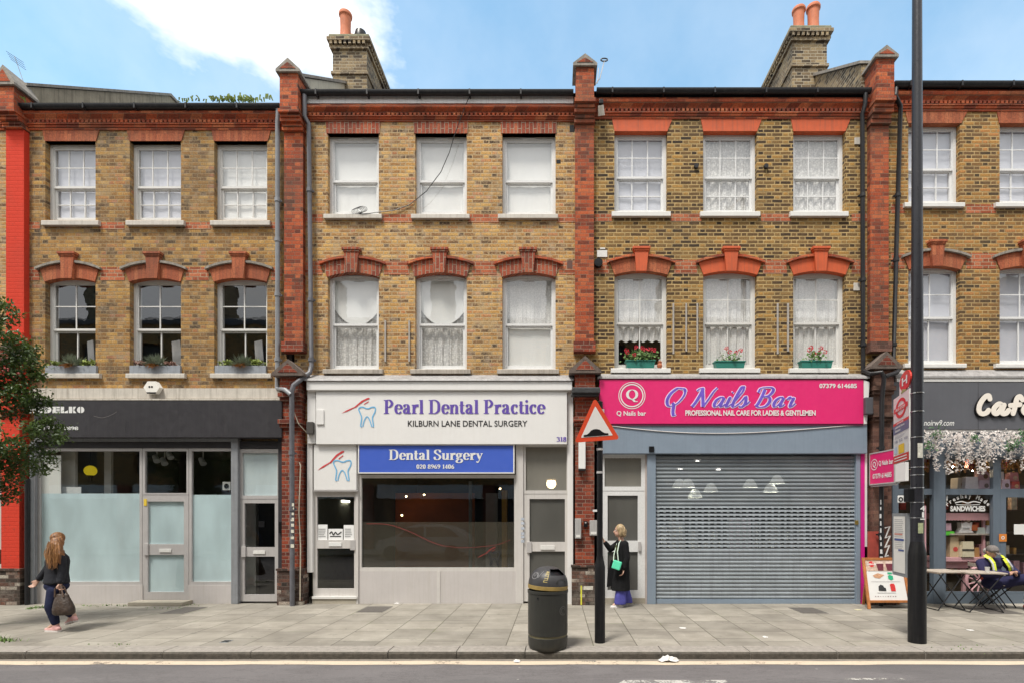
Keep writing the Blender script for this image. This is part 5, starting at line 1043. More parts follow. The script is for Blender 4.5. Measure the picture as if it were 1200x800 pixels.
y = -.12; s3 = board('wall_sign', 'small white panel with a tooth logo over the left dental door', 367.8, 417.6, 520.3, 573.5, y, .1, WHITE, trim=None); fr = facade(y)
m = MB(); tooth(m, fr, X(391, y), Z(563, y), X(411.5, y)-X(391, y), Z(539, y)-Z(563, y), .005, .024); lg = m.build('logo', LOGOB, s3); m = MB(); brush(m, fr, X(372, y), Z(550.5, y), X(403.5, y), Z(527.5, y), .005, 0); m.build('logo_brush', LOGOR, lg)
m = MB(); y_ = -.13; a, b_ = X(366.8, y_), X(419, y_); m.box(a, b_, -.125, .0, Z(575, y_), Z(573.7, y_)); m.build('bottom_trim', ALU, s3)
y = -.14; s4 = board('fascia_sign', 'royal blue sign reading Dental Surgery above the shop window', 421, 601.5, 521.3, 552.8, y, .12, BLUE, trim=WHITE); fr = facade(y)
m = MB(); serif_text(m, fr, 'Dental Surgery', X(455.5, y), X(566, y), Z(538.2, y), Z(526.3, y)-Z(538.2, y)); m.build('lettering', TXTW, s4)
m = MB(); serif_text(m, fr, '020 8969 1406', X(488, y), X(532.5, y), Z(548.6, y), Z(543.5, y)-Z(548.6, y)); m.build('lettering', TXTW, s4)
y = -.22; s5 = board('fascia_sign', 'hot pink fascia sign reading Q Nails Bar in purple script', 702.5, 1012, 444.2, 496, y, .2, PINK); fr = facade(y)
m = MB(); script_text(m, fr, 'Q Nails Bar', X(779, y), X(932, y), Z(476.5, y), Z(453.5, y)-Z(476.5, y), .004, extra=.034); o_ = m.build('lettering_outline', plain('pale lilac outline', (.78, .62, .85), .5), s5)
m = MB(); script_text(m, fr, 'Q Nails Bar', X(779, y), X(932, y), Z(476.5, y), Z(453.5, y)-Z(476.5, y), .008); m.build('lettering', plain('violet blue script', (.15, .085, .52), .5, .25, 3), s5)
m = MB(); text(m, fr, 'PROFESSIONAL NAIL CARE FOR LADIES & GENTLEMEN', X(803, y), X(955.5, y), Z(486.6, y), Z(480.2, y), d=.011, bold=.03, spacing=.96); m.build('lettering', TXTW, s5)
m = MB(); text(m, fr, '07379 614685', X(960, y), X(1004, y), Z(454.4, y), Z(449, y), bold=.03); m.build('lettering', TXTW, s5)
m = MB(); text(m, fr, 'Q Nails bar', X(722.5, y), X(757, y), Z(487.5, y), Z(481, y), bold=.02); m.build('lettering', TXTW, s5)
m = MB(); k_ = Z(0, y)-Z(1, y); cx, cz = X(740.5, y), Z(463, y); disc(m, fr, cx, cz, 15.8*k_, .004, 40, None, .945); disc(m, fr, cx, cz, 13.6*k_, .004, 40, None, .90); serif_text(m, fr, 'Q', X(733.5, y), X(749, y), Z(467.5, y), Z(456, y)-Z(467.5, y)); m.build('logo', TXTW, s5)
m = MB(); m.box(X(702.5, y), X(1012, y), y+.01, y+.19, Z(498, y), Z(496.3, y)); m.build('shadow_gap', plain('dark plum edge', (.12, .015, .05), .5), s5); m = MB(); m.prism([(X(1012.4, y), Z(496, y)), (X(1016, y), Z(496, y)), (X(1019, y), Z(447, y)), (X(1012.4, y), Z(445, y))], y, y+.19); m.build('end_cap', WHITE, s5)
y = -.17; s6 = board('fascia_sign', 'slate grey cafe fascia sign with cream brush lettering', 1044, 1480, 447.3, 502.8, y, .15, GREYF); fr = facade(y)
m = MB(); rect(m, fr, X(1146, y), X(1146.5, y), Z(502, y), Z(448, y), .002); m.build('joint', CHAR, s6)
def cafe(mb, d, w, dx_=0, dz_=0, th=.03):
    P = lambda q: [(X(1142+a*1.0, y)+dx_, Z(487.5-b*1.0, y)+dz_) for a, b in q]
    for q in ([(16, 20), (14.5, 24), (10, 22), (4.5, 14), (3.5, 6), (7, 2.8), (12, 4), (14.5, 7)], [(31, 12), (27, 14.5), (21.5, 10), (20.5, 4.5), (24, 3), (28, 7), (31, 12)], [(32.5, 13), (30, 6), (31, 3), (35, 3.5), (38, 7)], [(54, 19), (51, 23), (47.5, 20), (45, 10), (43, 3)], [(40, 12.5), (51, 13.5)], [(56, 8), (64, 10), (64, 13.5), (59, 13), (55, 7), (57.5, 3), (63, 3.5), (67, 6)], [(60.5, 19), (66, 23)]):
        stroke(mb, fr, P(q), w, d, len(q) > 2, roundcap=True, th=th); d += .0007
    return mb
k_ = Z(0, y)-Z(1, y); cafe(MB(), 0, 1)
m = MB(); cafe(m, .03, 6.6*k_, -.012, -.014); m.build('letter_sides', BLACK, s6); m = MB(); cafe(m, .045, 5.6*k_, th=.01); m.build('lettering', plain('cream acrylic', (.80, .74, .66), .4, .03), s6)
m = MB(); text(m, fr, 'cafenoirw9.com', X(1071, y), X(1118, y), Z(498.3, y), Z(491.6, y), bold=.012, shear=.25); m.build('lettering', TXTW, s6)

# projecting sign on the pier, seen on its left face
def side_frame(x, y0): return Frame((x, y0, 0), (0, -1, 0), (0, 0, 1))
sx = 6.30; s7 = thing('projecting_sign', 'pink projecting sign with white lettering on the pier right of the shutter', 'shop sign', (sx, -.12, 2.4))
m = MB(); m.box(sx, sx+.09, -.88, -.13, 2.40, 3.0, .004); m.build('panel', PINK, s7); m = MB()
for a, b_, c, d in ((-.90, -.11, 2.995, 3.02), (-.90, -.11, 2.38, 2.405), (-.90, -.875, 2.405, 2.995), (-.135, -.11, 2.405, 2.995)): m.box(sx-.006, sx+.096, a, b_, c, d)
m.build('frame', ALU, s7); fr = side_frame(sx, -.13); m = MB(); disc(m, fr, .15, 2.78, .11, .006, 24, None, .86); text(m, fr, 'Q', .10, .20, 2.71, 2.84, .006, .03); m.build('logo', TXTW, s7); m = MB(); text(m, fr, 'Q Nails bar', .29, .73, 2.73, 2.84, .006, .03); text(m, fr, '07379 614685', .10, .68, 2.50, 2.60, .006, .03); m.build('lettering', TXTW, s7)
s8 = thing('projecting_sign', 'blank white projecting panel behind the bus stop flag, next to the pink one', 'sign', (6.3, -1.1, 2.4)); m = MB(); m.box(6.30, 6.36, -1.19, -.905, 2.40, 2.74, .006); m.build('panel', WHITE, s8); m = MB(); m.box(6.32, 6.345, -.905, -.12, 2.345, 2.37); m.build('bracket', ALU, s8)
# alarm box, cameras, vents, plates
t_ = thing('alarm_box', 'white hexagonal burglar alarm box above the charcoal fascia', 'alarm box', (X(178), -.02, Z(460))); c = (X(178, -.25), Z(453.5, -.25)); r = .16
m = MB(); m.prism([(c[0]+r*math.cos(R(60*k)), c[1]+r*.86*math.sin(R(60*k))) for k in range(6)], -.26, -.165); m.build('case', plain('white alarm plastic', (.78, .76, .70), .4), t_); m = MB(); poly(m, Frame((0, -.26, 0)), [(c[0]-.085, c[1]-.125), (c[0]+.085, c[1]-.125), (c[0]+.10, c[1]-.095), (c[0]-.10, c[1]-.095)], .003); text(m, Frame((0, -.26, 0)), '••', c[0]-.06, c[0]+.03, c[1]-.01, c[1]+.03, .003, .02); m.build('badge', BLACK, t_)
t_ = thing('security_camera', 'white security floodlight just under the gutter right of the middle pier', 'camera', (X(704), -.05, Z(127))); m = MB(); m.tube([(X(705, -.2), -.16, Z(134, -.2)), (X(704, -.25), -.26, Z(124, -.25))], [.07, .055], 12); m.build('housing', plain('cream camera case', (.62, .58, .5), .5), t_, True); m = MB(); m.box(X(702, -.2), X(707, -.2), -.24, -.02, Z(123, -.2), Z(118, -.2), .01); m.build('bracket', BLACK, t_)
def plate(house, xl, xr, yt, yb, mat, name, dep=.02):
    m = MB(); m.box(X(xl), X(xr), -dep, .0, Z(yb), Z(yt), .003); m.build(name, mat, house)
plate(h2, 667.5, 673, 147, 155, BLACK, 'air_brick', .004); plate(h2, 664.5, 671, 305.5, 315, plain('terracotta vent', (.12, .06, .045), .8), 'air_brick', .006); plate(h2, 652, 657, 187.5, 192, BLACK, 'air_brick', .004)
plate(h3, 699.5, 711.5, 294, 302, SILLW, 'wall_plate'); plate(h3, 1000, 1007, 332, 341, SILL, 'wall_plate'); plate(h3, 1001, 1008, 162, 170, SILL, 'wall_plate'); plate(h3, 703, 709, 291, 292.6, SILLW, 'wall_plate')
m = MB(); m.tube([(X(701), -.10, Z(310)), (X(701), .0, Z(310))], .085, 16); m.tube([(X(701), -.104, Z(310)), (X(701), -.10, Z(310))], .06, 12); m.build('flue', BLACK, h3, True)
for px_, py_ in ((815.5, 196), (897, 196)): m = MB(); m.tube([(X(px_), -.05, Z(py_)), (X(px_), .0, Z(py_))], .045, 10); m.build('anchor_plate', BLKP, h3)
# meters on the middle pier
for (a, b_, c, d, l) in ((673.8, 681, 607, 630.5, 'grey meter box on the middle pier, left of the intercom'), (691, 700, 609, 627, 'grey meter box on the middle pier, right of the intercom')):
    t_ = thing('meter_box', l, 'meter box', (X((a+b_)/2, -.2), -.2, Z(d, -.2)), 'meter boxes on the pier'); m = MB(); m.box(X(a, -.25), X(b_, -.25), -.29, -.2, Z(d, -.25), Z(c, -.25), .008); m.build('case', plain('grey enamel meter case', (.36, .35, .34), .5, .12, 9, streak=.3), t_); m = MB(); m.box(X(a+1.2, -.25), X(b_-1.2, -.25), -.297, -.29, Z(d-1.5, -.25), Z(d-4.5, -.25)); m.build('label_plate', SILLW, t_)
t_ = thing('door_intercom', 'black door intercom between the two grey meter boxes', 'intercom', (X(686, -.2), -.2, Z(617, -.2))); m = MB(); m.box(X(684, -.24), X(688.5, -.24), -.25, -.2, Z(617, -.24), Z(610, -.24), .008); m.build('case', BLACK, t_); m = MB(); m.box(X(685.3, -.24), X(687.2, -.24), -.254, -.25, Z(612.5, -.24), Z(611, -.24)); m.build('button', ALU, t_)
t_ = thing('wall_box', 'tall narrow white box on the pier behind the road sign', 'box', (X(682, -.2), -.2, Z(549, -.2))); m = MB(); m.box(X(678, -.25), X(686, -.25), -.30, -.2, Z(549, -.25), Z(516, -.25), .01); m.build('case', WHITE, t_); m = MB(); m.box(X(678, -.25), X(686, -.25), -.305, -.2, Z(551, -.25), Z(549.3, -.25)); m.build('base', BLKP, t_)
t_ = thing('wall_bracket', 'black lead wrapped beam end sticking out of the middle pier above the road sign', 'bracket', (X(686, -.3), -.2, Z(462, -.3))); m = MB(); m.box(X(670, -.3), X(703, -.3), -.42, -.25, Z(461, -.35), Z(454, -.35), .02); m.box(X(669, -.3), X(701, -.3), -.38, -.25, Z(463.5, -.35), Z(461.2, -.35), .006); m.build('beam', plain('wrinkled black lead', (.035, .035, .037), .5, .4, 9, bump=.8, bscale=20), t_)
m = MB(); random.seed(8)
fr = Frame((0, -.252, 0)); rect(m, fr, X(680.3, -.25), X(682, -.25), Z(708, -.25), Z(685.5, -.25), .003); o_ = m.build('paint_mark', plain('yellow paint', (.62, .60, .05), .6, .2, 20), h3)
m = MB(); rect(m, fr, X(684, -.25), X(695, -.25), Z(690.5, -.25), Z(686, -.25), .003); m.build('paint_mark', plain('cream paint', (.55, .52, .45), .7, .3, 20), h3)
# graffiti and dirt on the right-hand pier are its own paint marks
m = MB(); fr = Frame((0, -.255, 0)); pts = [(1036.5, 618), (1042.5, 616), (1037, 630), (1043, 627), (1036.5, 641), (1042, 638), (1036.8, 652), (1041, 650)]; stroke(m, fr, [(X(a, -.25), Z(b, -.25)) for a, b in pts], .03, .003, False); m.build('paint_mark', plain('white graffiti paint', (.72, .70, .68), .6), h4)
m = MB(); fr = Frame((0, -.385, 0)); random.seed(6)
for k in range(11): yy = 585+k*8.3; rect(m, fr, X(1030.5+random.random()*1.2, -.38), X(1034.5, -.38), Z(yy+random.uniform(3, 6), -.38), Z(yy, -.38), .003)
m.split('sticker', plain('torn pale stickers', (.60, .60, .60), .6, .3, 25), h3)
m = MB(); m.box(X(1016.5, -.25), X(1029.5, -.25), -.262, -.25, Z(655, -.25), Z(622, -.25)); m.build('paint_mark', plain('red oxide paint', (.32, .05, .035), .8, .25, 9), h4)
# loose cables and aerials
t_ = thing('loose_cable', 'loose dark cable drooping across the wall between the upper dental windows', 'cable', (X(500), -.08, Z(255)))
m = MB(); m.tube([(X(551, -.15), -.15, Z(112, -.15)), (X(546, -.12), -.12, Z(128)), (X(533), -.03, Z(160)), (X(527), -.03, Z(180)), (X(517), -.03, Z(203)), (X(500), -.02, Z(225)), (X(480), -.02, Z(241)), (X(462), -.03, Z(248)), (X(446), -.04, Z(250)), (X(432), -.07, Z(253)), (X(405), -.06, Z(253.5))], .008, 6); m.build('wire', BLACK, t_, True)
m = MB()
for k in range(5): m.tube([(X(418+k*.8+6*math.cos(a*.7)+k, -.05), -.05-.01*k, Z(248+3.6*math.sin(a*.7)-k*.3, -.05)) for a in range(10)], .005, 5)
m.build('coil', BLACK, t_, True)
t_ = thing('roof_aerial', 'thin television aerial on the roof at the far left', 'aerial', (X(29, .6), .6, Z(95, .6))); m = MB(); m.tube([(X(30, .6), .6, Z(104, .6)), (X(17, .6), .6, Z(66, .6))], .006, 5); m.build('mast', GRYP, t_); m = MB()
for k in range(4): f = k/3; m.tube([(X(14+f*5, .6), .6-.12, Z(66+f*9, .6)), (X(21+f*3, .6), .6+.12, Z(68+f*9, .6))], .004, 4)
m.build('element', BLKP, t_)
t_ = thing('roof_aerial', 'small pale aerial with a ring, right of the middle pier cap', 'aerial', (X(700, .3), .3, Z(104, .3))); m = MB(); m.tube([(X(697, .3), .3, Z(100, .3)), (X(703, .3), .3, Z(92, .3)), (X(708.5, .3), .3, Z(71, .3))], .012, 5); m.tube([(X(700, .3), .3, Z(98, .3)), (X(701.5, .3), .3, Z(80, .3))], .008, 5); m.build('mast', plain('pale aerial metal', (.5, .5, .5), .4, metal=.6), t_); m = MB(); m.tube([(X(708+4*math.cos(R(k*30)), .3), .3, Z(70.5+1.8*math.sin(R(k*30)), .3)) for k in range(13)], .013, 5); m.build('element', BLKP, t_)

# ------------------------------------------------------------------ street furniture
yp = -3.24; xp = X(703, yp); t_ = thing('road_sign', 'black post with a red bordered triangular road hump warning sign', 'road sign', (xp, yp, 0))
POSTB = plain('worn black post paint', (.010, .010, .011), .42, .25, 10, streak=.3, grime=(.05, .047, .043), bump=.15, spec=.22)
m = MB(); m.lathe([(.074, 0), (.074, 1.06), (.066, 1.10), (.047, 1.2), (.047, 1.21)], (xp, yp, 0), 20, close=False); m.build('post_base', POSTB, t_, True)
m = MB(); m.lathe([(.041, 1.1), (.041, 3.38), (.0, 3.40)], (xp, yp, 0), 16, close=False); m.build('post', POSTB, t_, True)
yq = yp-.085; cx, cz = X(699.5, yq), Z(499.5, yq); A = [(X(697, yq), Z(465, yq)), (X(673, yq), Z(518, yq)), (X(726.5, yq), Z(514, yq))]
def rtri(pts, r, n=5):
    out = []
    for i in range(3):
        p, a, b_ = Vector(pts[i]), Vector(pts[i-1]), Vector(pts[(i+1) % 3]); d1 = (a-p).normalized(); d2 = (b_-p).normalized(); half = d1.angle(d2)/2; L = r/math.tan(half); bis = (d1+d2).normalized(); c = p+bis*(r/math.sin(half)); s0 = p+d1*L-c; s1 = p+d2*L-c
        a0 = math.atan2(s0.y, s0.x); a1 = math.atan2(s1.y, s1.x); da = (a1-a0+math.pi) % (2*math.pi)-math.pi
        out += [(c.x+r*math.cos(a0+da*k/n), c.y+r*math.sin(a0+da*k/n)) for k in range(n+1)]
    return out
fr = Frame((0, yq, 0)); m = MB(); poly(m, fr, rtri(A, .03), .0, .012); pl = m.build('sign_plate', plain('retroreflective red', (.60, .06, .02), .4, .05), t_)
G = Vector(((A[0][0]+A[1][0]+A[2][0])/3, (A[0][1]+A[1][1]+A[2][1])/3)); sc = lambda f: [tuple(G+(Vector(q)-G)*f) for q in A]
m = MB(); poly(m, fr, rtri(sc(.70), .008), .003); m.build('sign_face', plain('off white sign face', (.66, .63, .60), .45, .05), pl)
m = MB(); bx = Vector(A[2])-Vector(A[1]); bx.normalize(); up = Vector((-bx.y, bx.x)); o0 = Vector((X(684, yq), Z(511.3, yq))); W_ = .345
q = [(0, 0), (W_, 0), (W_, .025), (.30, .03), (.265, .05), (.23, .082), (.19, .095), (.15, .095), (.11, .082), (.08, .05), (.045, .028), (0, .025)]; poly(m, fr, [tuple(o0+bx*a+up*b_) for a, b_ in q], .006); m.build('hump_symbol', BLACK, pl)
m = MB(); m.box(xp-.055, xp+.055, yp-.075, yp+.05, Z(508, yp), Z(504, yp)); m.box(xp-.055, xp+.055, yp-.075, yp+.05, Z(484, yp), Z(480, yp)); m.split('clamp', ALU, t_)
m = MB()
for py_ in (526, 553): m.tube([(xp, yp, Z(py_, yp)-.015), (xp, yp, Z(py_, yp)+.015)], .047, 14)
m.split('band', ALU, t_)
m = MB(); m.box(X(694.5, yp), X(699.5, yp), yp-.03, yp-.02, Z(599, yp), Z(596.5, yp)); m.build('tag', TXTW, t_)

xl_ = X(1074.7, yp); t_ = thing('lamp_post', 'tall black street lamp post with bus stop fittings at the kerb', 'lamp post', (xl_, yp, 0))
POSTG = plain('lamp post sky greyed paint', (.020, .020, .025), .34, .2, 6, streak=.2, grime=(.06, .06, .06), spec=.35)  # upper shaft greyed in the colour for the sky it reflects
m = MB(); m.lathe([(.112, 0), (.112, 1.22), (.107, 1.27), (.085, 1.40), (.081, 1.42)], (xl_, yp, 0), 24, close=False); m.build('post_base', POSTB, t_, True); m = MB(); m.lathe([(.0815, 1.40), (.079, 2.9), (.070, 5.5), (.056, 10.4), (.0, 10.42)], (xl_, yp, 0), 20, close=False); m.build('shaft', POSTG, t_, True)
m = MB(); m.tube([(xl_, yp, 10.2), (xl_, yp-.2, 10.5), (xl_, yp-1.1, 10.7)], .03, 8); m.build('bracket_arm', POSTG, t_, True); m = MB(); m.box(xl_-.13, xl_+.13, yp-1.75, yp-1.05, 10.66, 10.78, .04); m.build('lantern', GRYP, t_)
m = MB()
for py_ in (460.5, 482, 512, 547, 556, 571, 588, 606, 643): z_ = Z(py_, yp); m.tube([(xl_, yp, z_-.006), (xl_, yp, z_+.006)], (.084 if py_ < 640 else .09), 18)
m.split('steel_band', plain('stainless band', (.5, .5, .5), .3, metal=.9), t_)
fr = Frame((0, yp-.083, 0)); m = MB(); text(m, fr, '4', X(1073.5, yp), X(1079, yp), Z(598.3, yp), Z(592, yp), .002, .02); text(m, fr, '1', X(1075.5, yp), X(1078, yp), Z(605.5, yp), Z(599.5, yp), .002, .02); rect(m, fr, X(1073.5, yp), X(1079, yp), Z(608.3, yp), Z(607, yp), .002); m.build('number', TXTW, t_)
m = MB(); rect(m, fr, X(1071, yp), X(1077, yp), Z(624, yp), Z(612, yp), .001); m.build('sticker', plain('faded green sticker', (.35, .38, .22), .6, .4, 20), t_); m = MB(); rect(m, fr, X(1070.5, yp), X(1076.5, yp), Z(536.5, yp), Z(519.5, yp), .001); m.build('sticker', plain('cream sticker', (.6, .58, .5), .6, .4, 20), t_)
m = MB(); m.box(X(1062, yp), X(1069, yp), yp-.05, yp+.06, Z(587.5, yp), Z(572, yp), .01); m.build('control_box', BLACK, t_); m = MB(); m.tube([(xl_+.1, yp-.02, Z(592, yp)), (xl_+.1, yp-.02, Z(640, yp)), (xl_+.11, yp-.02, Z(660, yp))], .012, 6); m.build('pink_conduit', plain('dusty pink conduit', (.52, .30, .33), .6), t_)
# bus stop flag clamped to the lamp post, running back from the kerb
FA, FB = Vector((5.26, -2.46, 0)), Vector((5.0, -3.20, 0)); rdir = (FB-FA); FL = rdir.length; rdir.normalize()
def fframe(d0=0.0): return Frame(FA+Vector((0, 0, 0)), rdir, (0, 0, 1))
fr = fframe(); t_ = thing('bus_stop_flag', 'white bus stop flag with a red ring roundel clamped to the lamp post', 'bus stop sign', (FB.x, FB.y, 2.575)); zb, zt = 2.575, 3.58; H_ = zt-zb
m = MB(); poly(m, fr, [(0, zb), (FL, zb), (FL, zt), (0, zt)], .0, .03); poly(m, fr, [(0, zb), (0, zt), (FL, zt), (FL, zb)], -.03); m.build('panel', plain('white enamel', (.66, .65, .63), .35, .03), t_)
REDB = plain('signal red enamel', (.60, .035, .02), .4, .04); cz = zt-.24*H_/1.0
m = MB(); disc(m, fr, FL*.5, zt-.20*H_, FL*.34, .004, 36, .145*H_, .70); rect(m, fr, FL*.06, FL*.94, zt-.235*H_, zt-.165*H_, .006); m.build('roundel', REDB, t_)
m = MB(); rect(m, fr, 0, FL, zt-.425*H_, zt-.385*H_, .004); rect(m, fr, 0, FL, zb, zb+.115*H_, .004); m.split('red_band', REDB, t_)
m = MB(); rect(m, fr, 0, FL, zt-.555*H_, zt-.427*H_, .004); m.build('blue_band', plain('slate blue enamel', (.12, .13, .22), .4), t_)
m = MB(); text(m, fr, 'BUS STOP', FL*.2, FL*.8, zt-.222*H_, zt-.18*H_, .009, .02); text(m, fr, 'Ladbroke Grove', FL*.15, FL*.75, zt-.475*H_, zt-.445*H_, .008, .03); text(m, fr, 'Station', FL*.15, FL*.5, zt-.53*H_, zt-.495*H_, .008, .03); text(m, fr, 'towards', FL*.25, FL*.7, zt-.42*H_, zt-.392*H_, .008, .02)
for k in range(2): rect(m, fr, FL*.1, FL*.9, zb+(.03+.04*k)*H_, zb+(.045+.04*k)*H_, .008)
m.build('lettering', TXTW, t_)
m = MB()
for k, (a, b_) in enumerate(((.1, .3), (.4, .62), (.72, .92))): text(m, fr, ('18', '52', 'N18')[k], FL*a, FL*b_, zb+.305*H_, zb+.345*H_, .005, .02)
for k in range(3): rect(m, fr, FL*.12, FL*(.8-.1*k), zb+(.40-.015*k)*H_, zb+(.404-.015*k)*H_, .004)
m.build('route_numbers', plain('grey print', (.25, .25, .32), .5), t_)
m = MB(); rect(m, fr, FL*.36, FL*.72, zb+.13*H_, zb+.265*H_, .005); m.build('yellow_tile', plain('yellow tile', (.72, .48, .02), .5), t_); m = MB(); rect(m, fr, FL*.08, FL*.26, zb+.15*H_, zb+.25*H_, .005); m.build('blue_tile', plain('pale blue tile', (.45, .55, .68), .5), t_)
t_ = thing('bus_stop_letter', 'red disc with a white letter H above the bus stop flag', 'bus stop sign', (FB.x, FB.y, 3.6)); fz0 = 3.72
m = MB(); fr2 = fframe(); cxx = FL*.74; disc(m, fr2, cxx, 3.74, .26, .0, 28, .135, th=.02); m.build('disc', REDB, t_); m = MB(); text(m, fr2, 'H', cxx-.13, cxx+.13, 3.68, 3.80, .004, .03); m.build('lettering', TXTW, t_); m = MB(); poly(m, fr2, [(FL*.25, 3.60), (FL*.48, 3.60), (FL*.48, 3.84), (FL*.25, 3.84)], -.03, .02); m.build('side_plate', WHITE, t_); m = MB(); poly(m, fr2, [(cxx-.2, 3.585), (cxx+.1, 3.585), (cxx-.1, 3.64)], .003, .01); m.build('arrow_plate', plain('olive green tag', (.28, .33, .12), .5), t_)
t_ = thing('timetable_case', 'narrow grey framed bus timetable case on the lamp post', 'timetable', (FB.x, FB.y, .9)); fr3 = Frame(Vector((5.06, -2.74, 0)), Vector((4.985, -3.18, 0))-Vector((5.06, -2.74, 0)), (0, 0, 1)); L3 = .446
m = MB(); poly(m, fr3, [(0, .90), (L3, .90), (L3, 1.815), (0, 1.815)], .0, .05); m.build('frame', plain('grey timetable frame', (.22, .23, .24), .4), t_); m = MB(); rect(m, fr3, .05, L3-.05, .95, 1.77, .004); ps = m.build('sheet', plain('white timetable sheet', (.70, .69, .65), .4, .04), t_)
m = MB()
for k in range(16): rect(m, fr3, .08, L3-.09-.05*random.random(), 1.72-k*.028, 1.727-k*.028, .006)
m.build('print', plain('grey small print', (.35, .35, .36), .6), ps); m = MB(); rect(m, fr3, .08, L3-.08, 1.415, 1.445, .007); rect(m, fr3, .2, L3-.08, 1.265, 1.29, .007); m.build('blue_heading', plain('dark blue print', (.06, .09, .26), .6), ps)
for k in range(1):
    m = MB(); rect(m, fr3, .08, L3-.12, 1.50, 1.52, .007); m.build('red_heading', plain('pink print', (.6, .25, .2), .6), ps)
t_ = thing('notice_plate', 'small white plate with a dark symbol strapped left of the lamp post', 'sign', (X(1057, -2.9), -2.9, Z(587, -2.9))); m = MB(); m.box(X(1052.5, -2.9), X(1061.5, -2.9), -2.9, -2.88, Z(588.5, -2.9), Z(580, -2.9), .01); m.build('plate', TXTW, t_); fr = Frame((0, -2.9, 0)); m = MB(); disc(m, fr, X(1055.5, -2.9), Z(584.5, -2.9), .035, .003, 16, None, .5); m.build('symbol', BLACK, t_)

# litter bin with a tilted dome lid
yb_ = -3.52; xb = X(642, yb_); r = .268; t_ = thing('litter_bin', 'round dark grey litter bin with a graffitied dome lid near the kerb', 'litter bin', (xb, yb_, 0))
BINM = plain('dark olive grey bin plastic', (.032, .032, .028), .40, .14, 4, streak=.2, grime=(.055, .052, .045), spec=.3); GOLD = plain('faded gold band', (.28, .19, .055), .5, .25, 12); BINL = plain('grey bin lid plastic', (.045, .044, .046), .42, .15, 5, spec=.3)
m = MB(); m.lathe([(r*.90, 0), (r*.95, .02), (r*.99, .06), (r*1.0, .165), (r*.97, .17)], (xb, yb_, 0), 48, close=False); m.build('base', BINM, t_, True); m = MB(); m.lathe([(r*.965, .168), (r*.97, .195)], (xb, yb_, 0), 48, close=False); m.build('gold_band', plain('dull olive band', (.13, .115, .06), .5), t_, True)
m = MB(); m.lathe([(r*.97, .195), (r*1.0, .20), (r*1.0, .745), (r*1.025, .75), (r*1.025, .785), (r*.96, .79), (r*.9, .6)], (xb, yb_, 0), 48, close=False); m.build('body', BINM, t_, True)
tilt = Matrix.Translation((xb, yb_, .80)) @ Matrix.Rotation(R(3.2), 4, 'Y')
def dome(mb, rr, h, hole, n=56, k=20, inset=0):
    vs = {}
    for j in range(k+1):
        e = j/k*math.pi/2
        for i in range(n):
            a = 2*math.pi*i/n; q = Vector((rr*math.cos(e)**.9*math.cos(a) if e < 1.57 else 0, rr*math.cos(e)**.9*math.sin(a) if e < 1.57 else 0, .055+h*math.sin(e))); vs[i, j] = mb.b.verts.new(tilt @ q)
    for j in range(k):
        for i in range(n):
            a = math.degrees(2*math.pi*(i+.5)/n)-360*(i > n/2); e = (j+.5)/k*90
            if hole and -84 < a < -22 and 36 < e < 63: continue
            try: mb.b.faces.new((vs[i, j], vs[(i+1) % n, j], vs[(i+1) % n, j+1], vs[i, j+1]))
            except ValueError: pass
m = MB(); dome(m, r*1.0, .245, True); bmesh.ops.remove_doubles(m.b, verts=m.b.verts, dist=1e-5); lid = m.build('lid', BINL, t_, True, 50); m = MB(); dome(m, r*.91, .205, False); bmesh.ops.remove_doubles(m.b, verts=m.b.verts, dist=1e-5); m.build('liner', BLACK, lid, True)
m = MB(); pv = [(r*.94, .0), (r*1.01, .004), (r*1.01, .05), (r*.99, .054)]; prev = None
for rr, z_ in pv:
    ring_ = [m.b.verts.new(tilt @ Vector((rr*math.cos(2*math.pi*i/48), rr*math.sin(2*math.pi*i/48), z_))) for i in range(48)]
    if prev: [m.b.faces.new((prev[i], prev[(i+1) % 48], ring_[(i+1) % 48], ring_[i])) for i in range(48)]
    prev = ring_
m.build('lid_band', GOLD, lid, True)
class Dome:
    """angle/elevation (degrees) on the lid"""
    def p(s, a, b, d=0.0): e = R(b); c = math.cos(e)**.9; return tilt @ Vector(((r+d)*c*math.cos(R(a)), (r+d)*c*math.sin(R(a)), .055+(.245+d)*math.sin(e)))
    def __init__(s): pass
class Cyl:
    def p(s, a, b, d=0.0): q = R(-42)+a/r; return Vector((xb+(r+d)*math.cos(q), yb_+(r+d)*math.sin(q), b))
m = MB(); dm = Dome(); vs, fs = font_mesh('LITTER', .02); w_ = max(q[0] for q in vs); bv = [m.b.verts.new(dm.p(-98+(q[1]-.35)*16-(q[0]/w_)*-6, 12+q[0]/w_*40, .004)) for q in vs]
for f in fs:
    try: m.b.faces.new([bv[i] for i in f])
    except ValueError: pass
m.build('lettering', plain('gold lettering', (.42, .33, .12), .5), lid)
m = MB(); stroke(m, dm, [(-138+13*math.cos(k*.9), 30+11*math.sin(k*.9)+k*.2) for k in range(9)], 1.6, .003); stroke(m, dm, [(-150, 40), (-140, 28), (-132, 42), (-124, 26), (-116, 40), (-110, 52)], 1.3, .004); m.build('scribble', plain('pale scratch', (.24, .235, .24), .6), lid)
m = MB(); cy = Cyl(); stroke(m, cy, [(.055*math.cos(R(k*20)), .53+.055*math.sin(R(k*20))) for k in range(19)], .010, .004); stroke(m, cy, [(.034*math.cos(R(k*20)), .53+.033*math.sin(R(k*20))) for k in range(15)], .008, .005); m.build('emblem', plain('moulded emblem', (.085, .082, .075), .45), t_)
m = MB(); stroke(m, dm, [(-48+17*math.cos(R(k*15)), 9+14*math.sin(R(k*15))) for k in range(13)], 2.2, .004); m.build('moulding', BINM, lid); m = MB(); m.tube([cy.p(-.355, .70, -.004), cy.p(-.355, .70, .006)], .012, 10); m.build('lock', BLACK, t_)

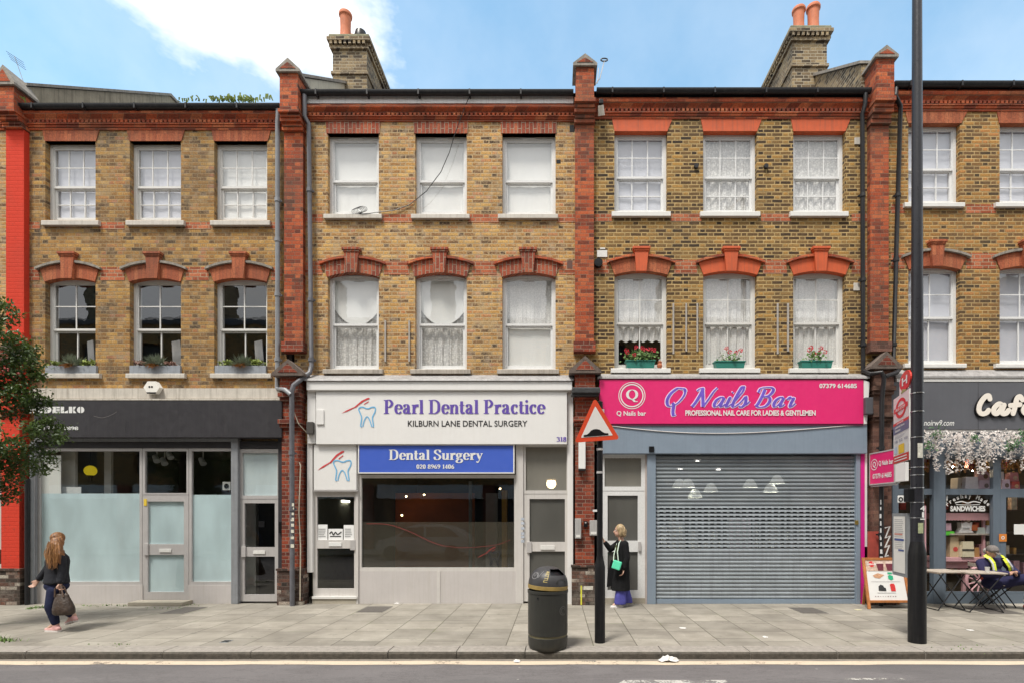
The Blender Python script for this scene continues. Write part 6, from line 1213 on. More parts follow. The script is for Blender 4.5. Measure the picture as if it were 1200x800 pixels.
# drain and service covers set in the slabs, litter and weeds
def cover(xl, xr, yt, yb, label, skew=0):
    a, c = YG(yt), YG(yb); t_ = thing('service_cover', label, 'cover', (X((xl+xr)/2, (a+c)/2), (a+c)/2, .004), 'service covers in the pavement'); m = MB(); x0, x1 = X(xl, a), X(xr, a); m.box(x0, x1, c, a, -.01, .007); m.build('plate', plain('worn cover plate', (.095, .085, .075), .7, .2, 14, bump=.6, bscale=50), t_); m = MB(); w = .018
    for q in ((x0-w, x0-.001, c-w, a+w), (x1+.001, x1+w, c-w, a+w), (x0, x1, c-w, c-.001), (x0, x1, a+.001, a+w)): m.box(*q, -.01, .005)
    m.build('rim', plain('grey cover rim', (.15, .14, .125), .7), t_)
cover(217, 242, 711, 718.3, 'dark service cover in front of the narrow frosted pane'); cover(432, 459, 710.2, 716.7, 'grey service cover below the dental shop window'); cover(925, 952, 711.6, 718, 'dark service cover in front of the roller shutter'); cover(1131, 1168, 712, 718.6, 'dark service cover under the cafe tables')
t_ = thing('stop_tap_cover', 'tiny black stop tap cover in the slabs near the kerb', 'cover', (X(265, YG(751)), YG(751), .004)); m = MB(); m.box(X(261, YG(751)), X(269, YG(751)), YG(752), YG(750), -.01, .006); m.build('plate', BLACK, t_); m = MB(); m.box(X(260.3, YG(751)), X(269.7, YG(751)), YG(752.4), YG(749.6), -.01, .004); m.build('rim', GRYP, t_)
def scrap(px_, py_, w, h, label, mat, z=0.0):
    random.seed(int(px_)); y = YG(py_) if z == 0 else YK-.12; m = MB(); x = X(px_, y); n = 9; pr = None
    for j in range(5):
        row = [m.b.verts.new((x+w*(i/(n-1)-.5)*(1-.3*abs(j-2)/2)+random.uniform(-.008, .008), y+.10*(j/4-.5)+random.uniform(-.01, .01), z+.004+h*math.sin(math.pi*(i+.7)/(n+.4))*math.sin(math.pi*(j+.5)/5)*random.uniform(.5, 1.1))) for i in range(n)]
        if pr: [m.b.faces.new((pr[i], pr[i+1], row[i+1], row[i])) for i in range(n-1)]
        pr = row
    tag(m.build('paper_scrap', mat, None, False), label, 'litter', 'scraps of litter')
PAP = plain('crumpled white paper', (.60, .585, .56), .8, .12, 9)
scrap(783, 771, .27, .085, 'crumpled white paper in the gutter right of the road sign post', PAP, -.095); scrap(606, 773, .09, .03, 'small white scrap in the gutter left of the bin', PAP, -.095); scrap(800, 735.5, .11, .012, 'flat white scrap on the slabs in front of the shutter', PAP); scrap(1137, 738, .09, .012, 'flat white scrap on the slabs right of the lamp post', PAP); scrap(465, 706.8, .10, .02, 'white scrap against the dental stall riser, left of its seam', PAP); scrap(1124, 706, .09, .03, 'white scrap under the left cafe table', PAP); scrap(1006, 714, .14, .006, 'yellowish scrap on the slabs left of the sandwich board', plain('yellowed paper', (.52, .48, .30), .8)); scrap(897, 746, .07, .01, 'small white scrap on the slabs below the middle of the shutter', PAP)
m = MB(); random.seed(21)
def tuft(cx, cy, n, h, sp):
    for k in range(n):
        x, yy = cx+random.gauss(0, sp), cy+random.gauss(0, sp*.35); a = random.uniform(0, 6.28); w = random.uniform(.006, .016); hh = random.uniform(.3, 1)*h; lx, ly = math.cos(a)*hh*.6, math.sin(a)*hh*.6
        m.quad((x-w*math.sin(a), yy+w*math.cos(a), 0), (x+w*math.sin(a), yy-w*math.cos(a), 0), (x+lx+w*.3, yy+ly, hh), (x+lx-w*.3, yy+ly+.004, hh*.98))
for px_, py_, n, h, sp in ((6, 704, 60, .10, .12), (46, 711.5, 45, .06, .10), (35, 713, 20, .04, .06), (158, 705, 30, .06, .06), (232, 704.5, 55, .07, .10), (120, 709, 25, .04, .2), (148, 709, 18, .03, .12), (2, 750, 70, .07, .16), (218, 706, 20, .04, .05), (1130, 758.5, 25, .02, .35), (128, 756, 22, .02, .18), (190, 712, 20, .025, .2), (210, 708.5, 30, .035, .18)): tuft(X(px_, YG(py_)), YG(py_), n, h, sp)
o_ = m.build('pavement_weeds', plain('pavement weed', (.10, .17, .035), .7, .4, 9)); o_['kind'] = 'stuff'
# ------------------------------------------------------------------ the other side of the street (seen only in the glass)
op = thing('opposite_terrace', 'long brick terrace across the street, mirrored in the shop windows', 'building', (0, -16, 0))
m = MB(); ops = []
for k in range(23):
    x = -33.5+k*3.0; ops += [(x, x+1.1, 3.9, 5.5), (x, x+1.1, 6.6, 8.2), (x, x+1.1, 9.2, 10.6)]
wall_mesh(m, -36, 36, 3.2, 11.6, ops, -16.0, -16.2); m.build('wall', BR4, op)
m = MB(); m.quad((-36, -16.22, 0), (36, -16.22, 0), (36, -16.22, 11.5), (-36, -16.22, 11.5)); m.build('interior', INTD, op); m = MB(); m.prismx([(-15.9, 11.55), (-15.9, 11.75), (-16, 11.75), (-20, 13.4), (-24, 11.7), (-24, 0), (-23.8, 0), (-23.8, 11.5)], -36, 36); m.build('roof', SLATE, op)
m = MB()
for k in range(11): x = -33.9+k*6.2; m.box(x, x+5.6, -15.95, -16.1, 2.6, 3.3)
m.split('fascia', WHITE, op); m = MB()
for k in range(11): x = -31.0+k*6.2; m.box(x-.5, x+.5, -18.8, -17.2, 11.5, 14.6)
m.split('chimney', CHIM, op); m = MB()
for k in range(11): x = -34.4+k*6.2; m.box(x-.3, x+.3, -15.9, -16.15, 0, 3.3)
m.split('pier', REDK, op)
for (xa, xb2, mt) in ((-7.5, -3.6, plain('silver car paint', (.50, .51, .52), .25, .02, metal=.4)), (.3, 4.3, plain('white car paint', (.66, .66, .66), .25, .02)), (-17, -13, plain('dark car paint', (.06, .07, .09), .25, .02))):
    L = xb2-xa; t_ = thing('parked_car', {-7.5: 'silver hatchback parked on the far side, mirrored in the dental window', .3: 'white hatchback parked on the far side, mirrored in the glass', -17: 'dark hatchback parked on the far side of the street'}[xa], 'car', (xa+L/2, -12.9 if False else -12.2, -.1), 'cars parked on the far side')
    cy = -11.9-.0; pr = [(0, .45), (.02, .72), (.06, .86), (.22, .95), (.34, 1.38), (.45, 1.46), (.72, 1.45), (.85, 1.28), (.97, .98), (1, .6), (.985, .35), (.02, .35)]
    m = MB(); m.prism([(xa+L*a, b_-.1) for a, b_ in pr], cy-.85, cy+.85); bmesh.ops.bevel(m.b, geom=list(m.b.edges), offset=.05, segments=2, affect='EDGES'); m.build('body', mt, t_, True)
    m = MB(); m.prism([(xa+L*a, b_-.1) for a, b_ in ((.25, .97), (.355, 1.34), (.52, 1.39), (.52, .96))], cy-.858, cy+.858); m.prism([(xa+L*a, b_-.1) for a, b_ in ((.545, .96), (.545, 1.39), (.71, 1.37), (.82, 1.24), (.90, .98))], cy-.858, cy+.858); m.split('side_window', plain('car glass', (.02, .025, .03), .08, .05), t_)
    for f in (.17, .82):
        for s_ in (-1, 1):
            m = MB(); m.tube([(xa+L*f, cy+s_*.62, .21), (xa+L*f, cy+s_*.86, .21)], .31, 18); m.build('wheel', BLACK, t_, True)

# ------------------------------------------------------------------ fusing shapes into one continuous surface (people, bags)
def fuse(parts, voxel, smooth=3):
    """parts: ('c', p0, p1, r0, r1) tapered limb or ('e', centre, radii, matrix); welded by a voxel remesh"""
    mb = MB()
    for q in parts:
        if q[0] == 'c':
            p0, p1 = Vector(q[1]), Vector(q[2]); n = 5; mb.tube([p0.lerp(p1, i/n) for i in range(n+1)], [q[3]+(q[4]-q[3])*i/n for i in range(n+1)], 12); mb.ball(p0, q[3], 12, 8); mb.ball(p1, q[4], 12, 8)
        elif q[0] == 'l':      # stack of oval sections ((x, y, z), half width, half depth), turned by an angle
            prev = None; ca, sa = math.cos(R(q[2])), math.sin(R(q[2]))
            for c, rx, ry in q[1]:
                ring_ = []
                for k in range(20):
                    a = 2*math.pi*k/20; ex = abs(math.cos(a))**.8*math.copysign(1, math.cos(a))*rx; ey = abs(math.sin(a))**.8*math.copysign(1, math.sin(a))*ry
                    ring_.append(mb.b.verts.new((c[0]+ex*ca-ey*sa, c[1]+ex*sa+ey*ca, c[2])))
                if prev: [mb.b.faces.new((prev[k], prev[(k+1) % 20], ring_[(k+1) % 20], ring_[k])) for k in range(20)]
                else: mb.b.faces.new(list(reversed(ring_)))
                prev = ring_
            mb.b.faces.new(prev)
        else: mb.ball(q[1], q[2], 16, 12, q[3] if len(q) > 3 else None)
    me = bpy.data.meshes.new('f'); bmesh.ops.recalc_face_normals(mb.b, faces=mb.b.faces); mb.b.to_mesh(me); mb.b.free()
    ob = bpy.data.objects.new('f', me); COL.objects.link(ob); r = ob.modifiers.new('r', 'REMESH'); r.mode = 'VOXEL'; r.voxel_size = voxel
    if smooth: s_ = ob.modifiers.new('s', 'SMOOTH'); s_.factor = .5; s_.iterations = smooth
    dg = bpy.context.evaluated_depsgraph_get(); out = bpy.data.meshes.new_from_object(ob.evaluated_get(dg)); bpy.data.objects.remove(ob); bpy.data.meshes.remove(me)
    q = MB(); q.b.from_mesh(out); bpy.data.meshes.remove(out); return q
def limb(*pts):
    """chain of (point, radius)"""
    return [('c', pts[i][0], pts[i+1][0], pts[i][1], pts[i+1][1]) for i in range(len(pts)-1)]
def hand(wrist, dirv, palmn, s=1.0, curl=.5, flip=1):
    """palm, four unequal bent fingers and a thumb from the side of the palm"""
    w = Vector(wrist); d = Vector(dirv).normalized(); n = Vector(palmn).normalized(); n = (n-d*n.dot(d)).normalized(); sd_ = d.cross(n)*flip; out = []
    pc = w+d*.045*s
    for k in (-1.5, -.5, .5, 1.5): out.append(('c', w+sd_*k*.010*s, w+d*.085*s+sd_*k*.019*s, .013*s, .0115*s))
    for k, L in ((-1.5, .058), (-.5, .074), (.5, .080), (1.5, .070)):
        b0 = w+d*.085*s+sd_*k*.020*s; c1 = (d*math.cos(curl*.7)+n*math.sin(curl*.7)); c2 = (d*math.cos(curl*1.6)+n*math.sin(curl*1.6)); b1 = b0+c1*L*.5*s; b2 = b1+c2*L*.55*s; out += [('c', b0, b1, .0092*s, .0085*s), ('c', b1, b2, .0085*s, .007*s)]
    t0 = w+d*.028*s+sd_*.030*s; t1 = t0+(d*.7+sd_*.7).normalized()*.040*s; t2 = t1+(d*.95+n*.3+sd_*.1).normalized()*.032*s; out += [('c', t0, t1, .0125*s, .0105*s), ('c', t1, t2, .0105*s, .008*s)]
    return out
def head(c, f, up=(0, 0, 1), s=1.0):
    """skull, jaw, nose, ears, neck stub; c = centre, f = facing"""
    f = Vector(f).normalized(); u = Vector(up).normalized(); r = f.cross(u).normalized(); u = r.cross(f); c = Vector(c); M = Matrix((r, f, u)).transposed()
    P = lambda a, b, d: c+r*a*s+f*b*s+u*d*s
    return [('e', P(0, -.012, .018), (.074*s, .094*s, .10*s), M), ('e', P(0, .026, -.045), (.056*s, .066*s, .072*s), M), ('e', P(0, .05, -.088), (.030*s, .030*s, .022*s), M), ('c', P(0, .088, .012), P(0, .108, -.020), .009*s, .0135*s), ('e', P(0, .083, -.053), (.024*s, .012*s, .010*s), M),
            ('e', P(.076, -.012, -.012), (.010*s, .018*s, .028*s), M), ('e', P(-.076, -.012, -.012), (.010*s, .018*s, .028*s), M), ('e', P(.03, .074, .025), (.02*s, .012*s, .008*s), M), ('e', P(-.03, .074, .025), (.02*s, .012*s, .008*s), M)], P
def face_bits(parent, P, s=1.0, brow=(.12, .08, .05)):
    m = MB()
    for a in (-.031, .031): m.ball(P(a, .077, .008), .0095*s, 10, 8)
    m.split('eye', plain('eye white', (.5, .48, .46), .2), parent, True); m = MB()
    for a in (-.031, .031): m.ball(P(a, .0845, .008), .0048*s, 8, 6)
    m.split('iris', plain('dark iris', (.03, .02, .015), .2), parent, True); m = MB()
    for a in (-1, 1): m.tube([P(a*.016, .086, .034), P(a*.032, .085, .038), P(a*.048, .074, .032)], .004*s, 6)
    m.split('eyebrow', plain('eyebrow hair', brow, .8), parent, True); m = MB(); m.tube([P(-.022, .088, -.053), P(0, .096, -.054), P(.022, .088, -.053)], .0045*s, 6); m.build('lips', plain('lips', (.42, .16, .13), .5), parent, True)
SKIN = plain('light skin', (.50, .30, .22), .5, .08, 14); SKIN2 = plain('ruddy skin', (.42, .23, .16), .5, .1, 14)
def hairmat(name, a, b_):
    m, t, bs, out = new_mat(name); p = objco(t); n = t.noise(t.vmul(p, (60, 60, 5)), 1.0, 4, .6); t.put(bs.inputs['Base Color'], t.mix(t.rng(n, .32, .68), a, b_)); bs.inputs['Roughness'].default_value = .45
    bn = t.node('ShaderNodeBump'); bn.inputs['Strength'].default_value = .8; bn.inputs['Distance'].default_value = .01; t.put(bn.inputs['Height'], n); t.l.new(bn.outputs[0], bs.inputs['Normal']); return m
def cloth(name, col, var=.25): return plain(name, col, .85, var, 7, bump=1.0, bscale=13, spec=.2)

# --- woman walking left
Y1 = -2.49; x1 = lambda px, dy=0: X(px, Y1); z1_ = lambda py: Z(py, Y1)
def P1(px, py, dy=0.0): return Vector((X(px, Y1), Y1+dy, Z(py, Y1)))
p1 = thing('person', 'woman seen from behind walking left, long ginger hair, dark jacket, navy trousers, pink trainers', 'person', (X(68, Y1), Y1, 0))
fdir = Vector((-.86, .42, 0)).normalized(); hd, HP = head(P1(65.5, 632, .02), Vector((-.86, .50, -.05)), s=.95)
nearA, farA = P1(71.5, 729, -.08), P1(79, 722, .10)
hips = P1(66.5, 686); body = hd+limb((P1(67, 641), .052), (P1(68.5, 650), .055))+[('e', P1(67, 660), (.155, .115, .16)), ('e', P1(66.5, 677), (.135, .11, .12)), ('e', hips, (.15, .13, .11))]
body += limb((P1(59, 653, .06), .048), (P1(51.5, 667, .05), .040), (P1(43.5, 678.5, .02), .030)); body += hand(P1(43.2, 679.5, .02), Vector((-.55, -.1, -.8)), (0, -1, 0), .95, .7)
body += limb((P1(77.5, 654, -.09), .048), (P1(80, 669, -.10), .040), (P1(80, 681, -.13), .030)); body += hand(P1(80, 681.5, -.13), Vector((0, -.05, -1)), (1, 0, 0), .95, 1.3)
body += limb((P1(68.5, 690, -.06), .085), (P1(67.5, 709, -.11), .060), (nearA, .042))+limb((P1(64, 690, .06), .085), (P1(59.5, 707, .03), .060), (farA, .042))
body += limb((nearA, .042), (nearA+Vector((-.13, .02, -.075)), .03))+limb((farA, .042), (farA+Vector((-.10, .03, -.085)), .03))
fuse(body, .0105, 2).build('body', SKIN, p1, True, 180); face_bits(p1, HP)
jk = [('l', [(P1(66.3, 683), .178, .148), (P1(66.4, 679), .172, .143), (P1(66.6, 671), .155, .130), (P1(67, 664), .160, .132), (P1(67.3, 657), .172, .135), (P1(67.8, 651.5), .165, .115), (P1(68.2, 648.2), .10, .08), (P1(68.4, 646), .065, .06)], -25), ('c', P1(59.5, 652, .06), P1(77, 653, -.08), .058, .058)]
jk += limb((P1(59, 652.5, .06), .064), (P1(51.5, 667, .05), .055), (P1(44.8, 677.2, .02), .045))+limb((P1(77.8, 653.5, -.09), .062), (P1(80, 669, -.10), .054), (P1(80, 679.5, -.13), .046)) + [('e', P1(70, 645.5, 0), (.062, .062, .035))]
fuse(jk, .013, 3).build('jacket', cloth('charcoal wool jacket', (.022, .023, .028)), p1, True, 180)
NAVY = cloth('navy trousers', (.016, .020, .050)); tr = [('e', P1(66.5, 685.5), (.165, .14, .105))]+limb((P1(69, 691, -.06), .102), (P1(67.5, 709, -.11), .076), (P1(71, 727, -.085), .056))+limb((P1(64, 691, .06), .102), (P1(59.5, 707, .03), .074), (P1(77, 720.5, .09), .054)); fuse(tr, .013, 3).build('trousers', NAVY, p1, True, 180)
PNK = plain('pink knit trainer', (.62, .34, .32), .7, .1, 30); SOLE = plain('pale trainer sole', (.62, .58, .55), .6)
def shoe(parent, ank, toe, mat, sole, s=1.0, tilt=0.0):
    ank = Vector(ank); d = Vector(toe).normalized(); h = Vector((0, 0, 1)); base = ank+h*(-.085*s); q = fuse([('c', base+d*-.035*s+h*.030*s, base+d*.09*s+h*.022*s, .042*s, .034*s), ('c', base+d*.09*s+h*.022*s, base+d*.17*s+h*(.018+tilt)*s, .036*s, .026*s), ('c', base+d*-.02*s+h*.03*s, base+d*.0*s+h*.075*s, .042*s, .044*s), ('c', base+h*.06*s, base+d*.08*s+h*.032*s, .038*s, .03*s)], .007, 2); o = q.build('shoe', mat, parent, True, 180)
    q = MB(); r_ = d.cross(h); pts = [(-.075, .0), (-.06, .034), (.0, .038), (.09, .042), (.16, .034), (.2, .0), (.16, -.034), (.09, -.042), (.0, -.038), (-.06, -.034)]; a = [q.b.verts.new(base+d*u*s+r_*v*s+h*(-.012 if u < .15 else tilt*s*.8-.012)) for u, v in pts]; c = [q.b.verts.new(base+d*u*s+r_*v*s+h*(.014 if u < .15 else .014+tilt*s*.8)) for u, v in pts]; q.b.faces.new(a); q.b.faces.new(list(reversed(c)))
    for i in range(len(a)): q.b.faces.new((a[i], c[i], c[(i+1) % len(a)], a[(i+1) % len(a)]))
    q.build('sole', sole, o)
shoe(p1, nearA+Vector((0, 0, -.024)), Vector((-.98, .12, 0)), PNK, SOLE); shoe(p1, farA+Vector((0, 0, -.012)), Vector((-.9, .3, -.28)), PNK, SOLE)
hr = [('e', HP(0, -.020, .030), (.083, .102, .094)), ('e', HP(0, -.065, -.04), (.078, .054, .11))]+limb((P1(69, 634, -.04), .074), (P1(72.5, 644, -.08), .076), (P1(74.5, 652, -.11), .070), (P1(75, 660, -.12), .034))+limb((P1(66.5, 640, -.07), .048), (P1(69.5, 651, -.12), .058), (P1(72.5, 659.5, -.13), .022))+limb((P1(75, 646, -.05), .042), (P1(78, 654, -.08), .044), (P1(78, 660, -.08), .016))
random.seed(31)
for k in range(30):
    a = random.uniform(-1, 1); st = P1(71+a*6, 641+random.uniform(-6, 4), -.11); en = P1(74.5+a*7, 659+random.uniform(-4, 5.5), -.18+.03*abs(a)); md = st.lerp(en, .5)+Vector((random.uniform(-.03, .03), -.02, 0)); hr += limb((st, .020), (md, .022), (en, .008))
fuse(hr, .009, 1).build('hair', hairmat('ginger hair', (.075, .028, .010), (.34, .15, .045)), p1, True, 180)
m = MB()
for k in range(60):
    a = random.uniform(-1, 1); st = P1(70.5+a*6.5, 640+random.uniform(-8, 4), -.155+.05*abs(a)); en = P1(74.5+a*7.5, 659+random.uniform(-5, 7), -.235+.06*abs(a)); md = st.lerp(en, .5)+Vector((random.uniform(-.04, .04), -.02, 0)); m.tube([st, md, en], [.0025, .003, .001], 4)
m.build('hair_strands', hairmat('ginger strands', (.12, .045, .015), (.46, .24, .09)), p1, True)
t_ = thing('handbag', 'dark brown slouchy handbag in the hand of the woman walking left', 'bag', (X(83, Y1), Y1-.13, Z(718, Y1)))
bg = [('l', [(P1(84.2, 718, -.13), .115, .075), (P1(84.2, 716, -.13), .140, .092), (P1(84, 711, -.13), .142, .095), (P1(83.2, 704, -.13), .122, .075), (P1(82.3, 698, -.13), .098, .048), (P1(82.0, 693.5, -.13), .088, .026)], 8), ('e', P1(88.5, 713.5, -.17), (.06, .05, .055)), ('e', P1(79.5, 712.5, -.19), (.055, .04, .06))]; fuse(bg, .012, 2).build('bag_body', plain('dark brown crinkled leather', (.042, .026, .017), .5, .5, 16, bump=.9, bscale=30), t_, True, 180)
m = MB(); m.tube([P1(76.5, 697, -.17), P1(76.8, 688, -.17), P1(79, 682.5, -.15), P1(82, 684.5, -.15), P1(86.5, 697, -.17)], .010, 6); m.tube([P1(78, 697, -.10), P1(78.2, 688, -.11), P1(79.8, 682.8, -.12), P1(83, 686, -.11), P1(87.5, 698, -.10)], .010, 6); m.build('handle', plain('brown strap', (.10, .06, .04), .5), t_, True)

# --- woman at the door of the nail bar
Y2 = -.42
def P2(px, py, dy=0.0): return Vector((X(px, Y2), Y2+dy, Z(py, Y2)))
p2 = thing('person', 'woman with a blonde bob in a long black coat, one arm raised to the door', 'person', (X(729, Y2), Y2, 0))
hd, HP = head(P2(725.5, 621.5), Vector((-.98, -.18, -.03)), s=1.0)
aL, aR = P2(725.5, 704.5, -.07), P2(733, 704, .09)
body = hd+limb((P2(727, 628), .05), (P2(728.5, 635), .055))+[('e', P2(728.5, 643), (.12, .155, .16)), ('e', P2(728.5, 657), (.115, .135, .13)), ('e', P2(729, 668), (.12, .145, .11))]
body += limb((P2(726, 636, .14), .052), (P2(716, 643.5, .12), .040), (P2(708.5, 634, .06), .028))+hand(P2(708, 633, .06), Vector((-.45, 0, .9)), (-1, 0, .2), .95, .3)
body += limb((P2(731.5, 637, -.16), .052), (P2(733, 652.5, -.19), .042), (P2(729.5, 665, -.20), .030))+hand(P2(729.3, 666, -.20), Vector((-.28, 0, -1)), (-1, 0, 0), .95, .8, -1)
body += limb((P2(728, 672, -.07), .085), (P2(728, 689, -.075), .062), (aL, .042))+limb((P2(730, 672, .08), .085), (P2(732, 689, .085), .062), (aR, .042)); body += limb((aL, .04), (aL+Vector((-.12, -.02, -.05)), .026))+limb((aR, .04), (aR+Vector((-.12, -.02, -.05)), .026))
fuse(body, .0105, 2).build('body', SKIN, p2, True, 180); face_bits(p2, HP, brow=(.28, .2, .12))
BLKC = cloth('black wool coat', (.008, .008, .009), .2)
m = MB(); prev = None; rows = [(633.0, .075, .10, 728), (634.5, .115, .185, 728.6), (640, .145, .205, 729), (650, .155, .195, 729), (660, .16, .195, 728.8), (672, .175, .21, 728.2), (682, .19, .225, 727.6), (690.5, .20, .235, 727.3)]
for (py_, rx, ry, cx_) in rows:      # open-fronted coat: a shell with a slit on the left front
    c = P2(cx_, py_); op_ = 28 if py_ > 637 else 12; n = 34; ring_ = []
    for i in range(n+1):
        rx_, ry_ = rx*.88, ry*.84; a = R(180+op_+(360-2*op_)*i/n); w = 1+.035*math.sin(i*1.9+py_*.05)*(py_ > 655); ring_.append(m.b.verts.new(c+Vector((rx_*w*math.cos(a)-(.03 if i < 3 or i > n-3 else 0)*(py_ > 655), ry_*w*math.sin(a), 0))))
    if prev: [m.b.faces.new((prev[i], prev[i+1], ring_[i+1], ring_[i])) for i in range(n)]
    prev = ring_
q = fuse(limb((P2(727.5, 635.5, .15), .072), (P2(716, 643.5, .12), .060), (P2(709.8, 635.8, .07), .046))+limb((P2(731, 636.5, -.165), .074), (P2(733, 652.5, -.20), .062), (P2(730, 663.5, -.205), .052)), .013, 2)
tmp = bpy.data.meshes.new('q'); q.b.to_mesh(tmp); m.b.from_mesh(tmp); q.b.free(); bpy.data.meshes.remove(tmp); m.build('coat', BLKC, p2, True, 180)
m = MB(); m.prism([(P2(711.5, 688).x, P2(0, 688).z), (P2(718, 686).x, P2(0, 686).z), (P2(720, 655).x, P2(0, 655).z), (P2(716.5, 656).x, P2(0, 656).z), (P2(712.5, 672).x, P2(0, 672).z)], Y2+.06, Y2+.10); m.build('coat_front', BLKC, p2)
fuse([('e', P2(728, 643), (.132, .15, .15)), ('e', P2(727.5, 655), (.128, .14, .11))], .014, 2).build('top', cloth('olive green top', (.045, .055, .022)), p2, True, 180)
BLUT = cloth('bright blue wide trousers', (.075, .075, .30)); fuse([('e', P2(728, 668), (.135, .15, .10))]+[('l', [(P2(726.2, 706.5, -.075), .115, .088), (P2(726.4, 703, -.075), .118, .09), (P2(727, 692, -.075), .105, .09), (P2(727.5, 680, -.07), .105, .095), (P2(728, 668, -.05), .11, .10)], 0), ('l', [(P2(735, 706.2, .09), .118, .088), (P2(734.6, 702, .09), .118, .09), (P2(732.5, 692, .085), .105, .09), (P2(730.5, 680, .08), .105, .095), (P2(729.5, 668, .05), .11, .10)], 0)], .010, 2).build('trousers', BLUT, p2, True, 180)
WSH = plain('white trainer', (.66, .64, .62), .6); shoe(p2, aL+Vector((0, 0, -.015)), Vector((-.97, -.2, 0)), WSH, SOLE, .95); shoe(p2, aR+Vector((0, 0, -.02)), Vector((-.95, -.25, 0)), WSH, SOLE, .95)
hr = [('e', HP(0, -.025, .04), (.092, .112, .098)), ('e', HP(0, -.055, -.025), (.098, .085, .105)), ('e', HP(.06, -.01, -.02), (.04, .06, .10)), ('e', HP(-.06, -.01, -.02), (.04, .06, .10)), ('e', HP(0, -.06, -.085), (.09, .06, .045))]; random.seed(5)
for k in range(26): a = random.uniform(-1, 1); st = HP(a*.09, -.05+random.uniform(-.05, .04), .06); en = HP(a*.105, -.05+random.uniform(-.06, .05), -.105+random.uniform(-.02, .03)); hr += limb((st, .013), (st.lerp(en, .5)+Vector((.0, 0, 0)), .015), (en, .008))
fuse(hr, .009, 1).build('hair', hairmat('blonde hair', (.17, .11, .055), (.52, .39, .22)), p2, True, 180)
t_ = thing('handbag', 'small mint green crossbody bag on the woman in the black coat', 'bag', (X(721, Y2), Y2-.2, Z(667, Y2))); c = P2(721, 660, -.25); m = MB(); m.obox(Matrix.Translation(c) @ Matrix.Rotation(R(18), 4, 'Y') @ Matrix.Rotation(R(-14), 4, 'Z'), .165, .06, .165, .02); m.build('bag_body', plain('mint green leather', (.10, .62, .38), .42, .05), t_); m = MB(); m.tube([c+Vector((.03, 0, .08)), P2(722, 645, -.21), P2(724.5, 635.5, -.14), P2(727, 632.5, -.06)], .010, 6); m.tube([c+Vector((-.06, .03, .08)), P2(719, 648, -.1), P2(723, 636, -.02), P2(726.5, 632.5, -.02)], .009, 6); m.build('strap', plain('pale green strap', (.50, .60, .50), .6), t_, True)

# --- man sitting at the cafe
Y3 = -.62
def P3(px, py, dy=0.0): return Vector((X(px, Y3), Y3+dy, Z(py, Y3)))
p3 = thing('person', 'seated man in navy work clothes, yellow reflective braces and a grey cap, looking down', 'person', (X(1178, Y3), Y3, 0))
hd, HP = head(P3(1160, 646, -.03), Vector((.30, -.78, -.52)), (.12, -.42, .85), .98)
kR, kL = P3(1193.5, 673.5, -.30), P3(1203, 677, -.12); aR, aL = P3(1192, 704, -.24), P3(1212, 704, -.30)
body = hd+limb((P3(1162, 652, .05), .056), (P3(1163, 657, .07), .06))+[('e', P3(1164, 661, .06), (.19, .125, .13)), ('e', P3(1165, 671, .06), (.17, .13, .14)), ('e', P3(1166.5, 682, .05), (.18, .15, .11))]
body += limb((P3(1150.5, 659, .03), .06), (P3(1150, 671, -.06), .045), (P3(1167, 669, -.28), .032))+hand(P3(1168, 668.7, -.28), Vector((.9, -.1, -.05)), (0, 0, -1), 1.0, .8)
body += limb((P3(1179.5, 657.5, .05), .06), (P3(1187, 669.5, -.04), .045), (P3(1176, 668, -.28), .032))+hand(P3(1175, 667.6, -.29), Vector((-.9, -.1, .0)), (0, 0, -1), 1.0, .8, -1)
body += limb((P3(1172, 683, -.02), .09), (kR, .065), (aR, .045))+limb((P3(1168, 683, .10), .09), (kL, .065), (aL, .045))+limb((aR, .04), (aR+Vector((.06, -.1, -.05)), .03))+limb((aL, .04), (aL+Vector((.06, -.1, -.05)), .03))
fuse(body, .0105, 2).build('body', SKIN2, p3, True, 180); face_bits(p3, HP)
NVW = cloth('navy work jacket', (.030, .028, .075)); fuse([('e', P3(1164, 661, .06), (.205, .14, .135)), ('e', P3(1165, 671, .06), (.188, .148, .15)), ('e', P3(1166, 681, .05), (.19, .155, .07)), ('c', P3(1152.5, 657.5, .04), P3(1177.5, 656.5, .06), .062, .062), ('e', P3(1163, 653.5, .05), (.075, .07, .04))]+limb((P3(1150.5, 659, .03), .078), (P3(1150, 671, -.06), .066), (P3(1165.5, 669.3, -.27), .05))+limb((P3(1179.5, 657.5, .05), .078), (P3(1187, 669.5, -.04), .066), (P3(1177.5, 668.3, -.27), .05)), .012, 3).build('jacket', NVW, p3, True, 180)
NVT = cloth('navy work trousers', (.022, .022, .062)); fuse([('e', P3(1166.7, 683, .045), (.205, .178, .128))]+limb((P3(1172, 682.5, -.02), .115), (kR, .088), (aR+Vector((0, 0, .03)), .072))+limb((P3(1168, 683, .10), .115), (kL, .088), (aL+Vector((0, 0, .03)), .07)), .012, 3).build('trousers', NVT, p3, True, 180)
YEL = plain('fluorescent yellow tape', (.62, .70, .04), .5, .05); SILV = plain('silver reflective tape', (.52, .53, .54), .35, .05)
def strip(name, pts, w, mat, parent, nrm=(0, -1, 0)):
    m = MB(); P = [Vector(p) for p in pts]; n = Vector(nrm)
    for i in range(len(P)-1):
        d0 = (P[min(i+1, len(P)-1)]-P[i]).normalized(); s_ = d0.cross(n).normalized()*w/2; o = n*.012; m.quad(P[i]-s_+o, P[i]+s_+o, P[i+1]+s_+o, P[i+1]-s_+o); m.quad(P[i]-s_, P[i+1]-s_, P[i+1]-s_+o, P[i]-s_+o); m.quad(P[i]+s_, P[i]+s_+o, P[i+1]+s_+o, P[i+1]+s_)
    bmesh.ops.remove_doubles(m.b, verts=m.b.verts, dist=1e-4); return m.build(name, mat, parent)
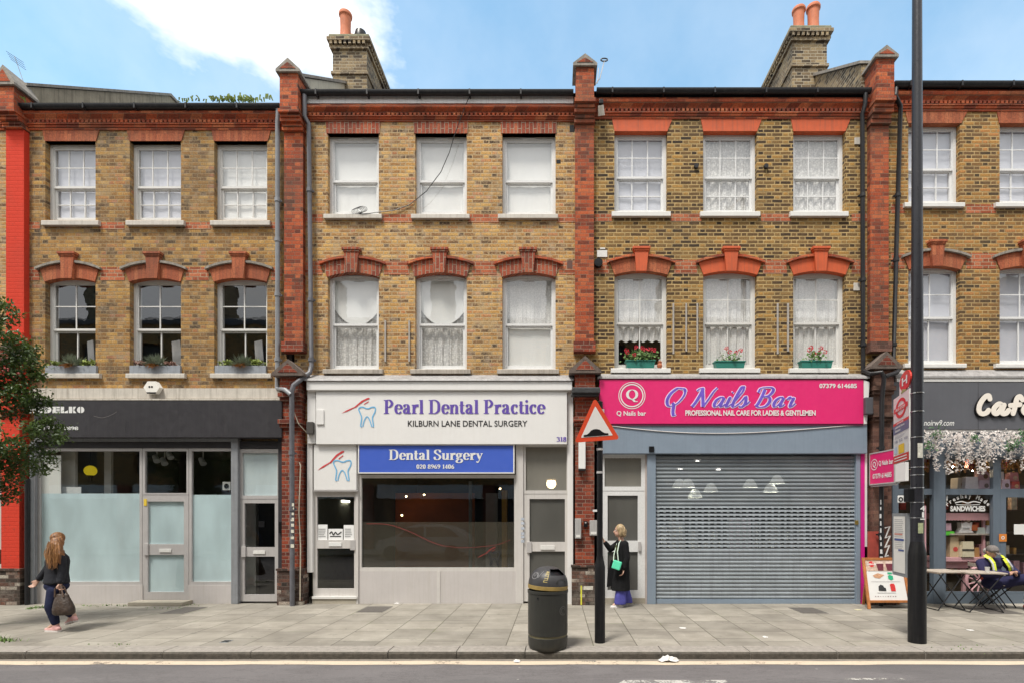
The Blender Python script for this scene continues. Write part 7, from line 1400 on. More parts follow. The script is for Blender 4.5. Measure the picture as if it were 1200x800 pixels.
for (a, b_) in (((1154.5, 649.5, .02), [(1156.5, 653, -.06), (1158.5, 659, -.105), (1159, 667, -.125), (1158, 672, -.12)]), ((1175.5, 650, .03), [(1174, 653.5, -.05), (1175.5, 658, -.09), (1178.5, 663, -.095), (1180.5, 667, -.075)])):
    strip('yellow_brace', [P3(*a)]+[P3(*q) for q in b_], .075, YEL, p3); strip('silver_tape', [P3(q[0]-(1.6 if a[0] < 1160 else -1.6), q[1], q[2]-.013) for q in b_], .028, SILV, p3)
for py_ in (693.5, 700.5):
    m = MB(); f = (py_-673.5)/(704-673.5); c = kR.lerp(aR, f); m.lathe([(.086, -.022), (.086, .022)], c, 20, close=False); m.build('silver_tape', SILV, p3, True)
m = MB(); c = kR.lerp(aR, .28); m.lathe([(.091, -.02), (.091, .02)], c, 20, close=False); m.build('silver_tape', SILV, p3, True)
REDSH = plain('dark red work shoe', (.32, .03, .025), .5, .15, 12); shoe(p3, aR+Vector((0, 0, -.0)), Vector((.55, -.83, 0)), REDSH, BLACK, 1.05); shoe(p3, aL+Vector((0, 0, -.0)), Vector((.55, -.83, 0)), REDSH, BLACK, 1.05)
CAP = plain('grey checked cap', (.16, .14, .13), .8, .4, 30); q = fuse([('e', HP(0, -.012, .055), (.090, .110, .082)), ('e', HP(0, .0, .045), (.093, .115, .055))]+[('c', HP(a, .085, .052), HP(a*.9, .15, .040), .010, .008) for a in (-.05, -.025, 0, .025, .05)], .009, 1); q.build('cap', CAP, p3, True, 180)
m = MB(); mt = fuse([('e', HP(0, -.08, -.03), (.07, .04, .06))], .012, 1); mt.build('hair', hairmat('grey hair', (.16, .15, .14), (.34, .32, .3)), p3, True, 180); m.b.free()

# ------------------------------------------------------------------ cafe furniture
WOODT = plain('pale slatted table top', (.42, .36, .30), .6, .2, 12, streak=.2); FOLD = plain('dark folding steel', (.018, .018, .02), .4, .2, spec=.3)
def bistro_table(cx, cy, w, d, h, rot, label):
    t_ = thing('bistro_table', label, 'table', (cx, cy, 0), 'folding tables outside the cafe'); M = Matrix.Translation((cx, cy, 0)) @ Matrix.Rotation(R(rot), 4, 'Z'); m = MB()
    n = 6
    for k in range(n): m.obox(M @ Matrix.Translation((0, (k-(n-1)/2)*d/n, h-.012)), w, d/n-.008, .022, .003)
    for s_ in (-1, 1): m.obox(M @ Matrix.Translation((s_*w*.42, 0, h-.034)), .03, d*.96, .02)
    m.build('table_top', WOODT, t_)
    for s_ in (-1, 1):
        for q in (-1, 1):
            m = MB(); m.tube([M @ Vector((q*w*.42, s_*d*.40, h-.04)), M @ Vector((-q*w*.44, s_*d*.40, .012))], .011, 8); m.build('leg', FOLD, t_)
    m = MB()
    for q in (-1, 1): m.tube([M @ Vector((q*w*.44, -d*.40, .10 if False else .014)), M @ Vector((q*w*.44, d*.40, .014))], .010, 6)
    m.split('foot_bar', FOLD, t_); return t_
bistro_table(X(1104, -.62), -.62, .60, .55, .73, 4, 'folding cafe table with crossed dark legs, directly right of the lamp post'); bistro_table(X(1145, -.82), -.84, .66, .55, .735, -5, 'folding cafe table in front of the seated man, with a white cup')
def folding_chair(cx, cy, rot, label):
    t_ = thing('folding_chair', label, 'chair', (cx, cy, 0), 'folding chairs outside the cafe'); M = Matrix.Translation((cx, cy, 0)) @ Matrix.Rotation(R(rot), 4, 'Z'); m = MB()
    for k in range(5): m.obox(M @ Matrix.Translation((0, -.16+k*.08, .455)), .40, .07, .016, .004)
    m.build('seat', WOODT, t_)
    for s_ in (-1, 1):
        m = MB(); m.tube([M @ Vector((s_*.20, -.20, .012)), M @ Vector((s_*.20, .06, .40)), M @ Vector((s_*.20, .22, .66)), M @ Vector((s_*.20, .25, .86))], .011, 8); m.build('back_leg', FOLD, t_, True); m = MB(); m.tube([M @ Vector((s_*.185, .24, .012)), M @ Vector((s_*.185, -.18, .445))], .011, 8); m.build('front_leg', FOLD, t_)
    m = MB()
    for z_ in (.68, .80): m.obox(M @ Matrix.Translation((0, .232+(z_-.68)*.15, z_)), .40, .016, .07, .004)
    m.split('back_slat', WOODT, t_); return t_
folding_chair(X(1172, -.55), -.50, 25, 'folding chair under the seated man'); folding_chair(X(1157, -.3), -.33, 80, 'folding chair behind the cafe table with a red bag on it')
t_ = thing('carrier_bag', 'red carrier bag on the chair behind the cafe table', 'bag', (X(1155, -.45), -.45, .47)); fuse([('e', (X(1155, -.48), -.48, .60), (.10, .07, .13)), ('e', (X(1157, -.48), -.48, .54), (.09, .08, .08))], .012, 1).build('bag_body', plain('red plastic bag', (.55, .06, .03), .4, .2, 14, bump=.6, bscale=20), t_, True, 180)
m = MB(); m.tube([(X(1154, -.48), -.52, .71), (X(1154, -.48), -.54, .78), (X(1156, -.48), -.52, .71)], .006, 5); m.build('handle', REDB, t_)
cy_ = -1.02; t_ = thing('paper_cup', 'white paper cup on the table by the seated man', 'cup', (X(1157, cy_), cy_, .737)); m = MB(); m.lathe([(.028, 0), (.038, .095), (.040, .098), (.036, .098), (.027, .006)], (X(1157, cy_), cy_, .737), 18, close=False); m.build('cup', TXTW, t_, True); m = MB(); m.lathe([(.0, .085), (.036, .085)], (X(1157, cy_), cy_, .737), 18, close=False); m.build('coffee', plain('coffee', (.05, .025, .012), .2), t_)

# sandwich board with a poster
AW = plain('orange brown timber', (.42, .155, .045), .5, .3, 9, streak=.3, bump=.3); ab = thing('sandwich_board', 'wooden sandwich board with a drinks and food poster by the pink trim', 'sandwich board', (X(1040, -.55), -.55, 0))
zt = .955; y0, y1 = -.68, -.42; sl = (y1-y0)/zt
def AP(px, z, off=0.0): yy = y0+(y1+.0-y0)*z/zt; return Vector((X(px, -.6), yy-off, z))
fa = Frame(AP(1018.5, 0), (1, 0, 0), (0, y1-y0, zt)); LA = X(1062.5, -.6)-X(1018.5, -.6)
def stick(mb, p, q, w, t):
    p, q = Vector(p), Vector(q); d = (q-p); L = d.length; d.normalize(); s_ = d.cross(Vector((0, 1, 0))).normalized(); n = s_.cross(d); M = Matrix((s_.to_4d()*1, n.to_4d(), d.to_4d(), (0, 0, 0, 1))).transposed(); M = Matrix(((s_.x, n.x, d.x, (p.x+q.x)/2), (s_.y, n.y, d.y, (p.y+q.y)/2), (s_.z, n.z, d.z, (p.z+q.z)/2), (0, 0, 0, 1))); mb.obox(M, w, t, L, .004)
Hh = Vector((0, y1-y0, zt)).length
for a, b_, nm in ((-.045, -.01, 'leg'), (LA+.045, LA+.01, 'leg')):
    m = MB(); stick(m, fa.p(a, 0), fa.p(b_ if a < 0 else b_, Hh), .05, .035); m.build(nm, AW, ab)
m = MB(); stick(m, fa.p(-.02, Hh-.025), fa.p(LA+.02, Hh-.025), .05, .03); m.build('top_rail', AW, ab); m = MB(); stick(m, fa.p(-.02, .145), fa.p(LA+.03, .145), .045, .03); m.build('bottom_rail', AW, ab)
for px_ in (1013, 1054):
    m = MB(); stick(m, (X(px_, -.2), -.16, 0), (X(px_+5, -.4), -.40, zt-.02), .05, .03); m.build('back_leg', AW, ab)
m = MB(); poly(m, fa, [(.0, .17), (LA, .17), (LA, Hh-.05), (0, Hh-.05)], -.004, .01); pn = m.build('poster', plain('white poster paper', (.66, .65, .63), .5, .03), ab)
u = lambda px: (px-1021)/(1060.5-1021)*LA*.94+.02; v = lambda py: .17+(702.5-py)/(702.5-657)*(Hh-.22)
m = MB(); rect(m, fa, .004, LA-.004, v(669.5), v(656.8), .001); m.build('photo_strip', plain('drinks photograph backdrop', (.50, .36, .28), .6, .5, 14), pn)
m = MB(); disc(m, fa, u(1027.5), v(661.5), .052, .003, 24, .058); m.build('red_disc', plain('bright red print', (.62, .02, .02), .5), pn); m = MB(); text(m, fa, 'Coca-Cola', u(1022.5), u(1032.5), v(662.8), v(659.6), .005, .03, .25); m.build('lettering', TXTW, pn)
for c_ in (1037, 1047.5):
    m = MB(); poly(m, fa, [(u(c_-3), v(669)), (u(c_+3), v(669)), (u(c_+4.2), v(661)), (u(c_-4.2), v(661))], .003); m.build('drink_picture', plain('dark berry drink print', (.13, .02, .035), .5, .3, 40), pn); m = MB(); poly(m, fa, [(u(c_-4.2), v(661)), (u(c_+4.2), v(661)), (u(c_+3.4), v(658.3)), (u(c_-3.4), v(658.3))], .004); m.build('drink_foam', plain('cream print', (.6, .46, .40), .5, .3, 40), pn)
m = MB(); poly(m, fa, [(u(1027), v(674.5)), (u(1033), v(672)), (u(1040), v(674)), (u(1034), v(678)), (u(1029), v(677))], .002); m.build('sandwich_picture', plain('toasted sandwich print', (.52, .28, .16), .6, .3, 40), pn)
m = MB(); rect(m, fa, u(1044), u(1049), v(673), v(671), .002); poly(m, fa, [(u(1044), v(678.5)), (u(1044), v(675)), (u(1046), v(673.8)), (u(1049.5), v(675)), (u(1049.5), v(679)), (u(1047), v(680))], .002); m.split('green_badge', plain('green print', (.02, .36, .18), .5), pn)
m = MB(); poly(m, fa, [(u(1031), v(692)), (u(1031.5), v(687)), (u(1034), v(685)), (u(1037), v(686)), (u(1037.5), v(688)), (u(1039.5), v(689)), (u(1039.5), v(692.3))], .002); m.build('coffee_picture', plain('black coffee machine print', (.03, .03, .032), .5, .4, 40), pn)
m = MB(); poly(m, fa, [(u(1045), v(692.5)), (u(1044.5), v(685)), (u(1046), v(683.8)), (u(1049.5), v(684)), (u(1050.2), v(687)), (u(1050.2), v(692.5))], .002); m.build('can_picture', plain('red can print', (.55, .03, .03), .5, .3, 30), pn)
m = MB()
for k in range(9): disc(m, fa, u(1026.5+k*2.8), v(698.3), .0095 if k not in (2, 3, 4) else .006, .002, 10)
m.build('icon_row', plain('dark icons', (.14, .04, .04), .5, .6, 60), pn); m = MB(); rect(m, fa, u(1024), u(1057), v(681.8), v(681.4), .002); rect(m, fa, u(1029), u(1050), v(694.6), v(694.1), .002); m.build('caption_line', plain('grey caption', (.4, .38, .38), .6), pn)
m = MB()
for z_ in (.3, .4, .5): m.box(X(1062, -.3), X(1066, -.3), -.32, -.25, z_, z_+.08, .01)
for o_ in m.split('box', plain('wall of crisps', (.5, .33, .12), .6, .6, 25)): bpy.data.objects.remove(o_)

# ------------------------------------------------------------------ things in the cafe window
PKC = plain('dusty pink paint', (.60, .34, .36), .5, .08, 8); YC = .30
ct = thing('food_cart', 'dusty pink display cart with spoked wheel and scalloped awning inside the cafe window', 'cart', (X(1135, YC), YC, .06))
def C(px, py, y=YC): return Vector((X(px, y), y, Z(py, y)))
m = MB(); a, b_ = C(1092, 658), C(1162, 652); m.box(a.x, b_.x, YC-.1, YC+.5, Z(657, YC), Z(652, YC), .01); m.box(a.x, b_.x, YC+.0, YC+.4, Z(665, YC), Z(658, YC)); m.build('shelf', PKC, ct)
m = MB(); q = [C(1094, 607.5), C(1153, 607.5), C(1158, 604.5), C(1152, 600.5), C(1094, 600.5)]; m.prism([(p.x, p.z) for p in q], YC-.15, YC+.5); x = q[0].x
while x < q[1].x: m.prism([(x+.03*math.cos(R(180+30*k))+.03, q[0].z+.03*math.sin(R(180+30*k))) for k in range(7)], YC-.155, YC-.13); x += .062
m.build('awning', PKC, ct)
for px_ in (1096, 1148.5):
    m = MB(); a = C(px_, 657); m.box(a.x, a.x+.045, YC-.08, YC-.035, Z(657, YC), Z(606, YC)); m.build('post', PKC, ct)
for px_ in (1104, 1133):
    m = MB(); a = C(px_, 694); m.box(a.x, a.x+.06, YC+.1, YC+.16, .02, Z(657, YC)); m.build('leg', PKC, ct)
wc = C(1149, 680, YC-.12); rw = 16.5*(YC-.12-CAMY)/FPX; m = MB(); m.tube([wc+Vector((rw*math.cos(R(k*10)), 0, rw*math.sin(R(k*10)))) for k in range(37)], .034, 8, False); m.ball(wc, (.06, .05, .06))
wh = m.build('wheel', PKC, ct, True)
for k in range(6):
    m = MB(); a = R(15+k*30); m.tube([wc+Vector((rw*math.cos(a), 0, rw*math.sin(a))), wc-Vector((rw*math.cos(a), 0, rw*math.sin(a)))], .015, 6); m.build('spoke', PKC, wh)
m = MB()
for k, px_ in enumerate((1131, 1135)): pass
m.b.free()
def shopbox(xl, xr, yt, yb, y, dep, col, label, name='gift_box', cat='box', extra=None, tilt=0, grp='boxes in the cafe window'):
    t_ = thing(name, label, cat, (X((xl+xr)/2, y), y, Z(yb, y)), grp); m = MB(); a, b_, c, d = X(xl, y), X(xr, y), Z(yb, y), Z(yt, y); g = (b_-a)*.08
    m.prism([(a, c), (b_, c), (b_-g, d), (a+g, d)], y, y+dep); m.build('carton', plain('carton %.2f %.2f %.2f' % col, col, .5, .14, 14), t_)
    if extra: m = MB(); disc(m, Frame((0, y, 0)), (a+b_)/2+(b_-a)*.1, (c+d)/2-(d-c)*.12, min(b_-a, d-c)*.26, .004, 14); m.build('picture', plain('print %.2f %.2f %.2f' % extra, extra, .5, .4, 30), t_)
    return t_
yy = .16; zs_ = Z(572.6, yy); m = MB(); m.box(X(1053, yy), X(1300, yy), yy-.06, yy+.35, zs_-.03, zs_-.002); m.build('display_shelf', DBLU, h4)
PK1, PK2, CRM, RDB, BRN = (.66, .50, .60), (.60, .36, .42), (.62, .55, .44), (.52, .06, .05), (.16, .07, .04)
for q in ((1122, 1134, 559, 572.4, .30, .2, (.45, .38, .30), 'brown and cream gift box at the left end of the cafe shelf', BRN), (1131, 1147, 558, 572.4, .20, .12, (.70, .66, .70), 'blank pale lilac gift box on the cafe shelf, in front', None), (1146, 1161, 551, 561.6, .34, .12, PK2, 'pink gift box on top of the pair left of the mullion', BRN), (1147, 1162, 562, 572.4, .20, .12, PK1, 'lilac gift box at the bottom of the pair left of the mullion', BRN), (1168, 1177, 552, 572.4, .30, .12, (.68, .62, .66), 'tall pale gift box just right of the mullion', None), (1174, 1184, 561, 572.4, .18, .12, PK1, 'lilac gift box with brown picture right of the mullion', BRN), (1183, 1194, 553, 563, .30, .12, (.62, .22, .25), 'rose red gift box on the cafe shelf at right', (.6, .4, .3)), (1185, 1195.5, 563.4, 572.4, .20, .12, RDB, 'bright red gift box on the cafe shelf at right', (.65, .35, .15))): shopbox(*q[:7], q[7], extra=q[8])
for q in ((1113, 1124, 628, 652, .24, .12, (.55, .42, .26), 'tall snack box on the cart, left', RDB), (1122, 1131, 626, 640, .38, .12, (.5, .34, .2), 'snack box at the back of the cart', BRN), (1124, 1133, 639, 652, .20, .12, (.58, .48, .34), 'snack box with an orange picture on the cart', (.55, .2, .05)), (1127.5, 1142, 634, 652, .17, .14, (.60, .54, .38), 'cream panettone box with a dark ribbon on the cart', None), (1142, 1148, 641, 652, .26, .1, (.42, .22, .08), 'small brown packet on the cart', None)): shopbox(*q[:7], q[7], extra=q[8], grp='boxes on the pink cart')
m = MB(); y = .165; m.box(X(1127.6, y), X(1141.8, y), y-.004, y+.0, Z(644.5, y), Z(642.8, y)); o_ = m.build('ribbon', BLKP); tag(o_, 'dark ribbon round the cream box on the cart', 'ribbon')
t_ = thing('gift_bag', 'white cellophane wrapped parcel on a ledge in the cafe window', 'parcel', (X(1131, .2), .2, Z(624, .2))); y = .2; m = MB(); m.prism([(X(a, y), Z(b_, y)) for a, b_ in ((1124, 624), (1141, 623.5), (1138.5, 619), (1139.5, 611), (1135.5, 612.5), (1132, 610.5), (1128, 613), (1126.5, 611.5), (1127, 618))], y, y+.12); m.build('wrap', plain('white cellophane', (.72, .70, .68), .3, .1, 12), t_); m = MB(); m.box(X(1128, y), X(1136, y), y-.02, y-.002, Z(618.2, y), Z(617.2, y)); m.build('tie', SILV, t_)
m = MB(); m.box(X(1108, .3), X(1163, .3), .17, .5, Z(626, .3), Z(624.3, .3)); m.build('display_shelf', WOODT, h4)
for (a, b_, c, d, col, l) in ((1108, 1119, 622, 626.5, (.12, .62, .05), 'bright green price tag on the cafe ledge'), (1157, 1163.5, 615, 627, (.62, .66, .70), 'pale blue and white carton at the right end of the cafe ledge'), (1108, 1115, 612.5, 621, (.56, .36, .42), 'pink packet at the left end of the cafe ledge'), (1139, 1146, 614, 621, (.40, .10, .03), 'dark orange packet on the cafe ledge'), (1145, 1155, 617.5, 625, (.45, .50, .46), 'grey green bowl shaped pack on the cafe ledge')): shopbox(a, b_, c, d, .19, .1, col, l, 'packet', 'packet', grp='packets on the cafe ledge')
fr = Frame((0, -.02, 0)); YF = -.02; t_ = thing('window_lettering', 'white window lettering reading Freshly Made Sandwiches on the cafe glass', 'lettering', (X(1134, YF), YF, Z(600, YF)))
m = MB(); text(m, fr, 'SANDWICHES', X(1113.5, YF), X(1154.5, YF), Z(598.6, YF), Z(592.2, YF), .004, .045); cx_, cz_, rr = X(1134, YF), Z(614.5, YF), 33.5*K0
for i, ch in enumerate('Freshly Made'):
    a = R(134-88*i/11); c = Vector((cx_+rr*math.cos(a), cz_+rr*math.sin(a)*.98)); rt = Vector((math.sin(a), -math.cos(a))); upv = Vector((math.cos(a), math.sin(a))); f2 = Frame(fr.p(c.x, c.y), (rt.x, 0, rt.y), (upv.x, 0, upv.y)); w_ = .055 if ch in 'Mm' else (.028 if ch == 'l' else .040)
    if ch != ' ': text(m, f2, ch, -w_/2*1.25, w_/2*1.25, -.05 if ch == 'y' else -.02, .07 if ch in 'FMhld' else .038, .004, .02)
m.build('lettering', TXTW, t_)
m = MB(); stroke(m, fr, [(X(1119, YF), Z(588.5, YF)), (X(1127, YF), Z(587, YF)), (X(1134, YF), Z(588.7, YF)), (X(1141, YF), Z(587, YF)), (X(1149, YF), Z(588.5, YF))], .022, .004); stroke(m, fr, [(X(1120, YF), Z(590.6, YF)), (X(1134, YF), Z(591, YF)), (X(1148, YF), Z(590.6, YF))], .012, .004); m.split('sandwich_outline', TXTW, t_)
m = MB(); rect(m, fr, X(1172, -.1), X(1181, -.1), Z(634, -.1), Z(625, -.1), .055); o_ = tag(m.build('window_sticker', plain('orange sticker', (.62, .20, .03), .5)), 'orange square sticker on the cafe door frame above the seated man', 'sticker'); m = MB(); disc(m, fr, X(1176.5, -.1), Z(629.5, -.1), .035, .058, 16, None, .55); m.build('symbol', TXTW, o_)
m = MB(); rect(m, fr, X(1187, 0), X(1201, 0), Z(625.5, 0), Z(613.5, 0), .004); tag(m.build('window_notice', TXTW), 'white paper notice on the cafe door glass', 'notice')
m = MB(); rect(m, fr, X(1108, 0), X(1109.5, 0), Z(586, 0), Z(580, 0), .004); tag(m.build('window_sticker', TXTW), 'tiny white sticker at the left edge of the sandwich window', 'sticker')
random.seed(14)
for cn, col in (('amber', (.50, .27, .06)), ('red', (.42, .06, .04)), ('cream', (.58, .50, .38)), ('pink', (.58, .30, .34)), ('brown', (.20, .10, .05))):
    m = MB(); y = .95
    for k in range(34):
        a = random.uniform(1050, 1300); b_ = random.choice((596.5, 622.5, 648.5, 548, 672)); w_ = random.uniform(2.5, 7); yq = y+random.uniform(-.05, .08); m.box(X(a, yq), X(a+w_, yq), yq, yq+.1, Z(b_, yq), Z(b_-random.uniform(6, 16), yq))
    o_ = m.build('stacked_goods', plain(cn+' packets on cafe shelves', col, .6, .5, 9)); o_['kind'] = 'stuff'; o_['label'] = cn+' coloured packets stacked on the shelves inside the cafe'; o_['category'] = 'goods'
y = 1.0
for i, py_ in enumerate((548, 596.5, 622.5, 648.5, 672)):
    m = MB(); m.box(X(1048, y), X(1290, y), y-.02, y+.2, Z(py_+1.2, y), Z(py_, y)); m.build('back_shelf', plain('dark shelf', (.10, .07, .05), .6), h4)
m = MB()
for k in range(150):
    a = random.choice((1054, 1057, 1084, 1090, 1110, 1122, 1130, 1142, 1158, 1178, 1186, 1195))+random.gauss(0, 2.2); yq = .25+random.random()*.1; b_ = random.uniform(538, 553); w_ = .022; m.ball((X(a, yq), yq, Z(b_, yq)), (w_, .02, w_*1.3), 6, 4)
o_ = m.build('hanging_sweets', plain('amber and brown sweets', (.42, .20, .05), .35, .8, 14)); o_['kind'] = 'stuff'; o_['label'] = 'amber sweets hanging in bunches along the top of the cafe windows'; o_['category'] = 'sweets'
for i, (px_, py_) in enumerate(((1140, 550), (1116, 546), (1190, 595), (1060, 556))):
    glow(px_, py_, 1.2, .03, ('added warm lamp brightening the upper cafe window', 'added warm lamp brightening the goods behind the sandwich lettering', 'added warm lamp brightening the room behind the cafe door', 'added warm lamp brightening the cafe behind the lamp post')[i], plain('added cafe fill lamp', (1, .78, .5), .5, 0, emit=260), 'lamps added to brighten the cafe')  # bulbs added only to brighten the cafe display

# ------------------------------------------------------------------ plants
def leaf(mb, c, L, w, d, n):
    d = d.normalized(); s_ = d.cross(n)
    if s_.length < 1e-4: s_ = d.orthogonal()
    s_.normalize(); n = s_.cross(d); a = c; b_ = c+d*L*.5+s_*w+n*L*.06; e = c+d*L; f = c+d*L*.5-s_*w+n*L*.06; g = c+d*L*.5
    mb.quad(a, g, e, b_); mb.quad(a, f, e, g)
def rv(k=1.0): return Vector((random.gauss(0, k), random.gauss(0, k), random.gauss(0, k)))
GZ = plain('zinc grey planter', (.26, .28, .31), .5, .2, 6, streak=.5, grime=(.15, .15, .15)); FES = plain('blue grey grass', (.26, .30, .22), .8, .3, 12); DRY = plain('dried orange grass', (.40, .19, .06), .8, .3, 12); LFY = plain('yellow green leaves', (.20, .25, .05), .7, .4, 14); HEA = plain('purplish heather', (.22, .12, .09), .8, .5, 14)
random.seed(17)
for i, (a, b_) in enumerate(((52.5, 112.5), (151.5, 211), (251.5, 311.5))):
    y = -.045; t_ = thing('window_planter', ('grey window planter on the left sill, with a pale grass tuft', 'grey window planter on the middle sill, above the alarm box', 'grey window planter on the right sill, overgrown with leaves')[i], 'planter', (X((a+b_)/2, y), y, Z(437.5, y)), 'grey planters on the sills'); m = MB(); x0, x1_, z0, z1 = X(a, y), X(b_, y), Z(437.8, y), Z(428, y); m.box(x0, x1_, y, y+.14, z0, z1, .006); m.build('trough', GZ, t_); m = MB(); m.box(x0+.012, x1_-.012, y+.012, y+.128, z1-.02, z1+.004); m.build('soil', plain('dark soil', (.04, .03, .02), .9), t_)
    m = FM(); cx = (x0+x1_)/2+(.0, .0, .02)[i]
    for k in range(230): q = rv(); q.z = abs(q.z)*1.4+.15; q.normalize(); L = random.uniform(.16, .29); leaf(m, Vector((cx+random.gauss(0, .045), y+.05+random.gauss(0, .02), z1)), L, .0045, Vector((q.x, q.y*.6-.15, q.z-.15)), Vector((0, -1, .3)))
    m.build('grass_tuft', FES, t_); m = FM()
    for k in range(110): q = Vector((random.gauss(0, .5), -.7, -random.uniform(.1, 1))); leaf(m, Vector((cx-.01+random.gauss(0, .04), y-.0, z1+.03)), random.uniform(.06, .16), .005, q, Vector((0, -1, 0)))
    m.build('dried_grass', DRY, t_); m = FM()
    for s_, hh in ((-1, .75 if i != 2 else .9), (1, 1.0 if i != 1 else .5)):
        for k in range(int(110*hh)): q = rv(); q.z = abs(q.z)+.2; q.y -= .3; leaf(m, Vector((cx+s_*(.30+random.gauss(0, .075)), y+.06+random.gauss(0, .03), z1+random.uniform(0, .10)*hh)), random.uniform(.05, .085), .020, q, Vector((0, -.6, .8)))
    m.build('leaves', LFY if i != 1 else HEA, t_)
TEAL = plain('teal plastic trough', (.02, .17, .13), .45, .1, 6); GER = plain('geranium leaves', (.085, .17, .035), .6, .4, 14); PET = plain('red geranium petals', (.56, .02, .04), .6, .25, 20); STM = plain('pale green stem', (.18, .24, .08), .7)
for i, (a, b_, yt, sp, nl, nf) in enumerate(((733.5, 768, 421.5, 1.0, 190, 9), (838, 873.5, 422.5, .55, 40, 4), (939, 976, 422, .55, 75, 6))):
    y = -.06; t_ = thing('flower_trough', ('teal window trough full of red geraniums on the left sill of the nail bar house', 'teal window trough with sparse red geraniums on the middle sill', 'teal window trough with leafy red geraniums on the right sill')[i], 'flower trough', (X((a+b_)/2, y), y, Z(431, y)), 'teal flower troughs on the sills'); x0, x1_, z0, z1 = X(a, y), X(b_, y), Z(430.8, y), Z(yt, y); m = MB(); m.prism([(x0+.03, z0), (x1_-.03, z0), (x1_, z1), (x0, z1)], y, y+.15); m.box(x0-.01, x1_+.01, y-.012, y+.162, z1-.022, z1+.001, .004); m.build('trough', TEAL, t_)
    cx = (x0+x1_)/2+(.0, .06, .0)[i]; m = FM()
    for k in range(nl): q = rv(); q.y -= .5; w_ = random.uniform(.024, .036); c = Vector((cx+random.gauss(0, .17*sp), y+.05+random.gauss(0, .05), z1+random.uniform(-.01, .17*(1.0 if i != 1 else .8)))); leaf(m, c, w_*1.9, w_, q, Vector((random.gauss(0, .4), -.8, .6)))
    m.build('leaves', GER, t_); ms = MB()
    for k in range(nf):
        fx = cx+(k/(nf-1)-.5)*.62*sp*(1 if i == 0 else .9)+random.gauss(0, .02); fz = z1+random.uniform(.11, .27); ms.tube([(cx+(fx-cx)*.5, y+.06, z1-.01), (fx, y+.02, fz)], .005, 5)
        mf = FM()
        for j in range(26): q = rv(); q.normalize(); leaf(mf, Vector((fx, y+.02, fz))+q*.026, .026, .012, q+rv(.5), Vector((0, -1, 0)))
        mf.build('flower_head', PET, t_)
    ms.split('stem', STM, t_)
    if i == 1:
        m = FM()
        for k in range(40): q = rv(); leaf(m, Vector((cx-.20+random.gauss(0, .03), y+.05, z1+random.uniform(0, .18))), .04, .014, q, Vector((0, -1, .2)))
        m.build('pale_leaves', plain('silver foliage', (.40, .42, .33), .7), t_)
t_ = thing('ornament', 'small terracotta ornament beside the geranium trough on the left sill', 'ornament', (X(773, -.03), -.03, Z(431, -.03))); m = MB(); m.lathe([(.04, 0), (.055, .05), (.04, .09), (.05, .12), (.02, .14)], (X(773, -.03), -.03, Z(431, -.03)), 12); m.build('pot', TERRA, t_, True); m = MB(); m.ball((X(773, -.03), -.03, Z(431, -.03)+.15), .03, 10, 8); m.build('bud', CRM_ if False else SILL, t_, True)

def petalmat():
    m_, t, b, out = new_mat('white silk blossom'); n = t.noise(objco(t), 16, 4, .6); c = t.mix(t.rng(n, .35, .65), (.78, .70, .67), (.90, .88, .84)); t.put(b.inputs['Base Color'], c); b.inputs['Roughness'].default_value = .8
    tl = t.node('ShaderNodeBsdfTranslucent'); t.put(tl.inputs[0], c); ms = t.node('ShaderNodeMixShader'); ms.inputs[0].default_value = .4; t.l.new(b.outputs[0], ms.inputs[1]); t.l.new(tl.outputs[0], ms.inputs[2]); t.l.new(ms.outputs[0], out.inputs[0]); return m_
PETM = petalmat()
# white flower garland under the cafe fascia
random.seed(41); gl = thing('flower_garland', 'thick garland of white artificial blossom hanging under the cafe fascia', 'garland', (X(1200, -.25), -.15, Z(545, -.25)))
m = FM(); mg = FM(); x = X(1078, -.25); xe = X(1340, -.25); strands = []
while x < xe: strands.append((x, random.uniform(.12, .62) if random.random() > .25 else random.uniform(.6, .85))); x += random.uniform(.035, .085)
for x, L in strands:
    n = int(L/.013); yb0 = random.uniform(-.34, -.16)
    for k in range(n):
        f = k/n; c = Vector((x+random.gauss(0, .030*(1-f*.6)), yb0+random.gauss(0, .05), Z(506, -.25)-f*L+random.gauss(0, .01)))
        for j in range(3): q = rv(); q.y -= .4; leaf(m, c+rv(.010), random.uniform(.028, .046), random.uniform(.012, .020), q, Vector((random.gauss(0, .5), -1, random.gauss(.4, .4))))
m.build('blossom', PETM, gl)
for cx_, cy__, s_ in ((1096, 508, .10), (1086, 522, .12), (1140, 513, .07), (1189, 517, .08), (1181, 524, .09), (1197, 509, .08), (1232, 512, .1), (1260, 518, .1)):
    for k in range(46): q = rv(); q.y -= .5; leaf(mg, Vector((X(cx_, -.3)+random.gauss(0, s_*.6), -.34+random.gauss(0, .03), Z(cy__, -.3)+random.gauss(0, s_*.6))), random.uniform(.05, .08), .016, q, Vector((0, -1, .5)))
mg.build('green_leaves', plain('silk green leaves', (.05, .13, .04), .6, .6, 9), gl)

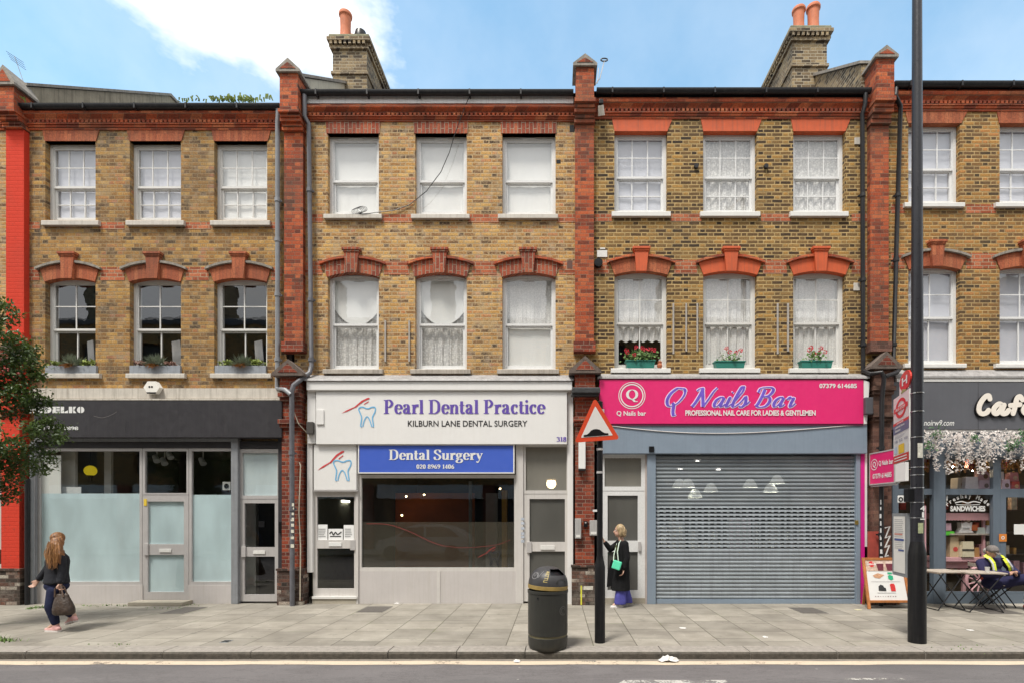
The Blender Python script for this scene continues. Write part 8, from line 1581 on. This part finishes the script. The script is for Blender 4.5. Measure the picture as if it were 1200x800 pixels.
# street tree reaching in from the left
random.seed(77); ty = -2.35; tx = X(-38, ty); tr_ = thing('street_tree', 'leafy street tree with clusters of red berries at the left edge', 'tree', (tx, ty, 0))
BARK = plain('grey brown bark', (.10, .075, .055), .9, .4, 9, bump=1.0, bscale=25); m = MB(); m.tube([(tx, ty, -.02), (tx+.02, ty, .9), (tx-.03, ty+.02, 1.9), (tx+.05, ty, 2.9), (tx+.02, ty, 3.8)], [.13, .105, .09, .07, .035], 12); m.build('trunk', BARK, tr_, True)
clumps = []
def CP(px, py, dy=0.0): return Vector((X(px, ty), ty+dy, Z(py, ty)))
for (px_, py_, r_) in ((-8, 360, 20), (2, 378, 17), (-20, 400, 32), (10, 402, 22), (28, 398, 12), (2, 432, 30), (32, 430, 22), (46, 437, 12), (-25, 460, 42), (10, 466, 32), (34, 462, 20), (46, 470, 11), (4, 505, 36), (34, 500, 22), (56, 503, 12), (71, 509, 7), (-10, 540, 34), (20, 535, 28), (38, 526, 18), (47, 540, 8), (10, 560, 20), (-6, 575, 20), (24, 556, 12), (-45, 420, 45), (-60, 500, 50), (-40, 560, 35), (-70, 440, 45), (-14, 346, 10), (37, 408, 9), (56, 488, 8)):
    clumps.append((CP(px_-7, py_, random.uniform(-.5, .5)*min(1, r_/25)), r_*.86*(ty-CAMY)/FPX))
for i, (c, r_) in enumerate(clumps):
    if r_ < .2: continue
    m = MB(); s0 = Vector((tx, ty, min(max(c.z-.6, 1.8), 3.5))); m.tube([s0, s0.lerp(c, .5)+Vector((0, 0, .12)), c], [.03, .018, .008], 6); m.build('limb', BARK, tr_, True)
m = FM(); mr = MB()
for c, r_ in clumps:
    n = int(1900*(r_/.5)**2)
    for k in range(max(40, n)):
        q = rv(); q.normalize(); rad = r_*random.uniform(.25, 1.0)**.5*random.choice((1, 1, 1, 1.12)); p = c+Vector((q.x*rad, q.y*rad*.9, q.z*rad*.9)); d = rv(); d.z -= .25; leaf(m, p, random.uniform(.045, .085), random.uniform(.013, .023), d, Vector((random.gauss(0, .6), random.gauss(-.3, .5), 1)))
    # wispy outer twigs
    for k in range(int(5+14*r_)):
        q = rv(); q.normalize(); p0 = c+q*r_*.85; d = (q+rv(.4)).normalized(); L = random.uniform(.10, .26)
        for j in range(8): leaf(m, p0+d*L*j/8+rv(.012), random.uniform(.04, .07), .015, d+rv(.7), Vector((0, -.3, 1)))
def leafmat():
    m_, t, b, out = new_mat('tree leaves'); p = objco(t); n = t.noise(p, 2.2, 4, .6); f = t.noise(p, 55, 2, .5)
    c = t.mix(t.rng(n, .35, .65), (.022, .050, .012), (.075, .125, .028)); c = t.mix(t.rng(f, .5, .75, 0, .7), c, (.14, .19, .045)); t.put(b.inputs['Base Color'], c); b.inputs['Roughness'].default_value = .42
    tl = t.node('ShaderNodeBsdfTranslucent'); t.put(tl.inputs[0], t.mix(.5, c, (.16, .24, .03))); ms = t.node('ShaderNodeMixShader'); ms.inputs[0].default_value = .22; t.l.new(b.outputs[0], ms.inputs[1]); t.l.new(tl.outputs[0], ms.inputs[2]); t.l.new(ms.outputs[0], out.inputs[0]); return m_
m.build('crown', leafmat(), tr_)
for (px_, py_, s_, n) in ((6, 527, .09, 44), (20, 524, .07, 36), (18, 484, .04, 16), (10, 492, .05, 18), (27, 557, .04, 14), (17, 560, .05, 16), (30, 443, .05, 16), (38, 440, .03, 8), (5, 548, .06, 16), (24, 430, .04, 10), (13, 512, .05, 10)):
    for k in range(n*2//3): mr.ball(CP(px_, py_, -.42)+Vector((random.gauss(0, s_), random.gauss(0, .08), random.gauss(0, s_*.8))), random.uniform(.009, .017), 6, 4)
mr.build('berries', plain('red berries', (.36, .06, .055), .45, .35, 14), tr_)
